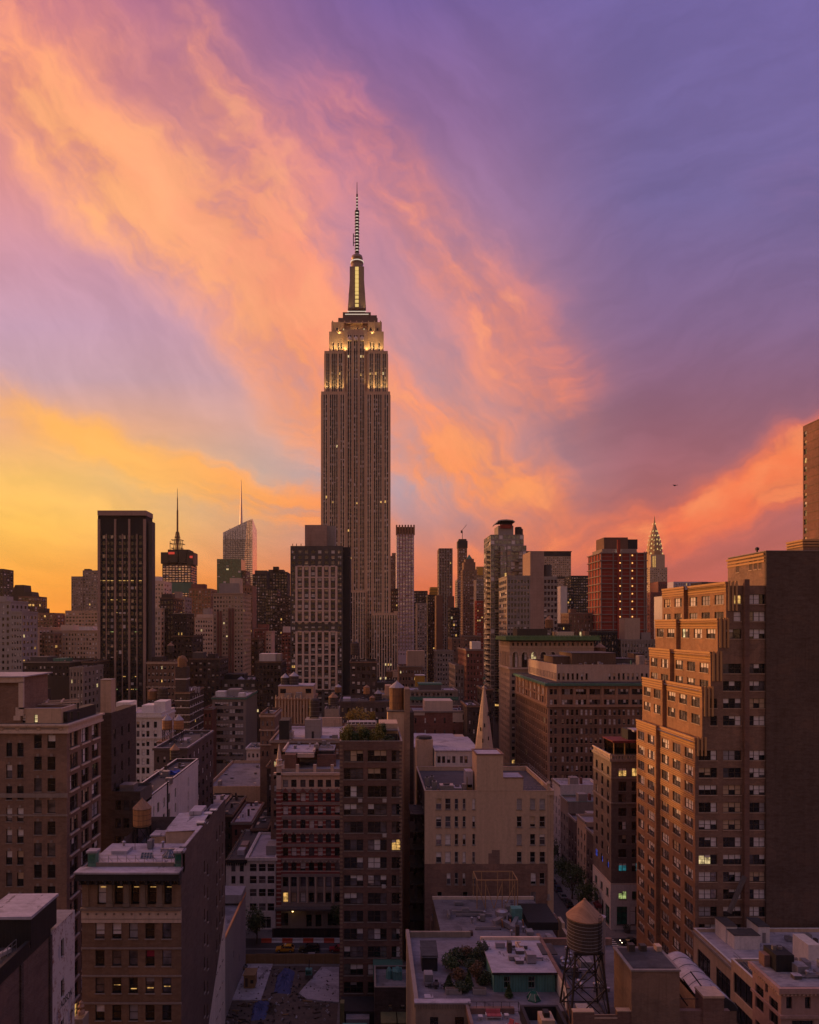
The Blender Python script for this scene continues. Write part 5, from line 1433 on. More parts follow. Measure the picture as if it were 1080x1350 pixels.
def avenue_houses():
    data = [(212.5, 223, 20.6, 'brick_purple', 'dark brick row house beside the corner building with the white base'),
            (223, 233, 22.0, 'stucco_tan', 'pinkish stucco row house between dark brick neighbours on the avenue'),
            (233, 243, 19.6, 'brick_purple', 'dark row house third along the avenue with a flat grey roof'),
            (243, 253, 23.5, 'limestone_grey', 'grey row house with a green coping on the avenue'),
            (253, 264, 27.0, 'stucco_white', 'pale narrow house at the far end of the avenue row')]
    for ya, yb, h, wl, lab in data:
        x0 = 68.0; b = Bld('row_house', lab, 'house', wl, (x0+6,(ya+yb)/2,0), 'row houses along the avenue', lit=.0, blind=.2, sill='limestone_grey')
        n = 3; st = (yb-ya)/n
        b.facade('W', x0, -yb, -ya, 0, h, [(-(ya+st*(i+.5)), 5+3.7*j, 1.2, 2.0, 1, .5) for i in range(n) for j in range(int((h-6.5)/3.7)+0)]+[(-(ya+yb)/2, .5, (yb-ya)*.7, 3.2, 3, .8)])
        b.box(x0, x0+14, ya, yb, 0, h, 'SEN')
        b.roof(x0, x0+14, ya+.01, yb-.01, h, 'roof_grey' if wl != 'stucco_white' else 'roof_silver', .7, 'copper_green' if wl == 'limestone_grey' else None)
        m = MB(); m.box(x0-.4, x0-.01, ya, yb, h-.5, h+.2, 'limestone_grey'); b.part('cornice', m)
        m = MB(); m.box(x0+4, x0+7, ya+2, ya+5, h-.7, h+2.2, 'concrete'); m.box(x0+8.5, x0+9.3, ya+5, ya+6.2, h-.7, h+1.5, 'brick_red'); b.part('roof_hatch', m)
        b.finish()
avenue_houses()

def tan_house():
    """tan rendered block with the lift shaft"""
    Y = 150; k = Y/F
    b = Bld('tan_block', 'tan rendered block with a blank lift shaft, brick lower half and railed roof terrace', 'building', 'stucco_tan', (26,Y+14,0), lit=.0, blind=.55, sill='limestone_grey', frame='frame_white', fw=.08, glass='glass_dark')
    x0, x1 = X(560,Y), X(722,Y); xe = X(731,Y); yb = 176.0; zt = Z(1043,Y); zbk = Z(1139,Y)
    cols = [(574.9,582.2),(587,594.4),(599.5,604.4),(610,614.2),(622.7,626.7),(681.5,688.2),(699,706),(711.5,719)]
    up = px_wins(Y, cols, rows(1052.9,23.4,4), 14.4)
    b.facade('S', Y, x0, x1, zbk, zt, up)
    b.facade('S', Y+.6, x1, xe, 0, zt-1, [], mat='stucco_tan')
    b.box(x1, x1, Y, Y+.6, 0, zt, 'E')
    low = px_wins(Y, [(589,594.5),(599.5,604.3),(610,613.6),(622.7,626.6),(700,707),(711.5,718.5)], (1151,), 15.5)+px_wins(Y, [(576.5,583),(610.2,617),(700,706.6)], (1176,), 17)+px_wins(Y, [(622.7,626)], (1179,), 10)
    b.facade('S', Y, x0, x1, 0, zbk, low, mat='brick_low')
    wz = [w_[1] for w_ in up[:4]]
    b.facade('W', x0, -yb, -Y, 0, zt, [(-(Y+4+5*j), z-.5, 1.2, 2.2, 1, .5) for j in range(4) for z in wz], mat='brick_dark')
    b.box(xe, xe, Y+.6, yb, 0, zt-1, 'E'); b.box(x0, xe, Y, yb, 0, zt-1, 'N')
    b.roof(x0, xe, Y, yb, zt, 'roof_tar', .9, 'limestone')
    xs0, xs1, xs2 = X(628.5,Y), X(663.5,Y), X(690,Y)
    m = MB(); m.box(xs0, xs1, Y-.003, Y+6.5, zt-.5, Z(995.5,Y), 'stucco_tan'); m.box(xs0-.15, xs1+.15, Y-.15, Y+.2, Z(995.5,Y), Z(994,Y), 'brick_low'); m.box(xs0-.15, xs1+.15, Y+6.3, Y+6.65, Z(995.5,Y), Z(994,Y), 'brick_low'); m.box(xs0-.15, xs0+.2, Y+.2, Y+6.3, Z(995.5,Y), Z(994,Y), 'brick_low'); m.box(xs1-.2, xs1+.15, Y+.2, Y+6.3, Z(995.5,Y), Z(994,Y), 'brick_low')
    m.poly([(xs0+.2,Y+.2,Z(995.5,Y)+.02),(xs1-.2,Y+.2,Z(995.5,Y)+.02),(xs1-.2,Y+6.3,Z(995.5,Y)+.02),(xs0+.2,Y+6.3,Z(995.5,Y)+.02)], 'roof_silver'); b.part('lift_shaft', m)
    m = MB(); m.box(xs1, xs2, Y-.004, Y+5, zt-.5, Z(1026,Y), 'stucco_tan'); m.box(xs1-.02, xs2+.15, Y-.12, Y+5.1, Z(1026,Y), Z(1025,Y), 'brick_low'); m.box(xs1+.02, xs2-.15, Y+.2, Y+4.8, Z(1025,Y), Z(1024.8,Y), 'roof_silver'); b.part('stair_head', m)
    m = MB(); m.box(X(644,Y), X(659,Y), Y-.012, Y-.004, zbk-.02, zbk+2.2, 'brick_patch'); m.box(X(648.5,Y), X(659,Y), Y-.012, Y-.004, zbk+2.2, zbk+2.9, 'brick_patch'); b.part('brick_repair', m)
    m = MB(); m.lathe(X(723.5,Y), Y+.3, [(.28,Z(1180,Y)),(.28,Z(1034,Y)),(.5,Z(1033,Y)),(.1,Z(1030,Y))], 10, 'stucco_tan'); m.lathe(X(723.5,Y), Y+.3, [(.55,Z(1187,Y)),(.3,Z(1179,Y))], 10, 'galvanised'); b.part('flue_pipe', m)
    m = MB(); za = zt+.1
    for xx in [X(690+6*i,Y) for i in range(8)]: m.beam((xx,Y+.1,za),(xx,Y+.1,za+1.1),.05,'galvanised')
    for xx in [X(663+7*i,Y+24) for i in range(8)]: m.beam((xx,Y+24,za),(xx,Y+24,za+1.1),.05,'galvanised')
    for q in (.55,1.1): m.beam((X(690,Y),Y+.1,za+q),(xe,Y+.1,za+q),.05,'galvanised'); m.beam((X(663,Y+24),Y+24,za+q),(xe,Y+24,za+q),.05,'galvanised'); m.beam((xe,Y+.1,za+q),(xe,Y+24,za+q),.05,'galvanised')
    b.part('terrace_railing', m)
    m = MB(); zf = zt-.89
    m.box(x0+9.4, x0+10.4, Y+1.5, Y+7, zf, zf+.15, 'plywood')
    for i in range(5): m.box(x0+9.2, x0+10.4, Y+2+.5*i, Y+2.4+.5*i, zf, zf+.5+.55*i, 'plywood')
    for i in range(4): m.beam((x0+9.2,Y+2+.6*i,zf),(x0+9.2,Y+2+.6*i,zf+3.4),.09,'plywood')
    b.part('wooden_stair', m)
    m = MB(); m.box(x0+8.2, x0+9.0, Y+2, Y+3.0, zf, zf+1.9, 'galvanised'); m.box(xs0-1.9, xs0-.3, Y+3, Y+6, zf, zf+4.4, 'roof_silver'); b.part('stair_hood', m)
    # air handling plant on the left roof
    for (a, c, y_, d_, h_, mt) in ((3.4,6.3,1.6,2.2,1.7,'galvanised'),(.4,1.6,1.2,1.4,1.3,'galvanised'),(1.9,2.9,3.4,1.2,2.1,'galvanised'),(.5,1.4,5,1.2,2.6,'frame_grey'),(1.7,2.5,6.2,1.1,2.6,'frame_grey'),(6.4,8.0,1.8,2.6,1.2,'roof_silver'),(2.7,3.2,1.0,.5,.9,'brick_orange')):
        m = MB(); m.box(x0+a, x0+c, Y+y_, Y+y_+d_, zf, zf+h_, mt); m.box(x0+a+.12, x0+c-.12, Y+y_-.03, Y+y_-.002, zf+.2, zf+h_-.2, 'frame_grey'); m.lathe(x0+(a+c)/2, Y+y_+d_/2, [(min(c-a,d_)*.33,zf+h_),(min(c-a,d_)*.33,zf+h_+.22)], 12, 'steel'); b.part('air_handler', m)
    # iron fire stairs down the alley side
    m = MB(); xa = x0-1.6
    for j in range(11):
        z = Z(1075,Y)-j*3.72
        m.box(xa-1.3, x0-.02, Y+1, Y+9, z-.12, z, 'steel'); 
        if j < 10: m.beam((xa, Y+(2 if j % 2 else 8), z), (xa, Y+(8 if j % 2 else 2), z-3.72), .55, 'steel')
        for q in (.5, 1.0): m.beam((xa-1.3,Y+1,z+q),(xa-1.3,Y+9,z+q),.05,'steel'); m.beam((xa-1.3,Y+1,z+q),(x0,Y+1,z+q),.05,'steel')
        m.beam((xa-1.3,Y+1,z+1.0),(x0-.2,Y+1,z-2.72),.06,'steel')
    b.part('fire_stair', m)
    b.finish()
W('brick_low', (.25,.135,.10), 'brick', (.18,.10,.075))
W('brick_patch', (.22,.13,.10), 'brick', (.17,.10,.08))
tan_house()

def garden_tower():
    Y = 153; k = Y/F
    b = Bld('brick_loft', 'narrow dark red brick loft tower with a roof garden and triple windows', 'building', 'brick_loft', (0,Y+10,0), lit=.015, blind=.36, sill='limestone_grey', frame='frame_bronze', fw=.09)
    x0, x1 = X(448,Y), X(530.5,Y); yb = 176.0; zt = Z(977.5,Y)
    tr = rows(989.4,23.5,14)
    b.facade('S', Y, x0, x1, 0, zt, px_wins(Y, [(453.5,479),(485,510)], tr, 14.7, 3)+px_wins(Y, [(516.4,528.4)], tr, 14.7, 2))
    b.box(x0, x1, Y, yb, 0, zt, 'EWN')
    b.roof(x0, x1, Y, yb, zt, 'roof_tar', 1.0, 'limestone_grey')
    m = MB()
    z = 1.0
    while z < zt-.8:
        for xa in (x0-.03, x1-.62): m.box(xa, xa+.65, Y-.03, Y-.003, z, z+.42, 'brick_tan')
        z += .84
    b.part('quoin', m)
    m = MB()
    for t in tr: m.box(x0+.7, x1-.65, Y-.06, Y-.004, Z(t-1.2,Y)-.1, Z(t-1.2,Y)+.12, 'brick_pier')
    b.part('lintel_course', m)
    m = MB()
    for (px, row) in ((489.5,1155),(506,1166),(475,1053),(507,1053),(507,1099)): m.box(X(px-2.6,Y), X(px+2.6,Y), Y-.5, Y-.02, Z(row+4.2,Y), Z(row,Y), 'frame_white')
    b.each('air_conditioner', m)
    # pergola and glazed shelter on the roof
    zr = zt-1.0; m = MB()
    for xx in (x0+1.6, x0+4.6, x0+7.8):
        for yy in (Y+5, Y+10.5): m.beam((xx,yy,zr),(xx,yy,zr+3.9),.14,'frame_white')
    for yy in (Y+5, Y+10.5): m.beam((x0+1.3,yy,zr+3.9),(x0+8.0,yy,zr+3.9),.16,'frame_white')
    for i in range(8): m.beam((x0+1.4+.92*i,Y+4.6,zr+4.02),(x0+1.4+.92*i,Y+11,zr+4.02),.10,'frame_white')
    m.box(x0+1.7, x0+7.7, Y+7.2, Y+10.4, zr+4.12, zr+4.17, 'blind_grey')
    b.part('pergola', m)
    m = MB(); m.box(x0+8.6, x1-.6, Y+9, Y+16, zr, zr+3.6, 'stucco_tan'); m.box(x0+10.2, x1-.7, Y+6.5, Y+9, zr+2.2, zr+2.45, 'concrete_dark'); b.each('roof_house', m)
    m = MB(); m.box(x0+10.2, x0+12.6, Y+6.2, Y+6.45, zr+.1, zr+1.7, 'steel'); b.part('barbecue_shelter', m)
    b.finish()
    # shaft behind it that carries the tank
    Y2 = 178
    b = Bld('lift_shaft', 'tall tan and dark brick shaft rising right of the roof garden', 'building', 'brick_tan', (X(536,Y2),Y2+5,0))
    xa, xb, xc = X(511.5,Y2), X(533,Y2), X(546,Y2)
    b.box(xb, X(540.5,Y2), Y2-.2, Y2+7, 0, Z(908.5,Y2), 'SEWNT'); b.box(xa, xb, Y2, Y2+8, 0, Z(938.5,Y2), 'SEWNT', 'stucco_tan'); b.box(X(540.5,Y2), xc, Y2+.8, Y2+12, 0, Z(908,Y2)-6, 'SEWNT', 'brick_dark')
    m = MB(); m.box(xa-.2, xb, Y2-.2, Y2+8.2, Z(938.5,Y2), Z(938.5,Y2)+.25, 'concrete_dark'); b.part('coping', m)
    b.finish()
W('brick_loft', (.20,.10,.075), 'brick', (.145,.075,.06))
garden_tower()

def striped_house():
    Y = 196; k = Y/F
    m_, n, p = shader_mat('striped_pier')
    g = n.new('ShaderNodeNewGeometry').outputs['Position']; x, y, z = n.sep(g)
    fr = n.m('FRACT', n.mul(z, 1/1.16))
    c = n.mix(n.step(n.noise(g, .8, 4), .35, .7), (.30,.060,.050,1), (.20,.045,.04,1))
    c = n.mix(n.m('GREATER_THAN', fr, .68), c, (.52,.40,.35,1)); n.l.new(c, p.inputs['Base Color']); p.inputs['Roughness'].default_value = .85
    b = Bld('striped_building', 'ornate red and white striped building with a small stone pinnacle', 'building', 'limestone_grey', (X(407,Y),Y+10,0), lit=.02, blind=.1, fw=.09, frame='frame_dark')
    x0, x1 = X(364.5,Y), X(452,Y); yb = 226.0; zt = Z(1020,Y)
    cx = [(373,380),(384,391),(396,403),(407.3,414.3),(418.8,425.8),(429.6,436.6),(441.3,448.3)]
    za, zb = Z(1040,Y), Z(1153,Y)
    b.facade('S', Y, x0, x1, za, zt, px_wins(Y, cx, (1028,), 10), mat='limestone_pale', depth=.5)
    b.facade('S', Y, x0, x1, zb, za, px_wins(Y, cx, (1045.5,1063,1081,1099.5,1117.5,1137), 11.6), mat='striped_pier', depth=.5)
    b.facade('S', Y, x0, x1, 0, zb, px_wins(Y, cx, (1156.5,1177), 13)+px_wins(Y, [(404,411),(416,424)], (1206,), 16)+px_wins(Y, [(370,380),(432,444)], (1204,), 17, 2), mat='limestone_grey', depth=.5, opt=(.08,.1,'glass_dark',('lit_warm',),'blind'))
    b.box(x0, x1, Y, yb, 0, zt, 'EN', 'brick_dark'); b.box(x0, x1, Y, yb, 0, zt, 'W', 'brick_dark')
    m = MB()
    for row, hh, pr in ((1040,1.0,.18),(1057.5,.8,.10),(1076,.85,.10),(1094,.9,.22),(1112.3,.85,.10),(1132,.9,.22),(1152,.8,.25),(1171,.8,.12),(1193,1.0,.3)):
        m.box(X(371.5,Y), x1, Y-pr, Y-.004, Z(row,Y)-hh, Z(row,Y), 'limestone_grey')
    b.each('belt_course', m)
    m = MB()
    for a, c_ in cx:                                  # pointed and arched window heads
        xc = X((a+c_)/2,Y)
        for row in (1041.5,):
            z0 = Z(row+2.6,Y)
            m.poly([(xc-1.0,Y-.24,z0),(xc+1.0,Y-.24,z0),(xc,Y-.24,z0+1.1)], 'brick_red')
        for row in (1099,1136):
            for t in range(5):
                a0 = math.pi*(t+.5)/5; m.beam((xc+.85*math.cos(a0),Y-.26,Z(row+3,Y)+.6*math.sin(a0)),(xc+1.2*math.cos(a0),Y-.26,Z(row+3,Y)+1.05*math.sin(a0)),.2,'limestone_pale' if t % 2 else 'brick_red')
    b.each('window_head', m)
    m = MB()
    for i, (a, c_) in enumerate(cx):
        xc = X(c_+2.0,Y); m.lathe(xc, Y-.1, [(.26,Z(1190,Y)),(.22,Z(1158,Y)),(.36,Z(1156,Y))], 8, 'limestone_pale')
    b.each('column', m)
    m = MB(); m.box(x0-.7, x1+.1, Y-.7, Y+.4, zt-.3, zt+.35, 'limestone_pale'); b.part('cornice', m)
    m = MB(); m.poly([(x0,Y,zt+.36),(x1,Y,zt+.36),(x1,yb,zt+.36),(x0,yb,zt+.36)], 'roof_grey'); b.part('roof', m)
    m = MB()
    for px in (392,415,438): m.box(X(px-2,Y), X(px+2,Y), Y+.1, Y+.9, zt+.37, zt+2.4, 'limestone_pale')
    m.box(x0+1.4, x1, Y+.3, Y+.6, zt+.37, zt+1.2, 'limestone_grey'); b.each('roof_pedestal', m)
    m = MB(); m.box(X(375,Y+3), X(390,Y+3), Y+3, Y+15, zt+.37, zt+4.6, 'brick_pier'); m.box(X(374,Y+3), X(414,Y+3), Y+6, Y+24, zt+4.61, zt+4.9, 'roof_silver'); m.box(X(392,Y+5), X(414,Y+5), Y+5, Y+6.2, zt+3.5, zt+4.6, 'limestone_pale'); b.each('roof_house', m)
    m = MB(); m.box(X(374,Y+6)-.2, X(374,Y+6)+.25, Y+6, Y+24, zt+4.9, zt+5.7, 'limestone_pale'); m.box(X(374,Y+24), X(448,Y+24), Y+24, Y+24.5, zt+4.4, zt+5.8, 'limestone'); m.box(X(413,Y+6), X(415,Y+6), Y+6, Y+24, zt+4.9, zt+5.5, 'limestone_pale'); b.part('roof_parapet', m)
    m = MB(); m.box(X(418,Y+8), X(443,Y+8), Y+8, Y+9, zt+.37, zt+3.8, 'brick_pier'); m.box(X(420,Y+9), X(441,Y+9), Y+9.1, Y+20, zt+4.6, zt+4.9, 'roof_grey'); m.box(X(421,Y+9), X(440,Y+9), Y+9.1, Y+19, zt+.37, zt+4.6, 'dark_panel'); b.part('dormer', m)
    m = MB(); xc = X(368,Y)
    m.box(xc-.65, xc+.65, Y-.7, Y+.6, Z(1040,Y), zt+2.0, 'limestone_pale'); m.lathe(xc, Y-.05, [(1.0,zt+2.0),(1.05,zt+2.4),(.75,zt+2.6),(.80,zt+3.6),(1.0,zt+3.8),(.62,zt+4.0),(.05,zt+8.2)], 8, 'limestone_pale'); b.part('pinnacle', m)
    m = MB(); m.box(x0, x0+1.3, Y-.35, Y-.005, Z(1225,Y), Z(1040,Y), 'striped_pier'); b.part('corner_pier', m)
    m = MB(); m.box(X(364,Y), X(440,Y), Y-2.2, Y-.02, 6.0, 6.5, 'concrete_dark'); m.box(X(402,Y), X(425,Y), Y-1.4, Y-.02, .14, 6.0, 'limestone_grey') if False else None; b.part('entrance_canopy', m)
    m = MB(); m.lathe(X(386,Y-1.5), Y-1.6, [(.12,5.6),(.22,5.8),(.1,5.98)], 8, 'lamp_warm'); b.part('entrance_lamp', m)
    b.clutter(X(376,Y+6), X(448,Y+8), Y+7, Y+24, zt+4.9, 9, 8)
    b.finish()
striped_house()

def left_tall():
    Y = 129; k = Y/F
    b = Bld('brick_loft', 'tall brown brick loft with a white stepped gable and carved cornice at far left', 'building', 'brick_loft2', (-65,Y+8,0), lit=.02, blind=.28, sill='limestone_grey', frame='frame_dark', fw=.09)
    x0, x1 = X(-60,Y), X(88,Y); yb = 145.6; zt = Z(956,Y)
    tA, tB = rows(979.5,28.5,14), rows(969,28.5,14)
    b.facade('S', Y, x0, x1, 0, zt, px_wins(Y, [(-46,-38),(-31,-23),(-10,-2),(8,16),(22.5,31)], tA, 18)+px_wins(Y, [(44.8,55),(62.5,73)], tB, 17.6))
    zz = [Z(t+17.6,Y) for t in tB]
    b.facade('E', x1, Y, yb, 0, zt, [(Y+c, z-.2, 3.5, 2.7, 3 if c < 12 else 2, .55) for c in (3.2,8.4,13.5) for z in zz])
    b.box(x0, x1, Y, yb, 0, zt, 'WN')
    m = MB()
    for z in zz:
        for c in (3.2,8.4,13.5): m.box(x1+.005, x1+.3, Y+c-2.0, Y+c+2.0, z-.55, z-.25, 'limestone_pale')
    b.each('stone_sill', m)
    m = MB()
    for t in tB:
        for px in (50,68): m.box(X(px-1.6,Y), X(px+1.6,Y), Y-.12, Y-.004, Z(t-.2,Y), Z(t-3.6,Y), 'limestone_grey')
    for t in tA:
        for px in (12,26.7): m.box(X(px-1.4,Y), X(px+1.4,Y), Y-.12, Y-.004, Z(t-.2,Y), Z(t-3.2,Y), 'limestone_grey')
    b.each('keystone', m)
    m = MB()
    for a, c in ((1046,1051.5),(1074,1076)):
        m.box(x0, x1+.18, Y-.18, Y-.004, Z(c,Y), Z(a,Y), 'limestone_grey')
    b.each('belt_course', m)
    m = MB(); m.box(x0-.5, x1+.5, Y-.5, yb, Z(966.5,Y), Z(963.5,Y), 'limestone_pale'); m.box(x0-.3, x1+.3, Y-.3, yb, Z(963.5,Y), Z(957,Y), 'limestone_pale'); m.box(x0-.7, x1+.7, Y-.7, yb+.2, Z(957,Y), Z(954.5,Y), 'limestone_pale'); b.part('cornice', m)
    m = MB()
    for px in (-20,3,24,52,81):
        for t in range(12):
            a0, a1 = 2*math.pi*t/12, 2*math.pi*(t+1)/12; r_ = .34; zc = Z(960.2,Y)
            m.beam((X(px,Y)+r_*math.cos(a0),Y-.36,zc+r_*math.sin(a0)),(X(px,Y)+r_*math.cos(a1),Y-.36,zc+r_*math.sin(a1)),.12,'limestone')
    for p0, p1 in ((6,21),(27,49),(55,78)): m.box(X(p0,Y), X(p1,Y), Y-.34, Y-.302, Z(961.6,Y), Z(959,Y), 'limestone_grey')
    b.part('medallion', m)
    m = MB(); m.poly([(x0,Y,zt+.25),(x1,Y,zt+.25),(x1,yb,zt+.25),(x0,yb,zt+.25)], 'roof_tar'); b.part('roof', m)
    # low attic with two windows
    xa, xb = X(18,Y), X(79,Y)
    b.facade('S', Y+.6, xa, xb, zt+.25, Z(935,Y), px_wins(Y, [(23.5,31.5),(42.5,47.5)], (942.7,), 10.8, 1, .5), mat='stucco_tan', opt=(.5,.3,'glass_dark',('lit_pale',),'blind'))
    b.box(xa, xb, Y+.6, Y+7, zt+.25, Z(935,Y), 'EWN', 'stucco_tan'); b.roof(xa, xb, Y+.6, Y+7, Z(935,Y), 'roof_grey', .4, 'limestone_pale', name='attic_roof')
    # stepped white gable
    m = MB(); zg = zt+.25
    m.box(x0, X(27,Y), Y+.3, Y+.59, zg, Z(905,Y), 'brick_brown')
    for (p0, p1, a, c) in ((24,30,899,935),(20,30,933,944),(17.4,26,944,950),(-60,30,893,900)): m.box(X(p0,Y), X(p1,Y), Y+.1, Y+.62, Z(c,Y), Z(a,Y), 'limestone_pale')
    m.box(x0, X(31,Y), Y-.2, Y+12, Z(893,Y), Z(891.5,Y), 'roof_silver'); m.box(x0, X(27,Y), Y+.62, Y+11, zg, Z(893.5,Y), 'brick_brown'); b.part('stepped_gable', m)
    m = MB(); m.box(X(79.5,Y+2), x1-.5, Y+1.5, yb-1.5, zg, Z(940,Y), 'black_metal'); b.part('plant_screen', m)
    m = MB()
    for i in range(3): m.box(X(83+9*i,Y+1), X(86+9*i,Y+1), Y+1.35, Y+1.49, zg+.6, zg+2.0, 'frame_dark')
    b.each('louvre', m)
    m = MB(); m.box(X(30,Y+9), X(52,Y+9), Y+9, Y+14, zg, Z(910,Y+9), 'black_metal'); b.part('plant_room', m)
    m = MB(); zz_ = Z(927,Y+6)
    for (a, c) in (((55,5),(104,8)),((55,9),(104,12)),((60,5),(64,12)),((80,6),(84,13))): m.beam((X(a[0],Y+a[1]),Y+a[1],zz_),(X(c[0],Y+c[1]),Y+c[1],zz_),.3,'limestone')
    for q in (56,80,103): m.beam((X(q,Y+7),Y+7,zg),(X(q,Y+7),Y+7,zz_),.2,'steel')
    b.part('dunnage_beams', m)
    b.clutter(X(20,Y), X(76,Y), Y+8, yb-.5, zt+.25, 10, 3)
    b.finish()
W('brick_loft2', (.27,.155,.105), 'brick', (.20,.115,.08))
left_tall()
def chimney_house():
    Y = 150
    b = Bld('narrow_house', 'dark narrow building with a tall tan chimney slab beside the left loft', 'building', 'brick_dark', (X(140,Y),Y+8,0), blind=.1)
    x0, x1 = X(128,Y), X(147,Y); zt = Z(940,Y)
    b.box(x0, x1, Y, Y+16, 0, zt, 'SWNT')
    b.facade('E', x1, Y, Y+16, 0, zt, [(Y+2+4.5*i, 6+3.8*j, 1.1, 2.0, 1, .5) for i in range(3) for j in range(15)])
    m = MB(); m.box(X(131.5,Y), X(145.5,Y), Y+.4, Y+3, zt, Z(897,Y), 'stucco_tan'); m.box(X(131,Y), X(146,Y), Y+.3, Y+3.1, Z(897,Y), Z(896,Y), 'concrete'); b.part('chimney_slab', m)
    b.finish()
chimney_house()
def white_house():
    Y = 291; k = Y/F
    b = Bld('white_building', 'small white classical building with white roof boxes between dark blocks', 'building', 'stucco_white', (X(180,Y),Y+12,0), blind=.3, lit=.0)
    x0, x1 = X(145.5,Y), X(213,Y); zt = Z(940,Y)
    cols = [(151.6,155.8),(161.6,165.8),(167.3,171.5),(174.2,178.3),(180,184),(187,191),(193,197),(202.8,207)]
    b.facade('S', Y, x0, x1, 0, zt, px_wins(Y, cols, rows(951.5,12.1,10), 8))
    b.facade('E', x1, Y, Y+20, 0, zt, [(Y+2.2+3.1*i, Z(959.5+12.1*j,Y), 1.2, 2.2, 1, .5) for i in range(6) for j in range(8)]); b.box(x0, x1, Y, Y+20, 0, zt, 'WN')
    b.roof(x0, x1, Y, Y+20, zt, 'roof_silver', .8, 'paint_white')
    for row, hh, pr in ((944,.7,.5),(972,.5,.35),(1010,.4,.2)): b.ring('belt_course', x0, x1, Y, Y+20, Z(row,Y)-hh, Z(row,Y), pr, 'stucco_white')
    m = MB()
    for px in (158.7,172.8,185.5,200): m.box(X(px,Y)-.3, X(px,Y)+.3, Y-.22, Y-.004, Z(970,Y), Z(946,Y), 'stucco_white')
    b.each('pilaster', m)
    for p0, p1, t, dy in ((153,171,926,3),(187,203,930,4),(203,218,925,6)):
        m = MB(); yy = Y+dy; m.box(X(p0,yy), X(p1,yy), yy, yy+9, zt-.8, Z(t,yy), 'paint_white'); b.each('roof_house', m)
    b.finish()
white_house()
def blank_white_side():
    Y = 150
    b = Bld('row_building', 'building with a long pale windowed flank and black tar roof behind the orange tank', 'building', 'brick_dark', (-51,Y+25,0), lit=.0, blind=.15, frame='frame_dark', fw=.09)
    x0, x1 = X(147,Y), X(185,Y); yb = 201.0; zt = 45.6; zf = 48.5
    b.facade('S', Y, x0, x1, 0, zf, [(X(150+11*i,Y)+.9, 7+3.75*j, 1.2, 2.1, 1, .5) for i in range(3) for j in range(11)])
    b.box(x0, x1, Y, Y+8, zt-.5, zf, 'EWN', 'concrete_dark'); m = MB(); m.box(x0+.2, x1-.2, Y+.3, Y+7.8, zf-.6, zf-.5, 'roof_tar'); m.box(x0+1, x0+4, Y+2, Y+5, zf-.5, zf+.9, 'galvanised'); b.part('front_roof', m)
    ws = []
    for y, w_ in ((Y+6,.8),(Y+9.5,.8),(Y+13,1.6),(Y+17.5,1.8),(Y+22,1.6),(Y+27.5,1.1),(Y+40,.7)):
        for j in range(9):
            if w_ < .75 and j > 4: continue
            ws.append((y, zt-4.9-3.75*j, w_, 2.3, 1, .5))
    b.facade('E', x1, Y, yb, 0, zt, ws, mat='paint_white'); b.box(x0, x1, Y, yb, 0, zt, 'WN')
    b.roof(x0, x1, Y+8, yb, zt+.3, 'roof_tar', .8, 'stucco_white')
    m = MB(); m.beam((x1+.12,Y+20,8),(x1+.12,Y+20,zt+.6),.3,'dark_panel'); b.part('downpipe', m)
    m = MB()
    for (a, c, d_) in ((3,12,5),(5,22,3),(2,30,4)): m.box(x0+a, x0+a+1.6, Y+c, Y+c+d_*.4, zt-.5, zt+1.0, 'galvanised')
    b.part('air_handler', m)
    b.clutter(x0, x1, Y+9, yb-1, zt-.5, 16, 4)
    b.finish()
    mb = MB(); yy = Y+33; r = random.Random(2); gx = x1-3.2
    for i in range(5):
        for j in range(4):
            f = lambda a, c: (gx+a*.62, yy+c*.8, zt-.5+.5+.35*math.sin(a*1.7+c)+.18*math.cos(c*2.3)); mb.poly([f(i,j),f(i+1,j),f(i+1,j+1),f(i,j+1)], 'tarp_bright')
    mb.box(gx+.1, gx+3.0, yy+.1, yy+3.1, zt-.49, zt-.05, 'tarp_bright')
    tag(mb.build('tarpaulin'), 'bright blue tarpaulin on the black tar roof beside the pale flank', 'tarpaulin')
    mb = MB(); mb.box(gx-4, gx-1.2, yy+.5, yy+2.3, zt-.49, zt+.2, 'frame_white'); mb.box(gx-3.7, gx-1.5, yy+.7, yy+2.1, zt+.2, zt+.45, 'galvanised'); tag(mb.build('roof_skylight'), 'low white skylight beside the bright blue tarpaulin', 'skylight')
W('tarp_bright', (.03,.07,.42), 'plain', (.02,.05,.30))
blank_white_side()
tower('brick_building', 'dark purple brown building carrying the twin tanks', 203, 247, 986, 215, 36, 'brick_purple', 5, .4, .5, side=6, low=1100, roofm='roof_tar', lit=.0, pmat='roof_silver', bulk=((206,216,978,14,6,'brick_pier'),(236,246,976,20,6,'roof_silver')))
def banded_house():
    Y = 330
    b = tower('brick_building', 'dark brick building wrapped in thin white bands under a domed roof tank', 231, 250, 912, Y, 28, 'brick_dark', 4, .5, .5, side=6, finish=False, low=990, lit=.02)
    x0, x1, y0, y1, z1 = b.dim
    m = MB()
    for j in range(11): zz = z1-.6-3.3*j; m.box(x0-.15, x1+.15, Y-.15, y1, zz-.32, zz, 'stucco_white')
    b.each('white_band', m)
    m = MB(); m.box(X(231.5,Y+2), X(246,Y+2), Y+2, Y+8, z1-1, Z(879,Y+2), 'brick_dark'); m.box(X(231,Y+2), X(246.5,Y+2), Y+1.9, Y+8.1, Z(896,Y+2), Z(894.6,Y+2), 'stucco_white'); b.part('stair_tower', m)
    m = MB()
    for i in range(4): m.box(X(249+4*i,Y+6), X(251+4*i,Y+6), Y+6, Y+7.5, z1-1, z1+1.6, 'roof_silver')
    b.each('vent', m); b.finish()
banded_house()
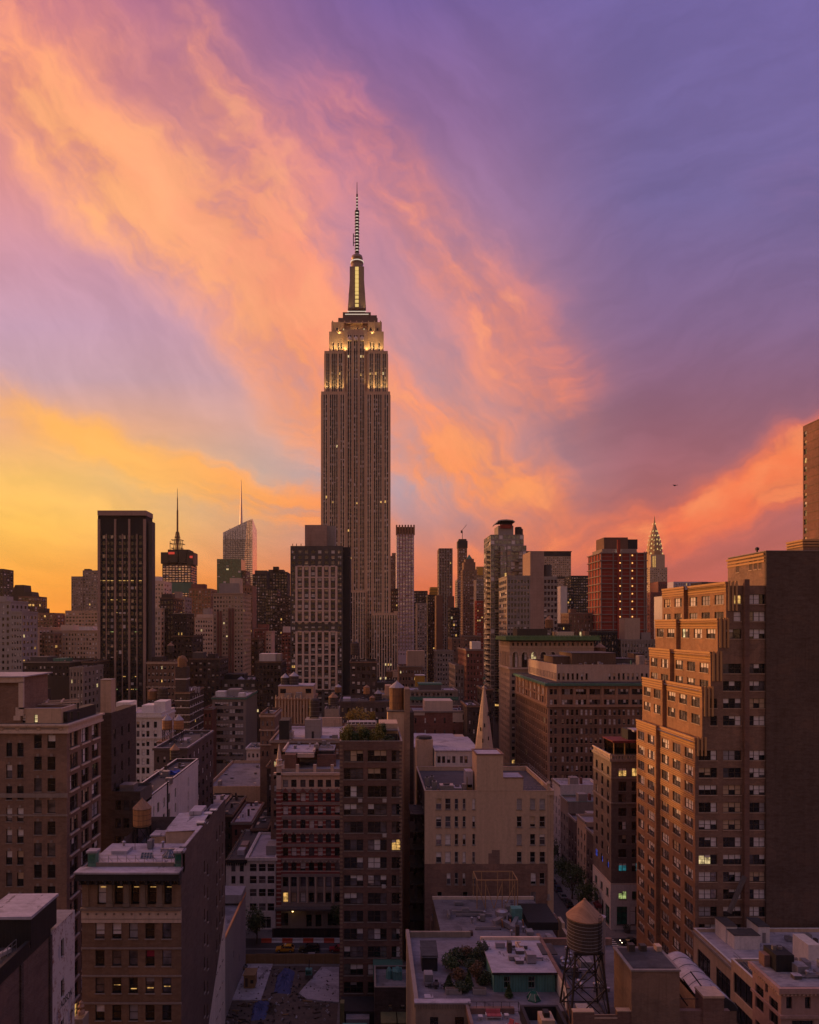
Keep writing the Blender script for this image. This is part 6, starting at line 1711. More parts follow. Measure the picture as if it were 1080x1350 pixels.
tower('loft_building', 'olive grey loft with wide window bays and white roof sheds in the middle left', 280, 324, 919, 370, 38, 'limestone_grey', 2, .88, .55, pitch=3.72, side=0, low=1010, ncol=5, blind=.5, lit=.0, roofm='roof_silver', bands=((920,.8,.5,'copper_green'),), bulk=((284,296,912,8,8,'stucco_white'),(300,316,909,14,9,'concrete'),(314,322,914,4,5,'paint_white')))
tower('brick_building', 'narrow red brown building with arched windows left of the olive grey loft', 268, 280, 934, 360, 24, 'brick_red', 2, .4, .5, side=0, low=1010)
tower('house', 'small white house with two rows of windows beside the low grey roof', 325, 343, 986, 330, 14, 'stucco_white', 3, .45, .5, side=0, low=1030)
tower('brick_building', 'slim ornate brown building left of the peach penthouse', 343, 362, 941, 262, 20, 'brick_brown', 3, .35, .5, side=0, low=1010, bands=((943,.7,.4,'limestone'),(962,.5,.3,'limestone'),(981,.5,.3,'limestone')))
def peach():
    Y = 300
    b = tower('ornate_building', 'orange brick building with carved piers and a peach penthouse catching the last sun', 364, 413, 921, Y, 24, 'brick_orange', 6, .42, .6, pitch=5.0, side=0, finish=False, low=985, ncol=2, blind=.5, lit=.03)
    x0, x1, y0, y1, z1 = b.dim; m = MB()
    for i in range(13): m.lathe(x0+(x1-x0)*i/12, Y-.15, [(.35,z1-16),(.35,z1-1),(.45,z1-.5),(.12,z1+(1.6 if i % 2 == 0 else .6))], 6, 'stucco_tan')
    b.each('carved_pier', m)
    m = MB(); m.box(X(367,Y+6), X(413,Y+6), Y+6, Y+20, z1-1, Z(905,Y+6), 'stucco_peach')
    for p0, p1 in ((369.5,377),(403,410.5)): m.box(X(p0,Y+6), X(p1,Y+6), Y+5.93, Y+5.99, Z(914,Y+6), Z(908,Y+6), 'glass_dark')
    m.box(X(366.5,Y+6), X(413.5,Y+6), Y+5.8, Y+20.2, Z(905,Y+6), Z(904,Y+6), 'roof_silver'); b.part('penthouse', m)
    m = MB(); m.box(X(375,Y+3), X(384,Y+3), Y+3, Y+5.5, z1-1, z1+1.8, 'galvanised'); m.box(X(390,Y+3), X(398,Y+3), Y+3, Y+5.5, z1-1, z1+2.2, 'concrete'); b.part('air_handler', m)
    b.finish()
W('stucco_peach', (.60,.38,.25), 'plain', (.52,.33,.21))
peach()
def roof_deck_house():
    Y = 215
    b = tower('brick_building', 'broad brown brick building with a pale roof deck behind the striped building', 357, 451, 976, Y, 36, 'brick_brown', 9, .45, .5, side=0, finish=False, low=1100, roofm='roof_silver', par=.7, pmat='brick_brown')
    x0, x1, y0, y1, z1 = b.dim; zr = z1-.7; m = MB()
    m.box(X(402,Y+8), X(423,Y+8), Y+8, Y+15, zr, Z(949,Y+8), 'concrete'); m.box(X(411,Y+8), X(414,Y+8), Y+7.95, Y+8.0, zr, zr+2.2, 'dark_panel'); b.part('bulkhead', m)
    m = MB(); m.box(X(368,Y+4), X(381,Y+4), Y+4, Y+12, zr, Z(950,Y+4), 'black_metal'); m.box(X(380,Y+5), X(386,Y+5), Y+5, Y+9, zr, zr+2.4, 'galvanised'); b.part('cooling_unit', m)
    m = MB(); m.box(X(424,Y+34), X(451,Y+34), Y+34, Y+35, zr, zr+3.2, 'limestone')
    for i in range(9): m.box(X(426+2.8*i,Y+33.8), X(427.4+2.8*i,Y+33.8), Y+33.8, Y+34, zr+1.2, zr+2.6, 'stucco_tan')
    b.part('parapet_wall', m)
    m = MB(); m.beam((X(372,Y-.5),Y-.6,z1-3.2),(X(448,Y-.5),Y-.6,z1-3.2),.14,'orange_trim'); b.part('pipe', m)
    b.finish()
plainmat('orange_trim', (.62,.24,.07), .4)  # plain orange colour shared by pipes, struts and a coping
roof_deck_house()
tower('shed', 'grey blue roof shed carrying a small peaked tank behind the roof deck', 428, 447, 935, 262, 10, 'galvanised', 2, .3, .3, side=0, nowin=True, low=960)
tower('brick_building', 'dark purple brick building with a flat tar roof behind the roof garden trees', 447, 517, 925, 300, 26, 'brick_purple', 9, .4, .5, side=0, low=980, roofm='roof_tar', bulk=((452,462,921,5,8,'roof_silver'),))
tower('loft_building', 'low tan building with a white box beside the big grey peaked tank', 498, 520, 916, 320, 20, 'stucco_tan', 4, .4, .5, side=0, low=960, bulk=((508,516,904,4,8,'stucco_peach'),))
# low houses of the left block
tower('low_building', 'low building with a wide grey flat roof and tan parapet wall', 272, 353, 1037, 269, 52, 'stucco_tan', 1, .1, .1, side=0, nowin=True, low=1040, roofm='roof_grey', par=1.2, bulk=((300,318,1031,24,6,'concrete_dark'),(334,337,1033,10,2,'galvanised'),(287,291,1030,6,3,'galvanised'),(340,352,1028,36,6,'concrete_dark')))
for p0, p1, t, Y, rm, lab in ((261,286,1070,236,'roof_silver','dark brick row house with a bright lavender roof, leftmost in the courtyard'),
                              (286,306,1074,232,'roof_tar','row house with a cluttered black roof between two lavender roofs'),
                              (306,332,1084,228,'roof_silver','red row house with a long lavender roof in the left courtyard'),
                              (332,352,1092,224,'roof_tar','low dark house with a tar roof right of the red row house')):
    b = tower('row_house', lab, p0, p1, t, Y, 26, 'brick_red' if '306' in str(p0) else 'brick_dark', 3, .4, .5, side=0, low=1130, roofm=rm, par=.5, lit=.0,
              bulk=((p0+4,p0+9,t-5,6,3,'galvanised'),(p0+12,p0+16,t-7,12,3,'roof_grey'),(p0+7,p0+12,t-12,18,2,'black_metal')), group='row houses in the left courtyard')
def white_row():
    Y = 196; k = Y/F
    b = Bld('row_house', 'white four storey row house with black framed wide windows facing the cross street', 'house', 'stucco_white', (X(345,Y),Y+7,0), lit=.0, blind=.2, frame='frame_white', fw=.1)
    x0, x1 = X(326,Y), X(363.5,Y); zt = Z(1131,Y)
    b.facade('S', Y, x0, x1, 0, zt, px_wins(Y, [(329,338.5),(341,350.5),(352.5,362)], (1139,1155,1172,1191), 10.5, 1, .5)+[(X(344,Y), .4, 5.6, 3.2, 4, .8)]); b.box(x0, x1, Y, Y+24, 0, zt, 'EWN')
    b.roof(x0, x1, Y, Y+24, zt, 'roof_silver', .6, 'stucco_white'); b.ring('cornice', x0, x1, Y, Y+24, zt-.7, zt+.2, .5, 'stucco_white')
    m = MB(); m.box(x1-3.2, x1-.2, Y+4, Y+9, zt-.6, zt+2.0, 'concrete'); b.part('bulkhead', m); b.finish()
    b = Bld('row_house', 'white row house with a black bracketed cornice facing the cross street', 'house', 'stucco_white', (X(313,Y),Y+7,0), lit=.0, blind=.2, frame='frame_dark', fw=.1)
    x0, x1 = X(298,Y), X(325.8,Y)
    b.facade('S', Y, x0, x1, 0, zt-.6, px_wins(Y, [(305,310.5),(316,321.5)], (1139,1155,1172,1191,1209), 10.5)); b.box(x0, x1, Y, Y+30, 0, zt-.6, 'EWN')
    b.roof(x0, x1, Y, Y+30, zt-.6, 'roof_tar', .6, 'black_metal'); m = MB(); m.box(x0-.2, x1+.1, Y-.8, Y-.01, zt-1.2, zt-.3, 'black_metal')
    for i in range(12): m.box(x0+.48*i, x0+.48*i+.2, Y-.7, Y-.02, zt-1.9, zt-1.21, 'black_metal')
    b.part('cornice', m); m = MB(); m.box(x0+2, x0+4, Y+6, Y+9, zt-1.2, zt+.2, 'roof_silver'); m.box(x0+2, x0+4, Y+11, Y+15, zt-1.2, zt+.2, 'concrete_pink'); b.part('skylight', m); b.finish()
white_row()
tower('loft_building', 'dark brick back building in shadow between the courtyard roofs and the brown deck building', 352, 366, 1010, 240, 24, 'brick_dark', 2, .4, .5, side=0, low=1160, lit=.0)

# middle distance right of the garden tower
def long_green_cornice():
    Y = 345
    b = tower('loft_building', 'low tan building with a dark green cornice band and silver roof beside the tall shaft', 536, 603, 910, Y, 18, 'limestone_grey', 12, .5, .5, pitch=6, side=0, finish=False, low=960, roofm='roof_silver', par=.6, lit=.0)
    x0, x1, y0, y1, z1 = b.dim; m = MB(); m.box(x0-.3, x1+.4, Y-.6, Y-.01, Z(923,Y), Z(918.5,Y), 'copper_green'); b.part('green_cornice', m)
    m = MB()
    for p0, p1 in ((541,553),(555,567),(570,582),(585,597)): m.box(X(p0,Y), X(p1,Y), Y-.05, Y-.005, Z(917,Y), Z(914,Y), 'glass_dark')
    b.each('strip_window', m)
    m = MB(); m.box(X(553,Y+4), X(582,Y+4), Y+4, Y+12, z1-.6, Z(903,Y+4), 'concrete_dark'); m.box(X(552,Y+4), X(583,Y+4), Y+3.9, Y+12.1, Z(903,Y+4), Z(901,Y+4), 'copper_green'); b.part('plant_room', m); b.finish()
    Yb = 372; mb = MB(); mb.box(X(548,Yb), X(560,Yb), Yb, Yb+6, 20, Z(891,Yb), 'yellow_panel')
    r = random.Random(4)
    for i in range(4):
        for j in range(5): mb.box(X(549.4+2.7*i,Yb), X(550+2.7*i,Yb), Yb-.05, Yb-.01, Z(907-3.2*j,Yb), Z(906.2-3.2*j,Yb), 'dark_stone')
    mb.box(X(547.5,Yb), X(560.5,Yb), Yb-.3, Yb+6.3, Z(891,Yb), Z(890,Yb), 'stucco_white')
    tag(mb.build('stair_tower'), 'bright yellow stair tower with a perforated wall in the middle distance', 'tower')
long_green_cornice()
def brick_and_cream():
    Y = 312
    b = tower('brick_building', 'red brick building with cream upper corner right of the tall tan shaft', 540, 620, 937, Y, 20, 'brick_red', 6, .18, .45, pitch=5.2, side=0, finish=False, low=975, roofm='roof_grey', pmat='limestone_pale', lit=.0)
    x0, x1, y0, y1, z1 = b.dim; m = MB(); m.box(X(597,Y), x1+.1, Y-.2, Y-.003, Z(952,Y), z1+.1, 'limestone_pale'); m.box(X(560,Y+3), X(597,Y+3), Y+3, Y+14, z1-1, Z(924,Y+3), 'limestone_pale'); m.box(X(541,Y), X(560,Y), Y-.2, Y-.003, Z(943,Y), z1+.1, 'limestone_pale'); b.part('cream_wall', m)
    m = MB(); m.box(X(610,Y), X(614,Y), Y-.26, Y-.21, Z(949,Y), Z(942,Y), 'glass_dark'); b.each('window', m); b.finish()
brick_and_cream()
def lavender_roof():
    Y = 245
    b = Bld('low_building', 'white low building with a broad lavender roof before the church spire', 'building', 'stucco_white', (X(600,Y),Y+20,0), blind=.5, lit=.0, frame='frame_dark')
    x0, x1 = X(574.5,Y), X(632,Y); zt = Z(990.5,Y)
    b.facade('S', Y, x0, x1, 0, zt, px_wins(Y, [(576.8,581),(583,587),(589.6,593.8),(596.4,600.6),(606.5,610.5),(612.4,616.6)], (997,), 9)); b.box(x0, x1, Y, Y+30, 0, zt, 'EWN')
    m = MB(); m.box(x0-.3, x1+.3, Y-.3, Y+30, zt, zt+.35, 'roof_silver'); b.part('roof', m)
    m = MB(); m.box(x0, x1, Y-.9, Y-.02, zt-7.2, zt-6.2, 'copper_green'); b.part('canopy', m)
    m = MB(); xa = X(540,Y+12); m.box(xa, x0, Y+12, Y+46, 0, zt-1.0, 'stucco_tan'); m.box(xa-.2, x0-.01, Y+11.8, Y+46, zt-1.0, zt-.6, 'roof_silver'); m.box(x0+.01, x1, Y+30, Y+44, 0, zt-.8, 'stucco_tan'); m.box(x0+.01, x1-4, Y+30, Y+44, zt-.8, zt-.5, 'roof_silver'); b.part('rear_wing', m)
    m = MB(); m.box(X(549,Y+6), X(571,Y+6), Y+6, Y+11, 0, Z(975,Y+6), 'stucco_tan'); m.lathe(X(560,Y+6), Y+8.5, [(2.9,Z(975,Y+6)),(2.6,Z(972,Y+6)),(.3,Z(971,Y+6))], 8, 'black_metal'); b.part('stair_house', m)
    b.finish()
lavender_roof()
def church():
    Y = 232; cx, cy = X(641,Y), Y+4
    b = Bld('church_spire', 'tall pale stone church spire tapering to a point behind the lift shaft', 'church', 'limestone_pale', (cx,cy,0))
    s = 14.2*Y/F
    b.box(cx-s, cx+s, cy-s, cy+s, 0, Z(1020,Y), 'SEWNT')
    m = MB(); m.lathe(cx, cy, [(s*1.04,Z(1020,Y)),(s*.94,Z(996,Y)),(s*.52,Z(950,Y)),(.55,Z(913,Y)),(.35,Z(909,Y)),(.6,Z(908,Y)),(.2,Z(905,Y))], 8, 'limestone_spire', R(22.5)); b.part('spire', m)
    m = MB()
    for (a, row) in ((-.42,960),(-.25,975),(.35,940),(-.05,955),(.3,972)): m.box(cx+a*s-.18, cx+a*s+.18, cy-s*(.95-(1000-row)*.0095)-.25, cy-s*(.9-(1000-row)*.0095), Z(row+5,Y), Z(row,Y), 'dark_stone')
    b.each('spire_lucarne', m)
    m = MB(); m.beam((cx,cy,Z(906,Y)),(cx,cy,Z(893,Y)),.18,'dark_stone'); m.box(cx-.4,cx+.5,cy-.08,cy+.08,Z(897,Y),Z(894,Y),'copper_green'); m.lathe(cx, cy, [(.05,Z(903,Y)),(.4,Z(901.8,Y)),(.05,Z(900.5,Y))], 8, 'copper_green'); b.part('weather_vane', m)
    b.finish()
W('limestone_spire', (.58,.43,.33), 'plain', (.50,.37,.28), var=.25)
church()
tower('house', 'narrow dark house with a lavender coping in the gap left of the tan corner block', 638, 650, 908, 330, 20, 'brick_dark', 2, .4, .5, side=3, low=1010, roofm='roof_silver')
tower('house', 'dark house behind the church spire on its left', 616, 634, 930, 300, 20, 'brick_dark', 3, .4, .5, side=0, low=1000, roofm='roof_silver')
# ---------------------------------------------------------------- foreground left
def cornice_house():
    Y = 102; k = Y/F
    b = Bld('brick_loft', 'brown brick loft with a deep bracketed cornice, green pedestals and pale railed roof', 'building', 'brick_brown3', (-33,Y+14,0), lit=.0, blind=.25, sill='limestone_grey', frame='frame_dark', fw=.07, litm=('lit_warm',))
    x0, x1 = X(108,Y), X(239,Y); yb = 133.4; zt = 47.6
    c1 = [(128,140),(150.5,162),(172.4,183.6),(194,206),(216,226.5)]
    c2 = [(125.7,137.8),(147.8,160),(170,181.7),(191.7,203.8),(213.8,226)]
    zb = Z(1198,Y)
    b.facade('S', Y, x0, x1, zb, zt, px_wins(Y, c1, (1166,), 26.5, 1, .52), depth=.55, mat='brick_tan3')
    b.facade('S', Y, x0, x1, 0, zb, px_wins(Y, c2, rows(1217,36,11), 20.5, 1, .5))
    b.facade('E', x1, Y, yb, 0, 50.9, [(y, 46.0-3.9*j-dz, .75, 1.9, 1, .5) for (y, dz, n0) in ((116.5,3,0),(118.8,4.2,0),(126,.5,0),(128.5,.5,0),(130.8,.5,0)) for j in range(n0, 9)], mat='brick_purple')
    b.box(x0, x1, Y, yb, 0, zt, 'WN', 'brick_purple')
    m = MB()
    for xx in (x0, x1-1.05): m.box(xx+.1, xx+1.0, Y-.16, Y-.004, zb+.3, Z(1164,Y), 'brick_tan3')
    b.each('corner_pier', m)
    for (a, c) in zip(c1, c1[1:]):
        m = MB(); xc = X((a[1]+c[0])/2,Y)
        m.box(xc-.34, xc+.34, Y-.22, Y-.004, Z(1190,Y), Z(1166,Y), 'stone_worn'); m.box(xc-.46, xc+.46, Y-.36, Y-.004, Z(1195,Y), Z(1190,Y), 'stone_worn'); m.box(xc-.42, xc+.42, Y-.32, Y-.004, Z(1166,Y), Z(1163.5,Y), 'stone_worn'); b.part('column', m)
    m = MB(); m.box(x0-.1, x1+.06, Y-.5, Y-.004, Z(1199.5,Y), Z(1196,Y), 'stone_worn'); m.box(x0, x1+.04, Y-.22, Y-.004, Z(1216,Y), Z(1199.5,Y), 'limestone_pale')
    for i in range(11): m.lathe(x0+.9+1.25*i, Y-.24, [(.12,Z(1205.4,Y)),(.16,Z(1204.2,Y)),(.12,Z(1203,Y))], 8, 'stone_worn')
    m.box(x0, x1+.05, Y-.26, Y-.223, Z(1211.3,Y), Z(1210.6,Y), 'stone_worn'); b.part('frieze', m)
    m = MB()
    for row in (1250,1286.5,1322.5,1358): m.box(x0-.05, x1+.07, Y-.14, Y-.004, Z(row+1.2,Y), Z(row-.8,Y), 'limestone_grey')
    b.each('string_course', m)
    m = MB()
    for j in range(40): m.box(x0+.004, x1-.004, Y-.025, Y-.004, zb-1.0-.62*j-.09, zb-1.0-.62*j, 'brick_shadow') if False else None
    m.box(x0-.15, x1+.02, Y-.55, Y-.01, zt-1.15, zt-.3, 'dark_panel'); m.box(x0-.4, x1+.06, Y-1.5, Y-.01, zt-.3, zt+.7, 'dark_panel')
    for i in range(34): m.box(x0+.2+.42*i, x0+.4+.42*i, Y-.75, Y-.55, zt-.75, zt-.42, 'stone_worn')
    for i in range(13): m.box(x0+.1+1.16*i, x0+.42+1.16*i, Y-1.45, Y-.56, zt-.9, zt-.31, 'dark_panel')
    m.box(x0-.5, x1+.1, Y-1.7, Y+.8, zt+.7, zt+.95, 'roof_silver'); b.part('cornice', m)
    for xx in (x0+.5, x1-1.15):
        m = MB(); m.box(xx, xx+1.15, Y+.85, Y+2.0, zt, zt+2.9, 'copper_green'); m.box(xx+.12, xx+1.03, Y+.8, Y+.85, zt+1.4, zt+2.6, 'glass_green'); m.box(xx-.2, xx+1.35, Y+.65, Y+2.2, zt+2.9, zt+3.2, 'roof_silver'); b.part('copper_pedestal', m)
    zr = zt+1.2
    m = MB(); m.box(x0+.4, x1-.4, Y+1.2, Y+11, zt-.5, zr, 'roof_silver'); m.box(x1-6.2, x1-.35, Y+11, yb-1, zt-.5, zr-.35, 'roof_silver'); m.box(x0+.1, x1-6.2, Y+11, yb-.5, zt-6, 44.4, 'roof_tar'); b.part('roof', m)
    m = MB(); m.box(x0+1.7, x1-1.3, Y+1.05, Y+1.2, zt+.96, zr+.12, 'brick_red'); m.box(x0+1.7, x1-1.3, Y+.81, Y+1.05, zt+.96, zt+1.5, 'stone_worn'); b.part('parapet', m)
    m = MB()
    for i in range(9):
        xx = x0+1.9+1.3*i; m.beam((xx,Y+1.6,zr),(xx,Y+1.6,zr+1.15),.05,'galvanised'); m.beam((xx,Y+1.6,zr+.9),(xx+.35,Y+2.3,zr),.04,'galvanised')
    for q in (.6,1.15): m.beam((x0+1.7,Y+1.6,zr+q),(x1-1.4,Y+1.6,zr+q),.045,'galvanised')
    b.part('railing', m)
    m = MB(); xx = x0+7.2
    for i in range(5): m.beam((xx+.42*i,Y+3.4,zr),(xx+.42*i,Y+4.1,zr+.75),.05,'frame_white')
    m.poly([(xx,Y+3.4,zr+.02),(xx+1.7,Y+3.4,zr+.02),(xx+1.7,Y+4.1,zr+.75),(xx,Y+4.1,zr+.75)], 'glass_dark'); m.box(xx, xx+1.7, Y+4.1, Y+4.2, zr, zr+.75, 'galvanised'); b.part('skylight', m)
    m = MB(); xx = x1-2.9
    m.lathe(xx, Y+4.6, [(1.15,zr),(1.1,zr+.15),(.12,zr+1.1)], 8, 'glass_blue')
    for t in range(8): m.beam((xx+1.15*math.cos(t*.785),Y+4.6+1.15*math.sin(t*.785),zr+.15),(xx,Y+4.6,zr+1.12),.06,'frame_white')
    b.part('skylight', m)
    m = MB(); m.box(x0+2.2, x0+4.6, Y+5.5, Y+8, zr, zr+.5, 'roof_silver'); b.part('hatch', m)
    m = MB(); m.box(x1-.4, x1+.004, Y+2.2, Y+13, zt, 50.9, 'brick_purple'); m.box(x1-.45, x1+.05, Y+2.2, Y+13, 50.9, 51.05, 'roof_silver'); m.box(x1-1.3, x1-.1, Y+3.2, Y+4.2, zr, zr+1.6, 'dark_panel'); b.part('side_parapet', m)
    m = MB(); m.box(x1-5.6, x1-.42, Y+12, Y+21, zr-.35, zr+1.6, 'stucco_tan')
    m.poly([(x1-5.8,Y+11.7,zr+1.62),(x1-.4,Y+11.7,zr+1.9),(x1-.4,Y+21,zr+2.5),(x1-5.8,Y+21,zr+2.2)], 'roof_silver'); m.box(x1-8.0, x1-5.9, Y+12.5, Y+15, 44.4, zr+.7, 'stucco_tan'); m.box(x1-8.2, x1-5.7, Y+12.3, Y+15.2, zr+.7, zr+.9, 'roof_silver'); m.box(x1-3.6, x1-1.6, Y+19, Y+23, zr+2.4, zr+3.0, 'roof_silver'); b.part('stair_house', m)
    m = MB()
    for (y, h) in ((115.8,2.0),(118.2,1.2),(121.4,2.0),(125.6,1.5)): m.box(x1-1.1, x1+.01, y, y+.9, 47, 49.2+h, 'brick_purple'); m.box(x1-1.2, x1+.06, y-.1, y+1.0, 49.2+h, 49.35+h, 'stucco_white')
    b.each('chimney', m)
    m = MB(); m.poly([(x1+.012,108,6),(x1+.012,yb,6),(x1+.012,yb,29.5)], 'stucco_white'); b.part('render_patch', m)
    # strip lamps under the ceilings of a few rooms
    m = MB()
    for (a, c) in c1: m.box(X(a+3,Y), X(c-1.5,Y), Y+.50, Y+.53, Z(1171.5,Y), Z(1170.7,Y), 'lit_warm')
    for j, row in ((1,1299),(2,1304),(4,1301),(3,1303)): m.box(X(c2[j][0]+2,Y), X(c2[j][1]-2,Y), Y+.2, Y+.23, Z(row+1,Y), Z(row,Y), 'lit_warm')
    b.part('ceiling_lamp', m)
    m = MB(); m.box(X(193,Y), X(203,Y), Y+.235, Y+.25, Z(1262,Y), Z(1254,Y), 'blind_red'); b.part('red_blind', m)
    b.clutter(x0+1, x1-2, Y+6, Y+11.5, zr, 6, 21); b.clutter(x0+.4, x1-7, Y+13, yb-1, 44.4, 7, 22)
    b.finish()
W('brick_brown3', (.25,.145,.085), 'brick', (.19,.11,.068))
W('brick_tan3', (.30,.185,.115), 'brick', (.24,.145,.09))
W('stone_worn', (.26,.20,.16), 'plain', (.15,.12,.10), var=.45)
cornice_house()

def text_mesh(body, size, mat, depth=.02):
    c = bpy.data.curves.new('lettering', 'FONT'); c.body = body; c.size = size; c.extrude = depth; c.space_character = 1.0
    o = bpy.data.objects.new('lettering', c); COL.objects.link(o)
    dg = bpy.context.evaluated_depsgraph_get(); me = bpy.data.meshes.new_from_object(o.evaluated_get(dg))
    bpy.data.objects.remove(o); me.materials.clear(); me.materials.append(MATS[mat]); return me
def sign_house():
    x1 = -35.0; y0, ym, yb = 52.0, 79.1, 85.3; zt = 50.0
    m_, n, p = shader_mat('peeling_paint')
    g = n.new('ShaderNodeNewGeometry').outputs['Position']; x, y, z = n.sep(g)
    a = n.noise(n.vec(n.mul(y, .5), n.mul(z, .25), 0), 1.0, 8, .72); f = n.noise(n.vec(y, z, 2.0), 3.5, 6, .75)
    c = n.mix(n.step(n.mad(a, .75, n.mul(f, .35)), .46, .55), (.26,.13,.10,1), (.60,.54,.53,1))
    c = n.mix(n.step(n.noise(n.vec(n.mul(y,.6), n.mul(z,.22), 6.0), 1.0, 3), .58, .62, 0, .5), c, (.22,.24,.34,1))
    n.l.new(c, p.inputs['Base Color']); p.inputs['Roughness'].default_value = .9
    b = Bld('brick_warehouse', 'dark brick warehouse with a black roof shed and peeling white painted sign wall, bottom left', 'building', 'brick_dark2', (-42,70,0), lit=.0, blind=.1, fw=.07)
    b.facade('E', x1, y0, ym, 0, zt, [])
    b.facade('E', x1+.12, ym, yb, 0, 49.3, [(81.9, 45.2-4.6*j, .85, 2.1, 1, .5) for j in range(6)], mat='peeling_paint')
    b.box(x1, x1+.12, ym, yb, 0, 49.3, 'S', 'peeling_paint'); b.box(x1-12, x1+.12, y0, yb, 0, 49.3, 'N'); b.box(x1-12, x1+.12, ym, yb, 0, 49.3, 'T', 'roof_grey')
    m = MB(); m.poly([(x1-25,y0,zt-.3),(x1,y0,zt-.3),(x1,ym,zt-.3),(x1-25,ym,zt-.3)], 'roof_tar'); b.part('roof', m)
    m = MB(); m.box(x1-.3, x1+.08, y0, 74.0, zt-.3, zt+.55, 'black_metal'); m.box(x1-.02, x1+.1, y0, ym-.3, zt-1.0, zt-.3, 'black_metal'); b.part('parapet', m)
    m = MB(); m.box(x1-5.2, x1+.09, 74.3, 80.4, zt-.29, 52.9, 'black_metal'); b.part('roof_shed', m)
    m = MB(); m.poly([(x1-5.4,74.1,52.95),(x1+.2,74.1,53.0),(x1+.2,80.6,53.0),(x1-5.4,80.6,52.95)], 'roof_silver'); m.box(x1-5.4, x1+.2, 74.05, 80.65, 52.7, 52.94, 'roof_silver'); b.part('shed_roof', m)
    m = MB(); m.lathe(x1-4.2, 72, [(.5,zt-.3),(.5,zt+.8),(.7,zt+.9),(.7,zt+1.3),(.3,zt+1.6)], 14, 'galvanised'); m.beam((x1-6.4,72,zt+1.0),(x1-4.2,72,zt+1.0),.5,'galvanised'); b.part('vent_hood', m)
    m = MB()
    for i in range(5): m.beam((x1-1.2,70.2+.9*i,zt-.3),(x1-1.2,70.2+.9*i,zt+.8),.05,'galvanised')
    for q in (.35,.8): m.beam((x1-1.2,70.2,zt+q),(x1-1.2,73.8,zt+q),.05,'galvanised')
    m.beam((x1-3.4,69,zt-.2),(x1-1.4,73,zt+.1),.4,'frame_white'); b.part('roof_ladder', m)
    m = MB()
    for y in (61.0, 66.5, 72.0, 78.6): m.box(x1+.004, x1+.2, y, y+.5, 0, zt-1.0, 'brick_dark')
    b.each('pilaster', m)
    lo = Vector(b.loc)
    for body, y, z, s in (('ADISON', 81.35, 39.6, 1.18), ('TY', 84.0, 37.0, 1.18)):
        o = bpy.data.objects.new('lettering', text_mesh(body, s, 'frame_dark', .012)); COL.objects.link(o); o.parent = b.root
        o.location = Vector((x1+.135, y, z))-lo; o.rotation_euler = (R(90), 0, R(90)); o.scale = (.72, 1, 1)
    b.finish()
W('brick_dark2', (.15,.085,.068), 'brick', (.105,.062,.055))
sign_house()
def alley_finial():
    Y = 92
    b = Bld('low_building', 'low stone roof with a carved finial in the alley between sign wall and cornice loft', 'building', 'limestone_grey', (X(104,Y),Y+3,0))
    x0, x1 = X(96,Y), X(109,Y); b.box(x0, x1, Y, Y+2, 0, Z(1344,Y), 'SEWNT')
    m = MB(); xc = X(108.6,Y)-.4; m.lathe(xc, Y+.6, [(.5,Z(1340,Y)),(.45,Z(1336,Y)),(.2,Z(1334,Y)),(.42,Z(1330,Y)),(.2,Z(1327,Y)),(.25,Z(1325,Y)),(.05,Z(1322,Y))], 10, 'terracotta'); b.part('finial', m); b.finish()
alley_finial()

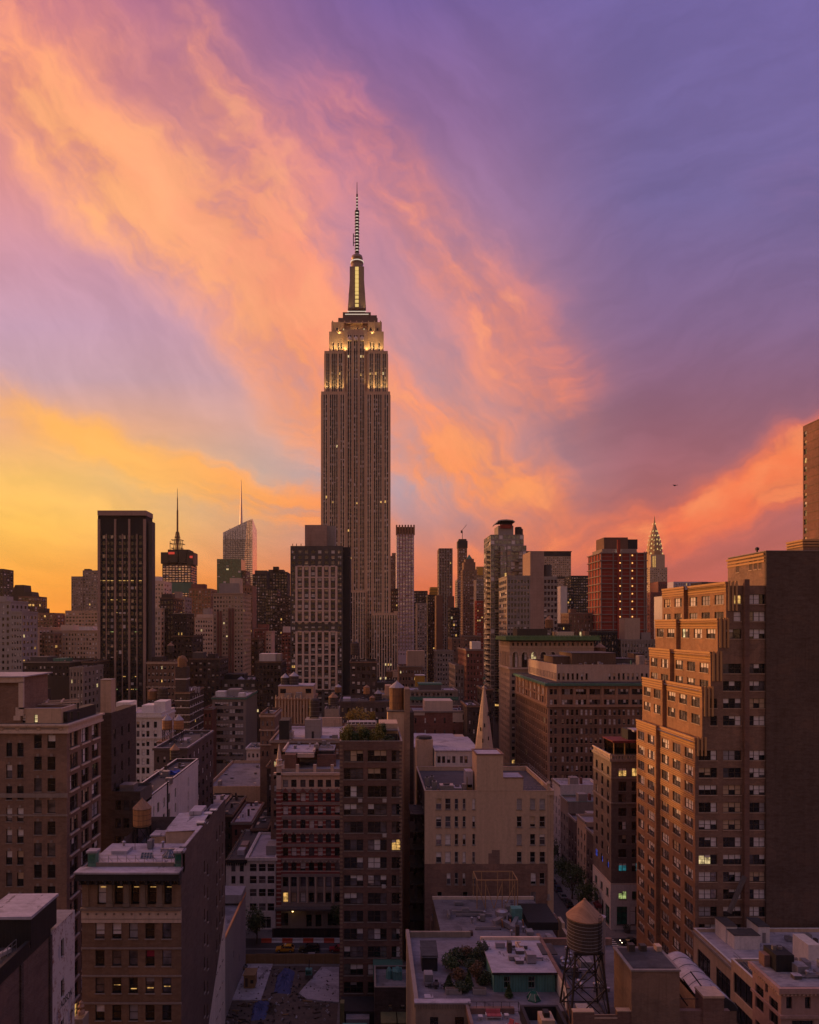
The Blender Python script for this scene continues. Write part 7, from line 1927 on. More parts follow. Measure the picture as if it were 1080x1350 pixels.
# ---------------------------------------------------------------- foreground right
def roof_group():
    """low roofs at bottom centre-right"""
    # building with garden terrace
    b = Bld('terrace_building', 'low pale building with a roof garden terrace and a green copper clad attic, bottom centre', 'building', 'stucco_worn', (14,102,0), lit=.0, blind=.2, fw=.07)
    zt = 32.0; xa, xm, xe = X(548,95), X(620,95), 26.35
    b.facade('S', 95, xa, xm, 0, zt+1.0, px_wins(95, [(567,578),(600,612)], (1341,), 12, 2, .5))
    b.facade('W', xa, -118, -95, 0, zt+1.0, []); b.box(xa, xe, 95, 118, 0, zt, 'N'); b.facade('S', 95.001, xm, xe, 0, zt, [])
    m = MB(); m.poly([(xa,95,zt),(xe,95,zt),(xe,118,zt),(xa,118,zt)], 'roof_dim'); b.part('roof', m)
    m = MB(); m.box(xa-.15, xm+.1, 94.85, 95.9, zt+1.0, zt+1.2, 'roof_silver'); m.box(xa-.1, xa+.45, 95.9, 118, zt+.01, zt+1.15, 'limestone_grey'); m.box(xa, xm, 95.4, 95.9, zt+.01, zt+1.0, 'stucco_worn'); m.box(xa+.45, X(620,118), 117.5, 118, zt+.01, zt+.9, 'stucco_worn'); b.part('parapet', m)
    m = MB()
    for i in range(20): m.box(xa+.25+.36*i, xa+.43+.36*i, 94.9, 94.996, zt+.35, zt+.95, 'stone_worn')
    b.part('brick_corbel', m)
    # copper clad attic under the lavender roof
    c0, c1 = X(651,100), 26.1; zc = 34.6
    b.facade('S', 100, c0, c1, zt, zc+.1, px_wins(100, [(664.5,673),(696.5,706)], (1287.5,), 16.5, 1, .55), mat='copper_teal', frame='frame_white')
    b.box(c0, c1, 100, 110, zt, zc+.1, 'EWN', 'copper_teal')
    m = MB(); m.box(c0-.25, c1+.3, 99.6, 110.2, zc+.1, zc+.28, 'roof_silver'); m.box(c0-.28, c1+.32, 99.55, 99.6, zc-.02, zc+.3, 'dark_panel'); b.part('attic_roof', m)
    m = MB(); m.box(c0-.25, c1+.3, 109.9, 110.3, zc+.29, zc+.75, 'limestone_pale'); m.box(X(684,106), X(691.5,106), 105.5, 108.5, zc+.28, zc+.75, 'limestone_pale'); m.box(X(685,106), X(690.5,106), 105.8, 108.2, zc+.75, zc+.8, 'glass_dark'); m.box(X(674,106), X(681,106), 106.4, 108, zc+.28, zc+.5, 'galvanised'); m.box(X(713,106), X(733,106), 105, 108.6, zc+.28, zc+.42, 'roof_tar'); b.each('roof_hatch', m)
    m = MB()
    for i in range(24): m.beam((c0+.37*i+.1,99.96,zt+.1),(c0+.37*i+.1,99.96,zc),.045,'copper_green')
    b.part('standing_seam', m)
    b.clutter(c0+.5, c1-.3, 101, 109.6, zc+.28, 9, 33); b.clutter(xa+.6, X(585,100), 96.5, 105, zt, 3, 35)
    m = MB(); zz = zt; xx = X(697,98)
    m.lathe(xx+.7, 98, [(1.0,zz),(1.0,zz+.2),(.5,zz+.95)], 6, 'glass_green', R(30))
    for t in range(6): m.beam((xx+.7+1.0*math.cos(t*1.047+.52),98+1.0*math.sin(t*1.047+.52),zz+.2),(xx+.7+.5*math.cos(t*1.047+.52),98+.5*math.sin(t*1.047+.52),zz+.97),.05,'frame_white')
    b.part('skylight', m)
    b.finish()
    # middle roof with ducts and skylight row behind
    b = Bld('low_building', 'low building with lavender roofs, silver ducts and a glazed skylight row behind the copper attic', 'building', 'brick_dark', (20,130,0), lit=.0)
    z2 = 27.3; xa, xe = X(586,124), X(742,124)
    b.box(xa, xe, 121, 146, 0, z2, 'SEWN')
    m = MB(); m.box(xa, xe, 121, 146, z2, z2+.2, 'roof_dim'); b.part('roof', m)
    m = MB(); m.box(xa-.1, xe, 145.6, 146.1, z2+.2, z2+.75, 'limestone_pale'); m.box(xa+3, xa+9, 138, 138.5, z2+.2, z2+.9, 'galvanised'); m.box(xa+2.0, xa+2.4, 136, 138.5, z2+.2, z2+1.0, 'galvanised'); m.box(xa+14, xa+15.4, 133, 135, z2+.2, z2+.8, 'roof_silver'); b.each('roof_curb', m)
    m = MB(); x = X(664,132)
    m.lathe(x, 134, [(.9,z2+.2),(.9,z2+1.8),(1.2,z2+1.9),(1.2,z2+2.6),(.5,z2+2.9)], 12, 'galvanised'); m.box(x+1.9, x+3.9, 134, 135.6, z2+.6, z2+2.9, 'copper_teal'); m.beam((x+.1,132.6,z2+1.0),(x+2.2,130.2,z2+.6),.9,'galvanised'); m.beam((x-1.8,131.8,z2+1.2),(x,133,z2+1.6),.8,'galvanised'); m.beam((x+2.9,134,z2+1.2),(x+1.2,130.4,z2+.8),.7,'galvanised')
    for q in (0,1.5,3.8): m.beam((x+q,132.3,z2+.2),(x+q-.4,131.6,z2+1.9),.14,'orange_trim')
    b.part('duct', m)
    m = MB(); x = X(705,136); m.lathe(x, 126, [(.05,z2+1.2),(.45,z2+1.4),(.5,z2+1.6)], 12, 'galvanised'); m.beam((x,126,z2+.2),(x,126,z2+1.3),.1,'steel'); b.part('satellite_dish', m)
    m = MB(); m.box(X(692,134), X(731,134), 131, 140, z2+.2, z2+1.6, 'black_metal'); b.part('dark_roof', m)
    b.clutter(xa+.5, xe, 122, 145, z2+.2, 26, 31)
    b.finish()
    b2 = b
    b = Bld('low_building', 'narrow low building with a terrace of red clutter and a white framed skylight', 'building', 'stucco_tan', (14,120,0), lit=.0)
    z3 = 28.5; xa, xe = X(578,121), X(645,121)
    b.box(xa, xe, 118.5, 120.9, 0, z3, 'SEWN'); m = MB(); m.box(xa, xe, 118.5, 120.9, z3, z3+.15, 'roof_silver'); b.part('roof', m)
    m = MB(); m.box(xa, xe, 120.5, 120.95, z3+.15, z3+.7, 'stucco_tan'); m.box(xa-.05, xa+.35, 118.5, 120.5, z3+.15, z3+.7, 'stucco_tan'); b.part('parapet', m)
    m = MB(); x = X(612,119)
    m.poly([(x,118.7,z3+.16),(x+3.6,118.7,z3+.16),(x+3.3,119.6,z3+1.3),(x+.4,119.6,z3+1.3)], 'glass_bright'); m.poly([(x+3.6,118.7,z3+.16),(x+3.6,120.4,z3+.16),(x+3.3,119.6,z3+1.3)], 'glass_bright'); m.poly([(x,120.4,z3+.16),(x,118.7,z3+.16),(x+.4,119.6,z3+1.3)], 'glass_bright'); m.poly([(x+3.6,120.4,z3+.16),(x,120.4,z3+.16),(x+.4,119.6,z3+1.3),(x+3.3,119.6,z3+1.3)], 'glass_bright')
    for q in (0,.25,.5,.75,1): m.beam((x+3.6*q,118.66,z3+.18),(x+.4+2.9*q,119.56,z3+1.32),.09,'frame_white')
    m.beam((x+.4,119.58,z3+1.33),(x+3.3,119.58,z3+1.33),.1,'frame_white'); m.beam((x,118.66,z3+.2),(x+3.6,118.66,z3+.2),.1,'frame_white'); b.part('skylight', m); b.finish()
    # walls of the yard behind, at the foot of the tan block
    b = Bld('yard_wall', 'brown brick yard walls and dark lean-to roofs at the foot of the tan block', 'wall', 'brick_low', (26,147,0))
    b.box(X(568,148), X(606,148), 147.2, 149.6, 0, Z(1212,148), 'SEWNT'); b.box(X(686,148), X(735,148), 147.0, 149.7, 0, Z(1209,148), 'SEWNT'); b.box(X(606,149), X(686,149), 148.6, 149.8, 0, Z(1224,149), 'SEWT', 'dark_panel')
    m = MB()
    for i in range(7): m.box(X(735,148)-.2, X(735,148)+.4, 147-3.2*i-3.2, 147-3.2*i, 0, Z(1206,148)-1.0*i, 'stucco_tan')
    b.part('stepped_wall', m); m = MB(); m.box(X(570,148), X(688,148), 147.3, 149.7, Z(1203,148)-1.2, Z(1203,148)-1.0, 'roof_tar'); b.part('lean_to_roof', m); b.finish()
    m = MB(); Y0, Y1 = 141, 146; zb, zh = z2+.2, z2+5.8
    xl, xr = X(629,Y0), X(682.5,Y0)
    for yy in (Y0, Y1):
        for q in (0,.21,.62,.93,1.0): m.beam((xl+(xr-xl)*q,yy,zb),(xl+(xr-xl)*q,yy,zh),.16,'scaffold_yellow')
        m.beam((xl,yy,zh),(xr,yy,zh),.18,'scaffold_yellow')
    for xx in (xl, xr): m.beam((xx,Y0,zh),(xx,Y1,zh),.18,'scaffold_yellow')
    for a, c in ((.0,.21),(.21,.42),(.62,.42),(.93,.68)): m.beam((xl+(xr-xl)*a,Y0,zh-.6),(xl+(xr-xl)*c,Y0,zb),.12,'scaffold_yellow')
    tag(m.build('steel_frame'), 'bare tan steel frame standing on the lavender roof below the tan block', 'frame')
W('stucco_worn', (.33,.26,.20), 'plain', (.18,.145,.115), var=.45)
plainmat('scaffold_yellow', (.42,.24,.12), .6)
roof_group()

W('roof_worn', (.13,.12,.14), 'roof', (.085,.08,.09))
def tank_roof_building():
    b = Bld('brick_building', 'low brick building with a pale roof under the big water tank, bottom right of centre', 'building', 'brick_low', (32,98,0), lit=.0)
    zr = 33.4; x0, x1 = 26.5, X(893,88)
    b.box(x0, x1, 87.5, 112, 0, zr, 'EWN'); b.box(x0, x1, 87.5, 88, 0, 35.6, 'S')
    m = MB(); m.poly([(x0,87.9,zr),(x1,87.9,zr),(x1,112,zr),(x0,112,zr)], 'roof_worn'); b.part('roof', m)
    m = MB()
    for p0, p1, t in ((754,782,1332),(782,812,1340),(812,830,1331)): m.box(X(p0,88), X(p1,88), 87.45, 88.1, zr+.004, Z(t,88), 'brick_low'); m.box(X(p0,88), X(p1,88), 87.4, 88.2, Z(t,88), Z(t,88)+.14, 'stucco_tan')
    m.box(x0-.1, x0+.3, 95.2, 102, zr-1.4, zr+1.5, 'stucco_white'); m.box(x0-.15, x0+.35, 95.1, 112, zr+1.5, zr+1.65, 'brick_low'); m.box(x0+.3, x1, 111.5, 112, zr+.004, zr+1.0, 'brick_low'); b.part('parapet', m)
    b.clutter(x0+.5, X(828,92), 95, 111, zr, 22, 36)
    m = MB(); m.box(x0-.13, x0-.105, 96.0, 96.7, zr-1.4, zr+.5, 'dark_panel'); b.part('door', m)
    m = MB(); xa, xb = X(830,88), X(893,88); zb = Z(1277,88)
    m.box(xa, xb, 87.3, 93.5, zr+.004, zb, 'brick_tan_dark'); m.box(xa-.12, xb+.12, 87.18, 93.62, zb, zb+.2, 'limestone_grey'); m.box(xa+.3, xb-.3, 87.6, 93.2, zb+.2, zb+.26, 'roof_tar')
    m.box(xa+1.4, xa+2.2, 92, 92.8, zb+.26, zb+1.1, 'tank_dark'); m.box(xa+2.9, xa+3.7, 92, 92.8, zb+.26, zb+1.0, 'tank_dark'); m.box(xb-.9, xb-.2, 92, 93, zb+.26, zb+.9, 'stucco_tan'); b.part('brick_bulkhead', m)
    m = MB(); xa, xb = X(893,88), X(960,88); zq = Z(1330,88)
    m.box(xa+.02, xb, 87.5, 88.1, 0, zq, 'brick_low'); m.box(X(924,88), X(951,88), 87.3, 89.5, 0, Z(1312,88), 'brick_low'); m.box(X(923.5,88), X(951.5,88), 87.2, 89.6, Z(1312,88), Z(1309,88), 'stucco_tan'); b.part('street_parapet', m)
    m = MB()
    for p, y in ((893,90),(905,92),(915,94)): m.beam((X(p,88),88.3,zq-.2),(X(p+14,88),88.6,zq-2.0),.16,'steel'); m.beam((X(p,y),y+1,zq+1.2),(X(p+18,y),y+1,zq-1.2),.16,'steel')
    m.beam((X(893,89),88.6,zq+.9),(X(925,89),88.6,zq+.9),.07,'steel'); b.part('roof_steelwork', m)
    m = MB(); x = X(768,91); m.box(x-.7, x+.6, 90.4, 91.4, zr+.01, zr+1.3, 'frame_grey'); m.box(x-.8, x+.7, 90.3, 91.5, zr+1.3, zr+1.5, 'frame_white'); b.part('air_conditioner', m)
    m = MB(); m.lathe(X(793,96), 96, [(.7,zr+.01),(.72,zr+2.0),(.55,zr+2.2),(.48,zr+10.4),(.6,zr+10.8)], 14, 'galvanised'); b.part('riser_pipe', m)
    b.finish()
    # barrel roof
    b = Bld('low_building', 'building with a lavender barrel vaulted roof right of the brick bulkhead', 'building', 'brick_tan_dark', (47,102,0))
    x0, x1, y0, y1 = 45.0, 49.4, 96.0, 109.0; zb = 31.9
    b.box(x0, x1, y0, y1, 0, zb, 'SEWN'); m = MB(); nn = 12
    pr = [(x0-.1+(x1-x0+.2)*i/nn, zb+1.7*math.sin(math.pi*(.10+.90*i/nn))**.8 if i < nn else zb-.1) for i in range(nn+1)]
    for (xa,za),(xb,z_b) in zip(pr, pr[1:]): m.poly([(xa,y0-.2,za),(xb,y0-.2,z_b),(xb,y1,z_b),(xa,y1,za)], 'roof_silver')
    m.poly([(x,y0-.2,z) for x, z in pr]+[(x1,y0-.2,zb-.3),(x0,y0-.2,zb-.3)], 'dark_panel'); m.poly([(x,y1,z) for x, z in reversed(pr)]+[(x0,y1,zb-.3),(x1,y1,zb-.3)], 'dark_panel'); b.part('vaulted_roof', m)
    m = MB()
    for j in range(6): 
        for (xa,za),(xb,z_b) in zip(pr, pr[1:]): m.beam((xa,y0+2.2*j,za+.03),(xb,y0+2.2*j,z_b+.03),.09,'roof_grey')
    b.part('roof_seam', m)
    b.finish()
W('brick_tan_dark', (.27,.165,.11), 'brick', (.21,.13,.09))
tank_roof_building()

def right_low():
    b = Bld('low_building', 'low white roofed building with big dark shop windows at the foot of the stepped tower', 'building', 'stucco_tan', (84,138,0), lit=.0, blind=.05)
    x0, x1, y0, y1 = 68.9, 125, 119, 151.5; zt = 19.0
    b.facade('W', x0, -y1, -y0, 0, zt, [(-(y0+4+8*i), 11.6, 5.6, 4.2, 3, .7) for i in range(4)]+[(-(y0+4+8*i), 4.6, 5.6, 4.6, 3, .7) for i in range(4)]); b.box(x0, x1, y0, y1, 0, zt, 'SEN')
    b.roof(x0, x1, y0, y1, zt+.2, 'roof_silver', .7, 'stucco_white'); m = MB()
    for z in (zt-.9, 10.2): m.box(x0-.4, x0-.005, y0, y1, z, z+.6, 'limestone_grey')
    b.part('cornice', m)
    zr = zt-.5
    for (p0, p1, Y, dd, h, lab) in ((957,972,146,4.5,3.4,''),(968.5,1002,143,3.2,2.8,''),(1000,1015,146,4.5,3.3,'')):
        m = MB(); m.box(X(p0,Y), X(p1,Y), Y, Y+dd, zr, zr+h, 'stucco_white'); m.box(X(p0,Y)-.1, X(p1,Y)+.1, Y-.1, Y+dd+.1, zr+h, zr+h+.12, 'roof_tar')
        if p0 != 968.5: m.box(X((p0+p1)/2,Y)-.35, X((p0+p1)/2,Y)+.35, Y-.04, Y-.003, zr, zr+2.1, 'frame_grey')
        b.each('roof_house', m)
    m = MB(); m.box(X(985,136), X(1000,136), 134, 137, zr, zr+.35, 'roof_silver'); m.box(X(1042,132), X(1056,132), 130, 134, zr, zr+.4, 'roof_silver'); m.box(X(1066,135), X(1082,135), 135, 140, zr, zr+4.5, 'stucco_white'); m.box(X(1057,138), X(1066,138), 138, 140, zr, zr+1.9, 'tank_dark'); b.each('roof_hatch', m)
    b.clutter(x0+1, 104, y0+1, y1-1, zr, 40, 37)
    m = MB(); m.beam((X(962,150),150.2,zt+4),(X(982,152),152.0,zt+11),.7,'concrete_dark'); b.part('fire_stair', m)
    b.finish()
    b = Bld('low_building', 'cream building with wide strip windows and a railed dark roof, bottom right', 'building', 'stucco_tan', (68,119,0), lit=.0, blind=.1)
    x0, y0, y1 = 63.9, 108, 126; zt = 24.6
    b.facade('W', x0, -y1, -y0, 0, zt, [(-(y0+5+8.6*i), zt-5.4-5.2*j, 7.2, 3.6, 4, 0) for i in range(2) for j in range(4)]); b.box(x0, x0+9, y0, y1, 0, zt, 'SEN')
    b.roof(x0, x0+9, y0, y1, zt, 'roof_tar', .5, 'stucco_white'); m = MB()
    for i in range(12): m.beam((x0+.4,y0+1.4*i+.5,zt+.1),(x0+.4,y0+1.4*i+.5,zt+1.2),.05,'galvanised')
    for q in (.65,1.2): m.beam((x0+.4,y0,zt+q),(x0+.4,y1,zt+q),.06,'galvanised')
    b.part('railing', m); m = MB(); m.lathe(x0+3.6, 118, [(.5,zt-.4),(.6,zt+.8),(.3,zt+1.3),(.1,zt+1.5)], 12, 'galvanised'); b.part('roof_vent', m); b.finish()
    b = Bld('ornate_building', 'pink stone building with carved frieze and tar roof at the bottom right corner', 'building', 'terracotta_pink', (66,104,0), lit=.0, blind=.1, depth=.35)
    x0, y0, y1, zt = 57.7, 100, 107.5, 32.6; x1 = 80
    b.facade('W', x0, -y1, -y0, 0, zt, [(-(y0+1.9), 26.4-5.4*j, 2.2, 3.6, 2, .7) for j in range(3)]+[(-(y0+5.6), 26.4-5.4*j, 2.2, 3.6, 2, .7) for j in range(3)]+[(-(y0+3.7), 30.0, .7, 1.5, 1, .5)])
    b.facade('S', y0, x0, x1, 0, zt, [(x0+3.0+5.2*i, 24.8-5.4*j, 3.0, 3.2, 2, .7) for i in range(4) for j in range(3)]+[(x0+1.1+2.6*i, 29.6, .8, 1.7, 1, .5) for i in range(6)]); b.box(x0, x1, y0, y1, 0, zt, 'EN')
    m = MB(); m.box(x0-.2, x1, y0-.2, y1, zt, zt+.25, 'roof_grey_wet'); b.part('roof', m)
    m = MB(); m.box(x0-.7, x1, y0-.7, y0-.21, zt-.55, zt+.2, 'terracotta_pink'); m.box(x0-.7, x0-.21, y0-.21, y1, zt-.55, zt+.2, 'terracotta_pink'); m.box(x0-.3, x1, y0-.3, y0-.004, 28.4, 28.8, 'terracotta_pink'); m.box(x0-.3, x0-.004, y0, y1, 28.4, 28.8, 'terracotta_pink')
    for i in range(40): m.box(x0-.6+.55*i, x0-.35+.55*i, y0-.55, y0-.005, zt-.85, zt-.56, 'limestone_pale')
    for i in range(14): m.box(x0-.55, x0-.005, y0+.55*i, y0+.25+.55*i, zt-.85, zt-.56, 'limestone_pale')
    b.part('cornice', m)
    m = MB(); xx = X(1021,104.5); m.box(xx, xx+2.6, 104.0, 107.4, zt+.25, zt+2.7, 'black_metal'); m.box(xx-.9, xx-.02, 105.5, 107, zt+.25, zt+2.0, 'brick_low'); m.lathe(xx+.8, 106, [(.35,zt+2.7),(.35,zt+3.3)], 10, 'galvanised'); m.lathe(xx+1.7, 106, [(.3,zt+2.7),(.3,zt+3.1)], 10, 'galvanised'); b.part('plant_room', m)
    b.clutter(x0+.5, 72, y0+.4, y1, zt+.25, 12, 38)
    m = MB(); m.box(X(1062,105), X(1070,105), 105, 106.5, zt+.25, zt+1.2, 'galvanised'); b.part('air_conditioner', m)
    b.finish()
W('terracotta_pink', (.46,.29,.25), 'plain', (.37,.23,.195))
W('roof_grey_wet', (.36,.34,.38), 'roof', (.20,.19,.22), rough=.5)
right_low()

def rear_yard():
    """small structures at the foot of the red brick loft tower"""
    Y = 141
    b = Bld('rear_building', 'dark brick rear annex with green copper roof hoods below the red brick loft tower', 'building', 'brick_dark', (4,143,0), lit=.0)
    x0, x1 = X(494,Y), X(544,Y); zt = Z(1306,Y)
    b.facade('S', Y, x0, x1, 0, zt, px_wins(Y, [(512,517),(528,534)], (1325,), 6)); b.box(x0, x1, Y, 150, 0, zt, 'EWN')
    b.roof(x0, x1, Y, 150, zt+.6, 'roof_grey', .6, 'limestone_grey')
    m = MB(); zz = zt+.03; m.lathe(X(513,146), 146, [(.7,zz),(.6,zz+1.6),(.2,zz+2.2)], 10, 'copper_teal'); m.box(X(517.5,146), X(530,146), 145, 147, zz, zz+1.7, 'copper_teal'); m.lathe(X(524,146), 145.6, [(.9,zz+1.7),(.4,zz+2.4)], 8, 'copper_teal'); b.part('copper_hood', m)
    m = MB(); m.box(X(502,Y), X(522,Y), Y-4, Y-.02, 0, Z(1334,Y), 'olive_tin'); m.box(X(523.5,Y), X(537,Y), Y-4, Y-.02, 0, Z(1334,Y), 'olive_tin'); b.each('tin_shed', m)
    m = MB(); m.box(X(449,150), X(494,150), 146, 152, 0, Z(1320,150), 'dark_panel'); m.box(X(457,148), X(487,148), 144, 146, 0, Z(1330,148), 'roof_grey'); m.box(X(452,142), X(484,142), 139, 141, 0, 5.0, 'copper_teal'); m.box(X(449,148), X(454.5,148), 145, 146.5, 0, Z(1313,148), 'olive_tin'); b.each('yard_shed', m)
    m = MB(); m.box(X(492,150), X(531,150), 150, 152.9, zt+.62, Z(1292,150), 'copper_green'); b.part('green_ledge', m)
    b.finish()
W('olive_tin', (.20,.19,.08), 'planks', (.16,.15,.07))
rear_yard()
def side_wall_house():
    Y = 176
    b = Bld('low_building', 'plain grey lot wall with an orange coping left of the dug up lot', 'building', 'stucco_grey', (X(310,Y),Y-12,0), lit=.0)
    x1 = X(324,Y); x0 = x1-7; yb = 176; y0 = 146; zt = Z(1168,Y)
    b.facade('E', x1, y0, yb, 0, zt-2, [(160,9,.5,1.6,1,0),(167,5,.5,1.6,1,0)]); b.box(x0, x1, y0, yb, 0, zt-2, 'SWN')
    b.roof(x0, x1, y0, yb, zt-2, 'roof_grey', .6, 'roof_silver')
    m = MB(); m.box(x1-.3, x1+.12, y0, yb, zt-1.9, zt-1.5, 'orange_trim'); m.box(x0, x1, yb-6, yb, zt-2, zt, 'stucco_grey'); b.part('coping', m); b.finish()
W('stucco_grey', (.36,.33,.34), 'plain', (.28,.26,.27))
side_wall_house()

# unseen blocks added behind the camera to shade the feet of the houses opposite
for x0, x1, z, lab in ((-125,-62,66,'added brown brick shade block west of the viewpoint, behind the camera'),(-60,-6,74,'added tall brick shade block under the viewpoint, just behind the camera'),(-4,52,79,'added highest brick shade block under the viewpoint, behind the camera on the right'),(66,150,62,'added brick shade block across the avenue, behind the camera on the right')):
    b = Bld('shade_block', lab, 'building', 'brick_dark', ((x0+x1)/2,-30,0)); b.box(x0, x1, -62, -7, 0, z, 'SEWN'); b.roof(x0, x1, -62, -7, z, 'roof_grey', .8); b.clutter(x0, x1, -60, -9, z-.8, 12, int(z)); b.finish()
# ---------------------------------------------------------------- rooftop water tanks
def tank(label, px, peak, top, bot, dia, Y, zbase, wood='tank_wood', roofm='tank_roof', big=False, dome=False):
    r = dia*Y/F/2; cx, cy = X(px,Y), Y
    z0, z1, zp = Z(bot,Y), Z(top,Y), Z(peak,Y)
    root = empty('water_tank', (cx,cy,zbase), label, 'water tank', 'rooftop water tanks'); o = (cx,cy,zbase)
    n = 28 if big else 14
    m = MB(); m.lathe(cx, cy, [(r*.97,z0),(r,z0+.02),(r,z1),(r*.98,z1+.01)], n, wood); barrel = m.build('barrel', root, o)
    nh = 9 if big else 4
    for i in range(nh):
        m = MB(); z = z0+(z1-z0)*(.06+.88*i/(nh-1)); m.lathe(cx, cy, [(r*1.004,z),(r*1.018,z+.015),(r*1.018,z+.05),(r*1.004,z+.065)], n, 'steel' if wood != 'tank_dark' else 'frame_grey'); m.build('hoop', barrel, o)
    m = MB()
    if dome: m.lathe(cx, cy, [(r*1.06,z1),(r*.98,z1+(zp-z1)*.5),(r*.6,z1+(zp-z1)*.85),(.1,zp)], n, roofm)
    else: m.lathe(cx, cy, [(r*1.05,z1-.12),(r*1.07,z1+.0),(r*.10,zp-.05),(r*.08,zp+.1),(.03,zp+.2)], n if big else 10, roofm)
    m.build('roof', root, o)
    w = .2 if big else max(.16, r*.1)
    if z0-zbase > .4:
        m = MB(); m.box(cx-r*.85, cx+r*.85, cy-r*.85, cy-r*.65, z0-.3, z0-.02, 'steel'); m.box(cx-r*.85, cx+r*.85, cy+r*.65, cy+r*.85, z0-.3, z0-.02, 'steel'); m.box(cx-.1, cx+.1, cy-r*.64, cy+r*.64, z0-.28, z0-.04, 'steel'); m.build('platform', root, o)
        s = r*.75
        sp = 1.5 if big else 1.0
        for sx, sy in ((-1,-1),(1,-1),(1,1),(-1,1)):
            m = MB(); m.beam((cx+sx*s*sp,cy+sy*s*sp,zbase),(cx+sx*s,cy+sy*s,z0-.3),w,'steel'); m.build('leg', root, o)
        hh = z0-.3-zbase
        if hh > 1.5:
            nb = 2 if big else 1
            for (ax,ay),(bx,by) in (((-1,-1),(1,-1)),((1,-1),(1,1)),((1,1),(-1,1)),((-1,1),(-1,-1))):
                for q in range(nb):
                    a0, a1 = q/nb, (q+1)/nb; s0, s1 = s*(sp+(1-sp)*a0), s*(sp+(1-sp)*a1)
                    m = MB(); m.beam((cx+ax*s0,cy+ay*s0,zbase+hh*a0),(cx+bx*s1,cy+by*s1,zbase+hh*a1),w*.55,'steel'); m.beam((cx+bx*s0,cy+by*s0,zbase+hh*a0),(cx+ax*s1,cy+ay*s1,zbase+hh*a1),w*.55,'steel')
                    m.beam((cx+ax*s0,cy+ay*s0,zbase+hh*a0+.15),(cx+bx*s0,cy+by*s0,zbase+hh*a0+.15),w*.6,'steel'); m.build('brace', root, o)
    if big:
        m = MB(); m.beam((cx+r*.55,cy-r*.9,z0-1),(cx+r*.55,cy-r*.9,z1+.6),.06,'steel'); m.beam((cx+r*.7,cy-r*.8,z0-1),(cx+r*.7,cy-r*.8,z1+.6),.06,'steel')
        for i in range(16): m.beam((cx+r*.55,cy-r*.9,z0-.6+.38*i),(cx+r*.7,cy-r*.8,z0-.6+.38*i),.04,'steel')
        m.build('ladder', root, o)
    return root
tank('large dark hooped water tank with a tan cone roof on crossed steel legs, nearest', 771, 1186, 1208, 1248, 45, 92, 33.41, 'tank_dark', 'tank_roof', big=True)
tank('orange wooden tank with a tan cone roof above the lavender stair house roof', 187.5, 1053, 1065, 1088, 23.5, 125, 44.4, 'tank_bright', 'tank_roof')
tank('left one of the twin orange tanks with silver peaked roofs', 220.6, 942, 949, 961, 13, 232, 45.6, 'tank_bright', 'tank_roof_grey')
tank('right one of the twin orange tanks with silver peaked roofs', 235.6, 942, 949, 961, 13, 231, 45.6, 'tank_bright', 'tank_roof_grey')
tank('squat orange tank peeking over the black roof in front of the white building', 168, 979, 988, 1004, 19.5, 195, 45.15, 'tank_bright', 'tank_roof')
tower('small_house', 'small dark house below the twin tanks carrying a brown tank', 220, 241, 1008, 204, 8, 'brick_dark', 2, .4, .5, side=0, low=1060, nowin=True)
tank('small brown tank with an orange cone below the twin tanks', 230.5, 981, 988, 1001, 12.5, 207, Z(1008,204)-1, 'tank_dark', 'tank_roof')
tank('domed brown tank on the stair tower of the white banded building', 240.5, 864, 872, 880, 12, 334, Z(879,332), 'tank_wood', 'tank_wood', dome=True)
tower('small_house', 'low dark roof in front of the black tower base carrying two tanks', 190, 226, 928, 350, 12, 'brick_dark', 4, .4, .5, side=0, low=960, lit=.0)
tank('brown tank with a flat tan cone at the foot of the black tower', 201, 907, 911, 922, 12, 355, Z(928,350)-1, 'tank_wood', 'tank_roof')
tank('black tank right of the tan coned one at the foot of the black tower', 215, 906, 909, 923, 13, 354, Z(928,350)-1, 'tank_dark', 'tank_dark', dome=True)
tank('small tank with a tan cone on the dark loft left of the white chimney', 225, 847, 851, 860, 9, 412, Z(872,404)-1, 'tank_dark', 'tank_roof')
tank('small tank with a brown cone right of the white chimney on the dark loft', 243, 848, 852, 861, 10, 485, Z(838,480)-8, 'tank_dark', 'tank_roof')
tank('smaller left tank of the grey roofed pair above the peach penthouse', 376, 888, 893, 904, 11, 312, Z(905,306), 'tank_dark', 'tank_roof_grey')
tank('larger right tank of the grey roofed pair above the peach penthouse', 387.7, 886, 891, 904.5, 12.5, 311, Z(905,306), 'tank_dark', 'tank_roof_grey')
tank('left grey peaked tank on the low dark roof in the middle left distance', 318, 892, 895.5, 901, 9.5, 452, Z(896,446)-1, 'tank_dark', 'tank_roof_grey')
tank('right grey peaked tank on the low dark roof in the middle left distance', 328, 894.5, 897.5, 902, 8, 450, Z(896,446)-1, 'tank_dark', 'tank_roof_grey')
tank('black tank with an orange cone on the grey blue shed', 439.5, 913, 919, 929, 12.5, 266, Z(935,262)-1, 'tank_dark', 'tank_roof')
tank('rusty tank with a silver crown roof in front of the gridded hotel base', 446, 902, 905.5, 913, 9, 322, Z(925,300)-1, 'tank_wood', 'tank_roof_grey')
tank('orange tank on tall legs behind the roof garden trees', 483.5, 903, 906, 915, 8.5, 318, Z(925,300)-1, 'tank_bright', 'tank_roof')
tank('low rust coloured tank right of the orange one on tall legs', 491, 917, 919.5, 928, 7.5, 312, Z(925,300)-1, 'tank_wood', 'tank_roof')
tank('blue grey peaked tank behind the roof garden, closest to the big grey coned tank', 498.5, 909.5, 914, 925, 10, 316, Z(925,300)-1, 'tank_dark', 'tank_roof_grey')
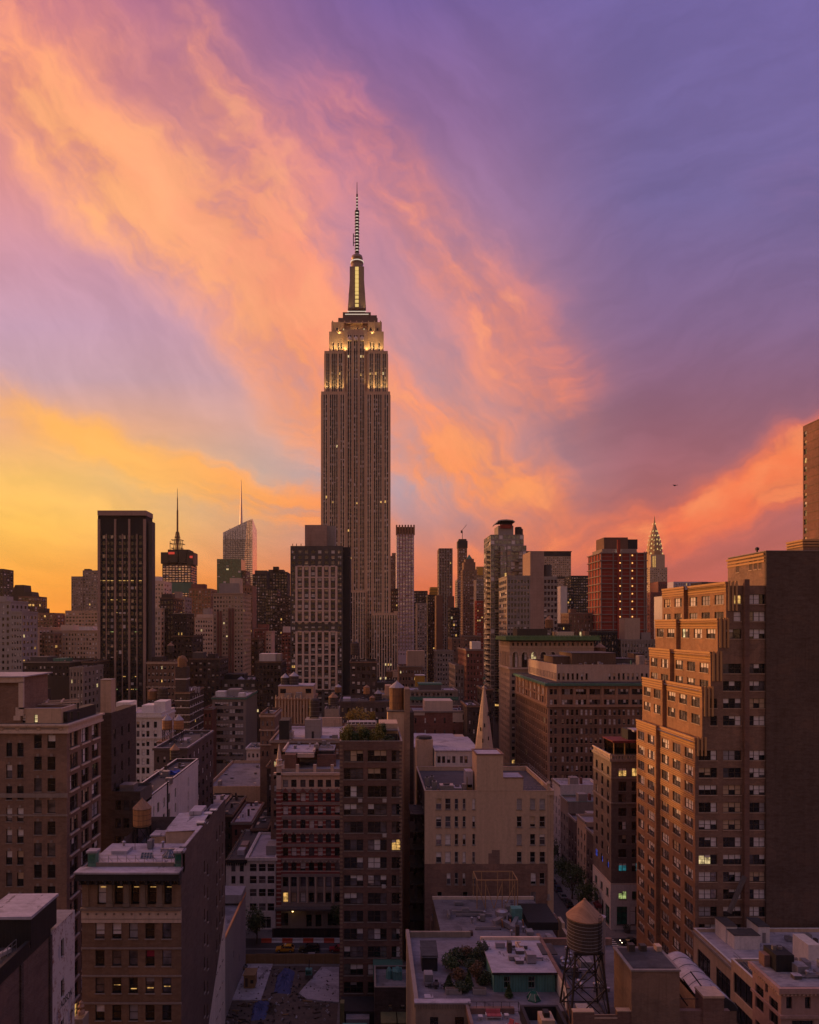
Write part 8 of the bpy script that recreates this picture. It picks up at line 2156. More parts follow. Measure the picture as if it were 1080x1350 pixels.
tank('brown tank left of the tan one at the foot of the skyscraper', 513.5, 884, 886, 893, 8, 380, Z(900,372)-1, 'tank_wood', 'tank_wood', dome=True)
tank('tan tank beside the brown one at the foot of the skyscraper', 521, 882, 884.5, 893, 7, 379, Z(900,372)-1, 'stucco_tan', 'tank_roof')
tank('big brown tank with a wide grey cone on the shaft behind the roof garden', 523.3, 898, 906, 937, 19.5, 181.5, Z(938.5,178)+.25, 'tank_wood', 'tank_roof_grey')
tank('black domed tank on the grey bulkhead of the roof deck', 414.5, 920, 926, 944, 13.5, 227, Z(949,223), 'tank_dark', 'tank_dark', dome=True)
tower('small_house', 'dark house glimpsed right of the green cornice carrying a coned tank', 783, 802, 869, 352, 14, 'brick_dark', 3, .4, .5, side=0, low=890, lit=.0)
tank('brown tank with a tan cone right of the green cornice', 791, 848, 853.5, 865, 15, 359, Z(869,352)-1, 'tank_wood', 'tank_roof')
tank('brown tank with a tan cone standing on the green cornice roof', 724.3, 812, 817, 828, 10.5, 366, Z(846,350)+2.7, 'tank_wood', 'tank_roof')
tank('black tank on the dark brick building left of the skyscraper foot', 468, 846, 850, 863, 11, 360, Z(872,352)-1, 'tank_dark', 'tank_dark', dome=True)

# ---------------------------------------------------------------- foliage
def leafmat(name, a, b_, c):
    m, n, p = shader_mat(name); g = n.new('ShaderNodeNewGeometry'); r = g.outputs['Random Per Island']
    n.l.new(n.ramp(r, [(0, (*a,1)), (.5, (*b_,1)), (1, (*c,1))]), p.inputs['Base Color']); p.inputs['Roughness'].default_value = .7
leafmat('leaf_green', (.030,.055,.018), (.05,.085,.025), (.085,.11,.035))
leafmat('leaf_yellow', (.16,.15,.03), (.26,.21,.045), (.12,.13,.03))
leafmat('leaf_gold', (.38,.24,.04), (.45,.30,.06), (.26,.20,.04))
leafmat('leaf_rust', (.13,.055,.03), (.10,.07,.03), (.17,.085,.04))
leafmat('leaf_dark', (.025,.045,.02), (.04,.06,.025), (.06,.075,.03))
plainmat('bark', (.07,.05,.04), .9)
def plant(name, label, cat, cx, cy, z0, rx, rz, mat, n=700, leaf=.3, trunk=1.5, conical=False, group=None, seed=1, ry=None):
    r = random.Random(seed*31+int(cx*10)); ry = ry or rx
    root = empty(name, (cx,cy,z0), label, cat, group); o = (cx,cy,z0)
    t = MB(); zc = z0+trunk+rz
    t.beam((cx,cy,z0),(cx+.1,cy,z0+trunk+rz*.7),max(.12,rx*.13),'bark',.06)
    clumps = []
    for i in range(9 if not conical else 1):
        a = r.random()*6.28; q = r.random()**.6*.62; hz = (r.random()*2-1)*.62
        p = (cx+rx*q*math.cos(a), cy+ry*q*math.sin(a), zc+rz*hz); clumps.append((p, .30+.28*r.random()))
        if not conical: t.beam((cx,cy,z0+trunk*.8),p,max(.06,rx*.05),'bark',.03)
    t.build('trunk', root, o)
    m = MB()
    for i in range(n):
        if conical:
            h = r.random()**1.4; a = r.random()*6.28; q = (1-h)*(.55+.5*r.random())
            p = Vector((cx+rx*q*math.cos(a), cy+ry*q*math.sin(a), z0+trunk+2*rz*h))
        else:
            c, s = r.choice(clumps); d = Vector((r.gauss(0,1), r.gauss(0,1), r.gauss(0,1))).normalized()*(.55+.55*r.random())
            p = Vector(c)+Vector((d.x*rx*s*1.5, d.y*ry*s*1.5, d.z*rz*s*1.35))
        u = Vector((r.gauss(0,1), r.gauss(0,1), r.gauss(0,.7))).normalized(); w = u.cross(Vector((r.gauss(0,1), r.gauss(0,1), r.gauss(0,1)))).normalized()
        s = leaf*(.6+.8*r.random())
        m.poly([tuple(p-u*s*.5), tuple(p+w*s*.32), tuple(p+u*s*.5), tuple(p-w*s*.32)], mat)
    m.build('crown', root, o)
    return root
zg = Z(977.5,153)-1.0
gx = lambda p, y=156: X(p,y)
for i, (p, y, rx, rz, mt, lab) in enumerate((
    (454,155.2,1.0,1.1,'leaf_yellow','olive yellow shrub at the left corner of the roof garden'),
    (461,156,1.1,1.3,'leaf_yellow','tall yellow green bush second from the left in the roof garden'),
    (468,155.2,1.0,.9,'leaf_green','dark green bush low in the middle of the roof garden edge'),
    (476,156.2,1.3,1.3,'leaf_yellow','broad yellow green bush in front of the white pergola'),
    (485,155.2,1.1,1.0,'leaf_green','green bush right of the broad yellow one in the roof garden'),
    (492,155.4,1.0,.9,'leaf_yellow','low yellow bush beside the barbecue shelter'),
    (500,157,.9,1.2,'leaf_yellow','upright olive bush against the tan roof house'),
    (505,159.5,.8,1.2,'leaf_green','round green bush above the barbecue shelter'),
    (513,155.3,1.5,.55,'leaf_dark','low dark hedge at the right end of the roof garden'))):
    plant('shrub', lab, 'shrub', X(p,y), y, zg, rx, rz*1.55, mt, 1400, .32, .2, seed=i+3, group='roof garden shrubs')
for i, (p, Y, rx, rz, lab) in enumerate(((461,292,2.6,2.4,'golden tree left of the pair behind the roof garden pergola'),(477,292,3.4,2.7,'wide golden tree behind the middle of the pergola'),(491,292,1.5,2.0,'narrow golden tree right of the wide one'))):
    plant('tree', lab, 'tree', X(p,Y), Y, Z(947,Y)-4, rx, rz, 'leaf_gold', 700, .55, 3.0, seed=i+20, group='golden roof trees')
tower('low_building', 'low roof terrace hidden under the golden trees', 452, 500, 953, 289, 8, 'brick_purple', 4, .3, .5, side=0, nowin=True, low=960)
for i, (p, y, rx, rz, mt, con, lab) in enumerate((
    (592,101,.8,1.0,'leaf_dark',True,'pointed dark shrub at the left front of the bottom terrace garden'),
    (601,108,1.3,1.2,'leaf_dark',False,'dark bush at the back left of the bottom terrace garden'),
    (604,103.5,1.1,.7,'leaf_rust',False,'low rust coloured bush in the bottom terrace garden'),
    (618,101,.75,1.4,'leaf_green',True,'pointed green conifer left of centre in the bottom terrace garden'),
    (615,109,1.2,1.5,'leaf_rust',False,'tall rusty bush behind the bottom terrace conifers'),
    (628,108,1.2,1.5,'leaf_dark',False,'tall dark bush right of the rusty one on the terrace'),
    (631,103,1.1,1.3,'leaf_rust',False,'rust brown bush right of the pointed green conifer'),
    (641,107,.9,2.2,'leaf_grey',False,'tall grey green climber at the corner of the copper attic'),
    (671,98.6,.55,.9,'leaf_green',True,'small potted conifer in front of the copper attic'),
    (609,100.2,1.0,.6,'leaf_dark',False,'low dark bush between the two pointed shrubs of the terrace'),
    (596,106,1.2,1.1,'leaf_green',False,'green bush behind the left pointed shrub of the terrace'),
    (623,105.5,1.3,.9,'leaf_dark',False,'broad dark bush in the middle of the terrace garden'),
    (640,102,1.0,.9,'leaf_dark',False,'dark bush at the front right of the terrace garden'),
    (634,111,1.3,1.2,'leaf_green',False,'green bush at the far back of the terrace garden'))):
    if mt == 'leaf_grey' and 'leaf_grey' not in MATS: leafmat('leaf_grey', (.06,.075,.06), (.09,.10,.08), (.04,.055,.04))
    plant('shrub', lab, 'shrub', X(p,y), y, 32.01, rx*1.0, rz*.85, mt, 1100, .27, .2, con, 'terrace shrubs', i+40)
for i, (x, y, rx, rz, lab) in enumerate((
    (63.0,206,3.2,3.4,'street tree nearest the corner building on the avenue'),
    (62.2,218,3.6,3.8,'full street tree halfway along the avenue row'),
    (62.8,231,3.4,3.6,'street tree beside the third row house on the avenue'),
    (62.5,246,3.2,3.4,'farthest street tree visible on the avenue'),
    (-29.0,187.5,3.4,3.6,'dark street tree beside the lot wall on the cross street'),
    (-7.4,193.5,2.4,2.6,'small street tree at the foot of the striped building'))):
    plant('tree', lab, 'tree', x, y, .14, rx, rz, 'leaf_green', 1500, .5, 2.6, seed=i+60, group='street trees')

# ---------------------------------------------------------------- vehicles
def carmat(name, col):
    m, n, p = shader_mat(name); p.inputs['Base Color'].default_value = (*col,1); p.inputs['Roughness'].default_value = .3; p.inputs['Coat Weight'].default_value = .6
carmat('taxi_yellow', (.62,.27,.015)); carmat('car_black', (.012,.012,.014)); carmat('car_red', (.25,.02,.025)); carmat('car_navy', (.02,.03,.07)); carmat('car_grey', (.16,.16,.17)); plainmat('rubber', (.02,.02,.02), .8)
def car(label, cat, x, y, heading, paint, L=4.6, Wd=1.85, H=1.65, suv=False, sign=False, lights=False):
    """heading: angle of the car's nose, 0 = +x"""
    root = empty('car', (x,y,.02), label, cat); root.rotation_euler = (0,0,heading)
    def extr(prof, w0, w1, zsplit, mat):
        m = MB(); n = len(prof)
        wd = lambda z: w0 if z <= zsplit else w0+(w1-w0)*(z-zsplit)/max(.01,(H-zsplit))
        for s in (-1,1):
            pts = [(px, s*wd(pz)/2, pz) for px, pz in prof]; m.poly(pts if s < 0 else pts[::-1], mat)
        for (a, za),(b_, zb) in zip(prof, prof[1:]+prof[:1]): m.poly([(a,-wd(za)/2,za),(a,wd(za)/2,za),(b_,wd(zb)/2,zb),(b_,-wd(zb)/2,zb)], mat)
        return m
    h = L/2; bz = .95 if not suv else 1.05
    body = [(-h,.38),(h-.1,.34),(h,.55),(h-.05,.78),(h-.25,.86),(h*.42,bz),(-h*.92,bz),(-h,.85)]
    cab = [(-h*.94,bz),(h*.42,bz),(h*.14,H),(-h*.72,H)] if suv else [(-h*.78,bz),(h*.40,bz),(h*.10,H),(-h*.45,H)]
    extr(body, Wd, Wd*.86, .8, paint).build('body', root)
    extr([cab[0],cab[1],(cab[2][0],H-.10),(cab[3][0],H-.10)], Wd*.95, Wd*.74, bz, 'glass_dark').build('window', root)
    m = MB(); m.box(cab[3][0]+.05, cab[2][0]-.05, -Wd*.37, Wd*.37, H-.10, H, paint)
    for s in (-1,1):
        for q in (0,1,2):
            a = [(cab[1][0],bz),(cab[2][0]*.2+cab[3][0]*.0-.1,bz),(cab[0][0],bz)][q]; e = [(cab[2][0],H-.05),(cab[2][0]*.2-.15,H-.05),(cab[3][0],H-.05)][q]
            m.beam((a[0],s*Wd*.475,a[1]),(e[0],s*Wd*.375,e[1]),.09,paint)
    m.build('cabin_roof', root)
    for sx in (-.62,.62):
        for sy in (-1,1):
            w = MB(); rm = MB(); k = 16; cx, r = sx*h, .36
            for j in range(k):
                a0, a1 = 2*math.pi*j/k, 2*math.pi*(j+1)/k
                p = lambda a, yy: (cx+r*math.cos(a), yy, r+r*math.sin(a)); ya, yb = sy*Wd*.40, sy*(Wd*.5+.03)
                w.poly([p(a0,ya),p(a1,ya),p(a1,yb),p(a0,yb)], 'rubber'); q = lambda a: (cx+r*.6*math.cos(a), yb+sy*.005, r+r*.6*math.sin(a))
                w.poly([p(a0,yb),p(a1,yb),q(a1),q(a0)], 'rubber'); rm.poly([q(a0),q(a1),(cx,yb+sy*.005,r)], 'galvanised')
            rm.build('rim', w.build('wheel', root))
    for s in (-1,1):
        m = MB(); m.box(h-.1, h+.01, s*Wd*.36-.16, s*Wd*.36+.16, .62, .78, 'lamp_head' if lights else 'galvanised'); m.build('headlight', root)
        m = MB(); m.box(-h-.01, -h+.06, s*Wd*.38-.14, s*Wd*.38+.14, .68, .86, 'blind_red'); m.build('tail_light', root)
    if sign:
        m = MB(); m.box(-.25, .05, -.4, .4, H, H+.22, 'frame_white'); m.build('roof_sign', root)
    return root
lampmat('lamp_head', (1.0,.80,.5), 7.0)
car('yellow taxi on the cross street in front of the construction fence', 'taxi', X(376,183.5), 183.2, math.pi, 'taxi_yellow', 4.7, 1.9, 1.62, True, True)
car('black large van-like car behind the yellow taxi on the cross street', 'car', X(408,183.5), 183.2, math.pi, 'car_black', 5.4, 2.0, 1.85, True)
car('red car partly hidden by the brick loft tower on the cross street', 'car', X(446,183.5), 183.2, math.pi, 'car_red', 4.6, 1.85, 1.5)
car('car with its headlights on waiting at the avenue crossing', 'car', 68.5, 187.2, math.pi, 'car_black', 4.7, 1.9, 1.5, False, False, True)
for i, (y, pm, lab) in enumerate(((207,'car_navy','dark blue car parked nearest the corner on the avenue'),(213,'car_black','black car parked second along the avenue kerb'),(219.2,'car_grey','grey car parked third along the avenue kerb'),(225.4,'car_navy','navy car parked fourth along the avenue kerb'),(231.6,'car_black','black car parked fifth along the avenue kerb'),(238,'car_grey','grey car parked farthest along the avenue kerb'))):
    car(lab, 'car', AX1-1.4, y, math.pi/2, pm, 4.6, 1.85, 1.5+.25*(i % 2), bool(i % 2))

# ---------------------------------------------------------------- street and site furniture
plainmat('barrier_red', (.55,.075,.035), .5); plainmat('barrier_white', (.62,.58,.58), .5)
def barrier(name, mat):
    m = MB(); L = 1.34
    prof = [(-.30,0),(.30,0),(.30,.12),(.14,.32),(.10,1.05),(-.10,1.05),(-.14,.32),(-.30,.12)]
    for s in (-1,1): m.poly([(s*L,y,z) for y, z in (prof if s > 0 else prof[::-1])], mat)
    for (ya,za),(yb,zb) in zip(prof, prof[1:]+prof[:1]): m.poly([(-L,ya,za),(-L,yb,zb),(L,yb,zb),(L,ya,za)], mat)
    return m.build(name)
br, bw = barrier('road_barrier', 'barrier_red'), barrier('road_barrier', 'barrier_white')
for i in range(8):
    for src, dx, c in ((br, 0, 'red'), (bw, 2.74, 'white')):
        o = src if i == 0 else src.copy()
        if i: COL.objects.link(o)
        o.location = (X(353,188.3)+5.48*i+dx-.3, 188.3, .01)
        tag(o, f'{c} plastic road barrier in the row before the black construction fence', 'barrier', f'{c} road barriers')
m = MB(); m.box(X(359,191), X(450,191), 191.0, 191.2, .15, 2.5, 'black_metal')
for i in range(10): m.box(X(360+9.6*i,191), X(361+9.6*i,191), 190.9, 190.99, .15, 2.55, 'frame_dark')
tag(m.build('construction_fence'), 'black solid construction fence along the pavement of the striped building', 'fence')
m = MB(); xx = X(324,176.2)
for i in range(10): m.box(xx+2.4*i, xx+2.36+2.4*i, 176.0+.03*(i % 2), 176.12+.03*(i % 2), .15, 2.5+.06*(i % 3), 'plywood')
m.box(xx, xx+24, 176.2, 176.3, 1.9, 2.05, 'bark'); tag(m.build('plywood_fence'), 'plywood hoarding between the cross street and the dug up lot', 'fence')
def blob(name, label, cat, pts, h, mat, seed, kind=None):
    """a low heap or draped sheet over an outline, with real relief"""
    r = random.Random(seed); m = MB(); cx = sum(p[0] for p in pts)/len(pts); cy = sum(p[1] for p in pts)/len(pts)
    n = 5; rings = []
    N = 36; outl = []
    for i in range(N):
        t = i/N*len(pts); a = pts[int(t) % len(pts)]; b_ = pts[(int(t)+1) % len(pts)]; f = t-int(t); outl.append((a[0]+(b_[0]-a[0])*f, a[1]+(b_[1]-a[1])*f))
    for k in range(n+1):
        s = 1-k/n*.98; rings.append([(cx+(x-cx)*s+r.uniform(-.25,.25)*(k > 0), cy+(y-cy)*s+r.uniform(-.25,.25)*(k > 0), .155+(h*math.sin(math.pi/2*k/n)**.7*(1+r.uniform(-.3,.3)) if k else 0)) for x, y in outl])
    for a, b_ in zip(rings, rings[1:]):
        for i in range(N): j = (i+1) % N; m.poly([a[i],a[j],b_[j],b_[i]], mat)
    m.poly(rings[-1], mat)
    return tag(m.build(name), label, cat, kind=kind)
W('tarp_blue', (.07,.085,.21), 'plain', (.05,.06,.15), var=.4)
G = lambda px, py: ((px-VX)*(HC/(py-VY)), HC*F/(py-VY))
blob('tarpaulin', 'crumpled blue tarpaulin heap in the middle of the dug up lot', 'tarpaulin', [G(*p) for p in ((361,1310),(383,1312),(389,1282),(377,1276),(366,1287))], .9, 'tarp_blue', 3)
blob('tarpaulin', 'blue tarpaulin heap at the front edge of the dug up lot', 'tarpaulin', [G(*p) for p in ((331,1347),(350,1345),(356,1322),(342,1320),(334,1326))], .9, 'tarp_blue', 5)
blob('dirt_heap', 'brown heap of soil beside the front blue tarpaulin', 'heap', [G(*p) for p in ((354,1338),(362,1340),(364,1326),(355,1325))], 1.0, 'bare_earth', 6)
blob('dirt_heap', 'brown heap of soil in front of the right concrete slab', 'heap', [G(*p) for p in ((396,1328),(420,1332),(432,1326),(415,1322))], .5, 'bare_earth', 8)
def slab(name, label, pts, h=.3):
    m = MB(); q = [G(*p) for p in pts]; m.poly([(x,y,.155+h) for x, y in q], 'slab_concrete')
    for (xa,ya),(xb,yb) in zip(q, q[1:]+q[:1]): m.poly([(xa,ya,.15),(xb,yb,.15),(xb,yb,.155+h),(xa,ya,.155+h)], 'slab_concrete')
    return tag(m.build(name), label, 'concrete slab')
slab('concrete_slab', 'long pale concrete slab on the left of the dug up lot', [(306,1321),(344,1321),(360,1273),(325,1273)])
slab('concrete_slab', 'large pale concrete slab against the brick loft tower', [(394,1312),(405,1320),(447,1324),(447,1277),(424,1277)])
m = MB(); x, y = G(329,1306); m.box(x-1.3, x+1.2, y, y+3.2, .55, 3.4, 'plywood'); m.box(x-1.5, x+1.4, y-.2, y+3.4, 3.4, 3.55, 'plywood'); m.box(x-1.0, x-.4, y-.04, y-.003, .8, 2.8, 'bark'); m.box(x+.2, x+.9, y-.03, y-.003, 1.6, 2.4, 'dark_panel')
m.box(x-1.2, x+1.1, y+.1, y+3.1, .46, .55, 'bark'); tag(m.build('site_shed'), 'tan plywood site shed on the left concrete slab', 'shed')
m = MB(); x, y = G(319,1277)
for t in range(20):
    a0, a1 = 6.283*t/20, 6.283*(t+1)/20; m.beam((x+1.3*math.cos(a0),y+1.0*math.sin(a0),.56),(x+1.3*math.cos(a1),y+1.0*math.sin(a1),.56),.22,'steel')
m.lathe(x+.8, y-1.5, [(.4,.46),(.5,1.0),(.3,1.3)], 10, 'concrete_dark'); tag(m.build('cable_reel'), 'dark coil of cable on the left concrete slab', 'coil')
m = MB(); x, y = G(407.5,1291); m.box(x-.9, x+.9, y-.7, y+.7, .15, 1.2, 'concrete_dark'); m.box(x-.8, x+.75, y-.6, y+.5, 1.2, 2.5, 'copper_teal'); m.beam((x,y,2.5),(x+.1,y,4.6),.16,'steel'); m.box(x-.7,x+.5,y-.62,y-.601,1.4,2.2,'glass_green'); tag(m.build('compressor'), 'small green machine with a mast beside the right concrete slab', 'machine')
m = MB(); m.box(X(407,180), X(415,180), 179.5, 180.2, .15, 1.0, 'barrier_white'); m.box(X(406.5,180), X(415.5,180), 179.4, 180.3, 1.0, 1.1, 'frame_grey'); tag(m.build('street_box'), 'white box at the kerb in front of the black car', 'box')
def street_lamp(label, x, y, flip=1):
    root = empty('street_lamp', (x,y,.14), label, 'street lamp', 'street lamps'); m = MB(); m.lathe(0,0,[(.16,0),(.14,.4),(.08,.6),(.06,8.2)],8,'steel'); m.beam((0,0,8.0),(flip*-1.9,0,8.7),.08,'steel'); m.build('pole', root)
    m = MB(); m.box(flip*-2.4-.3, flip*-2.4+.35, -.14, .14, 8.6, 8.75, 'galvanised'); m.build('lamp_head', root)
street_lamp('steel street lamp at the corner before the white based building', 63.2, 193.2)
street_lamp('steel street lamp further up the avenue among the trees', 62.3, 212)
def signal(x, y):
    root = empty('traffic_light', (x,y,.14), 'traffic light with an amber lamp at the crossing behind the big water tank', 'traffic light'); m = MB(); m.lathe(0,0,[(.18,0),(.1,.5),(.07,5.2)],8,'steel'); m.beam((0,0,5.0),(-2.4,0,5.4),.1,'steel'); m.build('pole', root)
    for dx in (0, -2.3):
        m = MB(); m.box(dx-.2, dx+.2, -.25, -.02, 3.9 if dx == 0 else 4.5, 5.0 if dx == 0 else 5.6, 'taxi_yellow'); z = 4.1 if dx == 0 else 4.7
        for i in range(3): m.lathe(dx, -.26, [(.02,z+.33*i-.1),(.12,z+.33*i),(.02,z+.33*i+.1)], 8, 'rubber')
        m.build('signal_head', root)
    m = MB(); m.box(-.12, .12, -.30, -.255, 4.65, 4.88, 'lamp_amber'); m.build('lamp', root)
lampmat('lamp_amber', (1.0,.30,.03), 3.0)
signal(62.2, 172.5)
m = MB(); x = X(827,194); m.lathe(x, 194.2, [(.75,.14),(.85,1.1),(.9,1.2)], 12, 'concrete_dark'); r = random.Random(4)
for i in range(140):
    a, q, h = r.random()*6.28, r.random()**.5*.95, r.random()
    p = Vector((x+q*math.cos(a),194.2+q*math.sin(a),1.15+h*.9)); u = Vector((r.gauss(0,1),r.gauss(0,1),r.gauss(0,1))).normalized(); w = u.orthogonal().normalized(); m.poly([tuple(p-u*.16),tuple(p+w*.1),tuple(p+u*.16),tuple(p-w*.1)],'leaf_dark')
tag(m.build('planter'), 'round dark planter with leaves on the pavement of the white based building', 'planter')
m = MB(); x = X(812,178); m.box(x-.35, x+.35, 176.2, 176.8, .3, 1.45, 'car_navy'); m.lathe(x, 176.5, [(.35,1.45),(.3,1.6),(.05,1.68)], 10, 'car_navy')
for sx in (-.28,.28):
    for sy in (176.27,176.73): m.box(x+sx-.04, x+sx+.04, sy-.04, sy+.04, .14, .3, 'steel')
tag(m.build('mailbox'), 'blue mailbox on the near corner of the avenue crossing', 'mailbox')

# terrace furniture
plainmat('cushion_red', (.42,.09,.10), .9); plainmat('white_wood', (.55,.50,.50), .6)
def patio():
    zt = 32.0; y = 92.0
    b = Bld('roof_terrace', 'grey roof terrace with red cushioned furniture at the bottom edge', 'terrace', 'brick_low', (X(645,90),88,0))
    x0, x1 = X(618,94), X(694,90); b.box(x0, x1, 80, 94.9, 0, zt-.02, 'SEW')
    m = MB(); m.poly([(x0,80,zt-.01),(x1,80,zt-.01),(x1,94.9,zt-.01),(x0,94.9,zt-.01)], 'roof_grey'); b.part('roof', m)
    m = MB(); m.box(x0-.3, x0+.1, 80, 94.85, zt, zt+1.0, 'brick_low'); m.box(x0+.1, x1-.6, 94.3, 94.85, zt, zt+.75, 'brick_low'); b.part('parapet', m)
    m = MB()
    for i in range(7): m.beam((x0+1.1*i,94.5,zt+.75),(x0+1.1*i,94.5,zt+1.5),.05,'steel')
    m.beam((x0,94.5,zt+1.5),(x1,94.5,zt+1.5),.05,'steel'); m.beam((x1,94.5,zt+1.5),(x1,81,zt+1.5),.05,'steel')
    for i in range(8): m.beam((x1,94.5-1.8*i,zt),(x1,94.5-1.8*i,zt+1.5),.05,'steel')
    b.part('railing', m); b.finish()
    def seat(name, label, cat, px, yy, w, ang=0.0, lounger=False):
        x = X(px,yy); r = empty(name, (x,yy,zt), label, cat); r.rotation_euler = (0,0,ang)
        for sx in (-1,1):
            for sy in (-.32,.32 if not lounger else .95): m = MB(); m.beam((sx*(w/2-.06),sy,0),(sx*(w/2-.06),sy,.36),.07,'white_wood'); m.build('leg', r)
        d = .40 if not lounger else 1.0
        m = MB(); m.box(-w/2, w/2, -.38, d, .34, .42, 'white_wood')
        for sx in (-1,1): m.box(sx*w/2-.04, sx*w/2+.04, -.38, .38, .42, .66, 'white_wood')
        m.build('frame', r)
        n = max(1, round(w/.7))
        for i in range(n):
            a = -w/2+.05+(w-.1)*i/n; e = a+(w-.1)/n-.03
            m = MB(); m.box(a, e, -.34, d-.05, .425, .56, 'cushion_red'); m.build('seat_cushion', r)
            m = MB(); bk = d-.04
            m.poly([(a,bk-.12,.5),(e,bk-.12,.5),(e,bk+.08,1.0),(a,bk+.08,1.0)],'cushion_red'); m.poly([(e,bk+.02,.5),(a,bk+.02,.5),(a,bk+.2,1.0),(e,bk+.2,1.0)],'cushion_red'); m.poly([(a,bk+.08,1.0),(e,bk+.08,1.0),(e,bk+.2,1.0),(a,bk+.2,1.0)],'cushion_red'); m.poly([(a,bk-.12,.5),(a,bk+.08,1.0),(a,bk+.2,1.0),(a,bk+.02,.5)],'cushion_red'); m.poly([(e,bk-.12,.5),(e,bk+.02,.5),(e,bk+.2,1.0),(e,bk+.08,1.0)],'cushion_red'); m.build('back_cushion', r)
    seat('sofa', 'red cushioned sofa with a white frame on the bottom terrace', 'sofa', 651, 93.2, 2.0)
    seat('armchair', 'red cushioned white chair in front of the sofa on the bottom terrace', 'chair', 646.5, 90.2, .7, math.pi)
    seat('lounger', 'red lounger turned to the right on the bottom terrace', 'lounger', 670, 90.4, .75, R(-38), True)
    seat('lounger', 'second red lounger nearest the railing on the bottom terrace', 'lounger', 678.5, 89.4, .75, R(-30), True)
    for px, yy, lab in ((633.5,93.0,'small white side table left of the sofa'),(668,93.3,'small white side table right of the sofa')):
        x = X(px,yy); r = empty('side_table', (x,yy,zt), lab, 'table'); m = MB(); m.box(-.28,.28,-.28,.28,.46,.52,'white_wood'); m.build('tabletop', r)
        for sx in (-.22,.22):
            for sy in (-.22,.22): m = MB(); m.box(sx-.03,sx+.03,sy-.03,sy+.03,0,.46,'white_wood'); m.build('leg', r)
    x, yy = X(653.5,90.4), 90.4; r = empty('table', (x,yy,zt), 'grey topped table beside the red chair on the bottom terrace', 'table'); m = MB(); m.box(-.55,.55,-.8,.8,.66,.72,'frame_grey'); m.build('tabletop', r)
    for sx in (-.48,.48):
        for sy in (-.72,.72): m = MB(); m.box(sx-.03,sx+.03,sy-.03,sy+.03,0,.66,'white_wood'); m.build('leg', r)
    # glazed dark roof light structure
    b = Bld('roof_pavilion', 'dark framed sunken roof light with a lit tan room at the bottom edge', 'pavilion', 'dark_panel', (X(722,88),87,0)); xa, xb = X(697,88), X(750,88); z = 33.9
    b.box(xa, xb, 84, 93, zt-2, zt+.1, 'SEWN'); m = MB(); m.poly([(xa,84,zt+.1),(xb,84,zt+.1),(xb,93,zt+.1),(xa,93,zt+.1)],'roof_grey'); b.part('floor', m)
    m = MB()
    for a, c, y0, y1 in ((xa,xb,84,84.4),(xa,xb,92.6,93),(xa,xa+.4,84.4,92.6),(xb-.4,xb,84.4,92.6)): m.box(a, c, y0, y1, zt+.11, z, 'black_metal')
    b.part('kerb_wall', m); m = MB(); xq = (xa+xb)/2; m.box(xq-.75, xq+.9, 88.4, 90.6, zt+.11, zt+2.4, 'stucco_tan'); m.box(xq-.3, xq+.4, 89, 90, zt+2.4, zt+3.0, 'black_metal'); b.part('stair_house', m)
    m = MB()
    for i in range(6): m.beam((xa+.2+(xb-xa-.4)*i/5,84.2,z),(xa+.2+(xb-xa-.4)*i/5,84.2,z+1.0),.05,'steel')
    m.beam((xa,84.2,z+1.0),(xb,84.2,z+1.0),.05,'steel'); b.part('railing', m); b.finish()
    b = Bld('garden_shed', 'small dark garden shed at the left end of the bottom terrace', 'shed', 'black_metal', (X(565,108),108,zt)); xa, xb = X(556.5,106), X(577,106); b.box(xa, xb, 106, 109, zt+.01, zt+2.3, 'SEWN'); m = MB(); m.poly([(xa-.1,105.8,zt+2.1),(xb+.1,105.8,zt+2.1),(xb+.1,109.2,zt+3.2),(xa-.1,109.2,zt+3.2)],'roof_tar'); m.poly([(xa-.1,109.2,zt+2.2),(xb+.1,109.2,zt+2.2),(xb+.1,105.8,zt+2.02),(xa-.1,105.8,zt+2.02)],'roof_tar'); b.part('roof', m); b.finish()
    for px, yy, w, lab in ((598,99.6,2.2,'long grey planter at the front of the bottom terrace garden'),(632,99.6,1.8,'long grey planter right of the pointed green conifer')):
        m = MB(); x = X(px,yy); m.box(x-w/2,x+w/2,yy-.35,yy+.35,zt+.01,zt+.75,'concrete'); m.box(x-w/2+.06,x+w/2-.06,yy-.29,yy+.29,zt+.75,zt+.78,'bare_earth'); tag(m.build('planter'), lab, 'planter')
    x, yy = X(575,101), 101; r = empty('table', (x,yy,zt), 'round dark bistro table on the lavender terrace left of the garden', 'table'); m = MB(); m.lathe(0,0,[(.5,.70),(.5,.74)],16,'steel'); m.build('tabletop', r); m = MB(); m.lathe(0,0,[(.25,0),(.05,.08),(.04,.70)],8,'steel'); m.build('leg', r)
    for i, (dx, dy, a, lab) in enumerate(((-.9,.1,-1.57,'black bistro chair left of the round table'),(.9,.0,1.57,'black bistro chair right of the round table'),(.1,.9,3.14,'black bistro chair behind the round table'))):
        r = empty('chair', (x+dx,yy+dy,zt), lab, 'chair', 'bistro chairs'); r.rotation_euler = (0,0,a+3.14)
        m = MB(); m.box(-.22,.22,-.22,.22,.43,.47,'steel'); m.build('seat', r); m = MB(); m.box(-.22,.22,-.24,-.20,.55,.9,'steel'); m.box(-.22,-.18,-.24,-.2,.47,.55,'steel'); m.box(.18,.22,-.24,-.2,.47,.55,'steel'); m.build('backrest', r)
        for sx in (-.19,.19):
            for sy in (-.19,.19): m = MB(); m.box(sx-.02,sx+.02,sy-.02,sy+.02,0,.43,'steel'); m.build('leg', r)
patio()

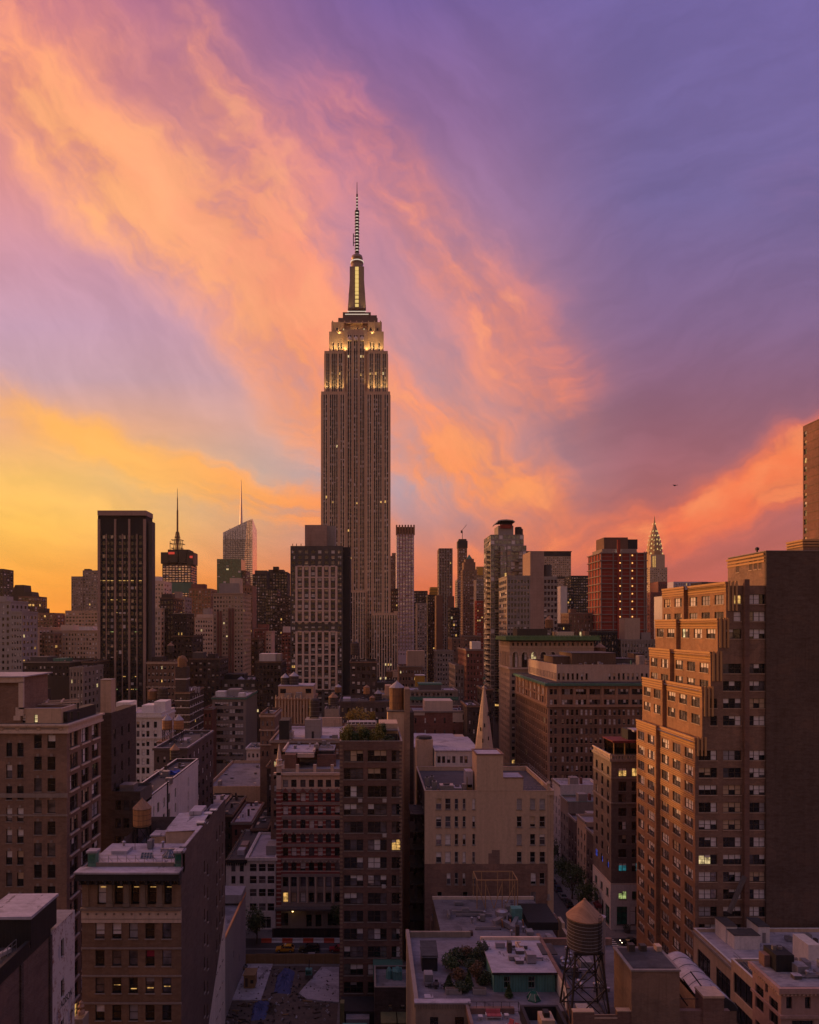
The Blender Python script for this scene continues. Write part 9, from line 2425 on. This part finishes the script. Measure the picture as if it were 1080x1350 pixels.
# a bird gliding over the skyline
def bird():
    Y = 220; x, z = X(890,Y), Z(640,Y); m = MB()
    body = [(-.42,.03),(-.28,.10),(-.05,.14),(.16,.11),(.30,.07),(.38,.05),(.46,.01)]
    n = 8; ringl = []
    for px, r_ in body: ringl.append([(px, r_*math.cos(6.283*j/n), r_*math.sin(6.283*j/n)) for j in range(n)])
    for a, b_ in zip(ringl, ringl[1:]):
        for j in range(n): m.poly([a[j],a[(j+1) % n],b_[(j+1) % n],b_[j]], 'rubber')
    m.poly(ringl[0][::-1], 'rubber'); m.poly(ringl[-1], 'rubber')
    for s in (-1,1):
        W1 = [(.14,0,.03),(.18,s*.35,.14),(.06,s*.85,.10),(-.16,s*.80,.09),(-.14,s*.35,.12),(-.12,0,.03)]
        m.poly(W1 if s > 0 else W1[::-1], 'rubber'); m.poly([(a,b_,c-.025) for a, b_, c in (W1[::-1] if s > 0 else W1)], 'rubber')
    m.poly([(-.40,.03,.0),(-.40,-.03,.0),(-.62,-.13,.02),(-.62,.13,.02)],'rubber')
    o = tag(m.build('bird'), 'small dark bird gliding in the sky above the needle spired tower', 'bird'); o.location = (x,Y,z); o.rotation_euler = (R(12),R(-8),R(25)); o.scale = (1.5,1.5,1.5)
bird()

m = MB(); r = random.Random(77)
for i in range(420):
    x, y = r.uniform(-31,-8), r.uniform(146,174); s = r.uniform(.12,.5); z = .15
    if r.random() < .15: m.beam((x,y,z+.15),(x+r.uniform(-2.5,2.5),y+r.uniform(-1,1),z+.2),.18,r.choice(('plywood','steel','bark')))
    else: m.beam((x,y,z),(x+r.uniform(-s,s),y+r.uniform(-s,s),z+s),s,r.choice(('concrete_dark','bare_earth','bare_earth','brick_dark','slab_concrete')),s*.5)
tag(m.build('rubble'), kind='stuff')
# ---------------------------------------------------------------- evening haze
def haze():
    m = bpy.data.materials.new('haze'); m.use_nodes = True; t = m.node_tree; t.nodes.clear(); n = NT(t)
    p = n.new('ShaderNodeVolumePrincipled'); p.inputs['Color'].default_value = (.95,.82,.74,1); p.inputs['Density'].default_value = .000028
    p.inputs['Anisotropy'].default_value = .35
    n.l.new(p.outputs[0], n.new('ShaderNodeOutputMaterial').inputs['Volume']); MATS['haze'] = m
    mb = MB(); mb.box(-2550, 2550, -650, 2650, -1.2, 470, 'haze'); o = mb.build('haze'); tag(o, kind='stuff')
haze()
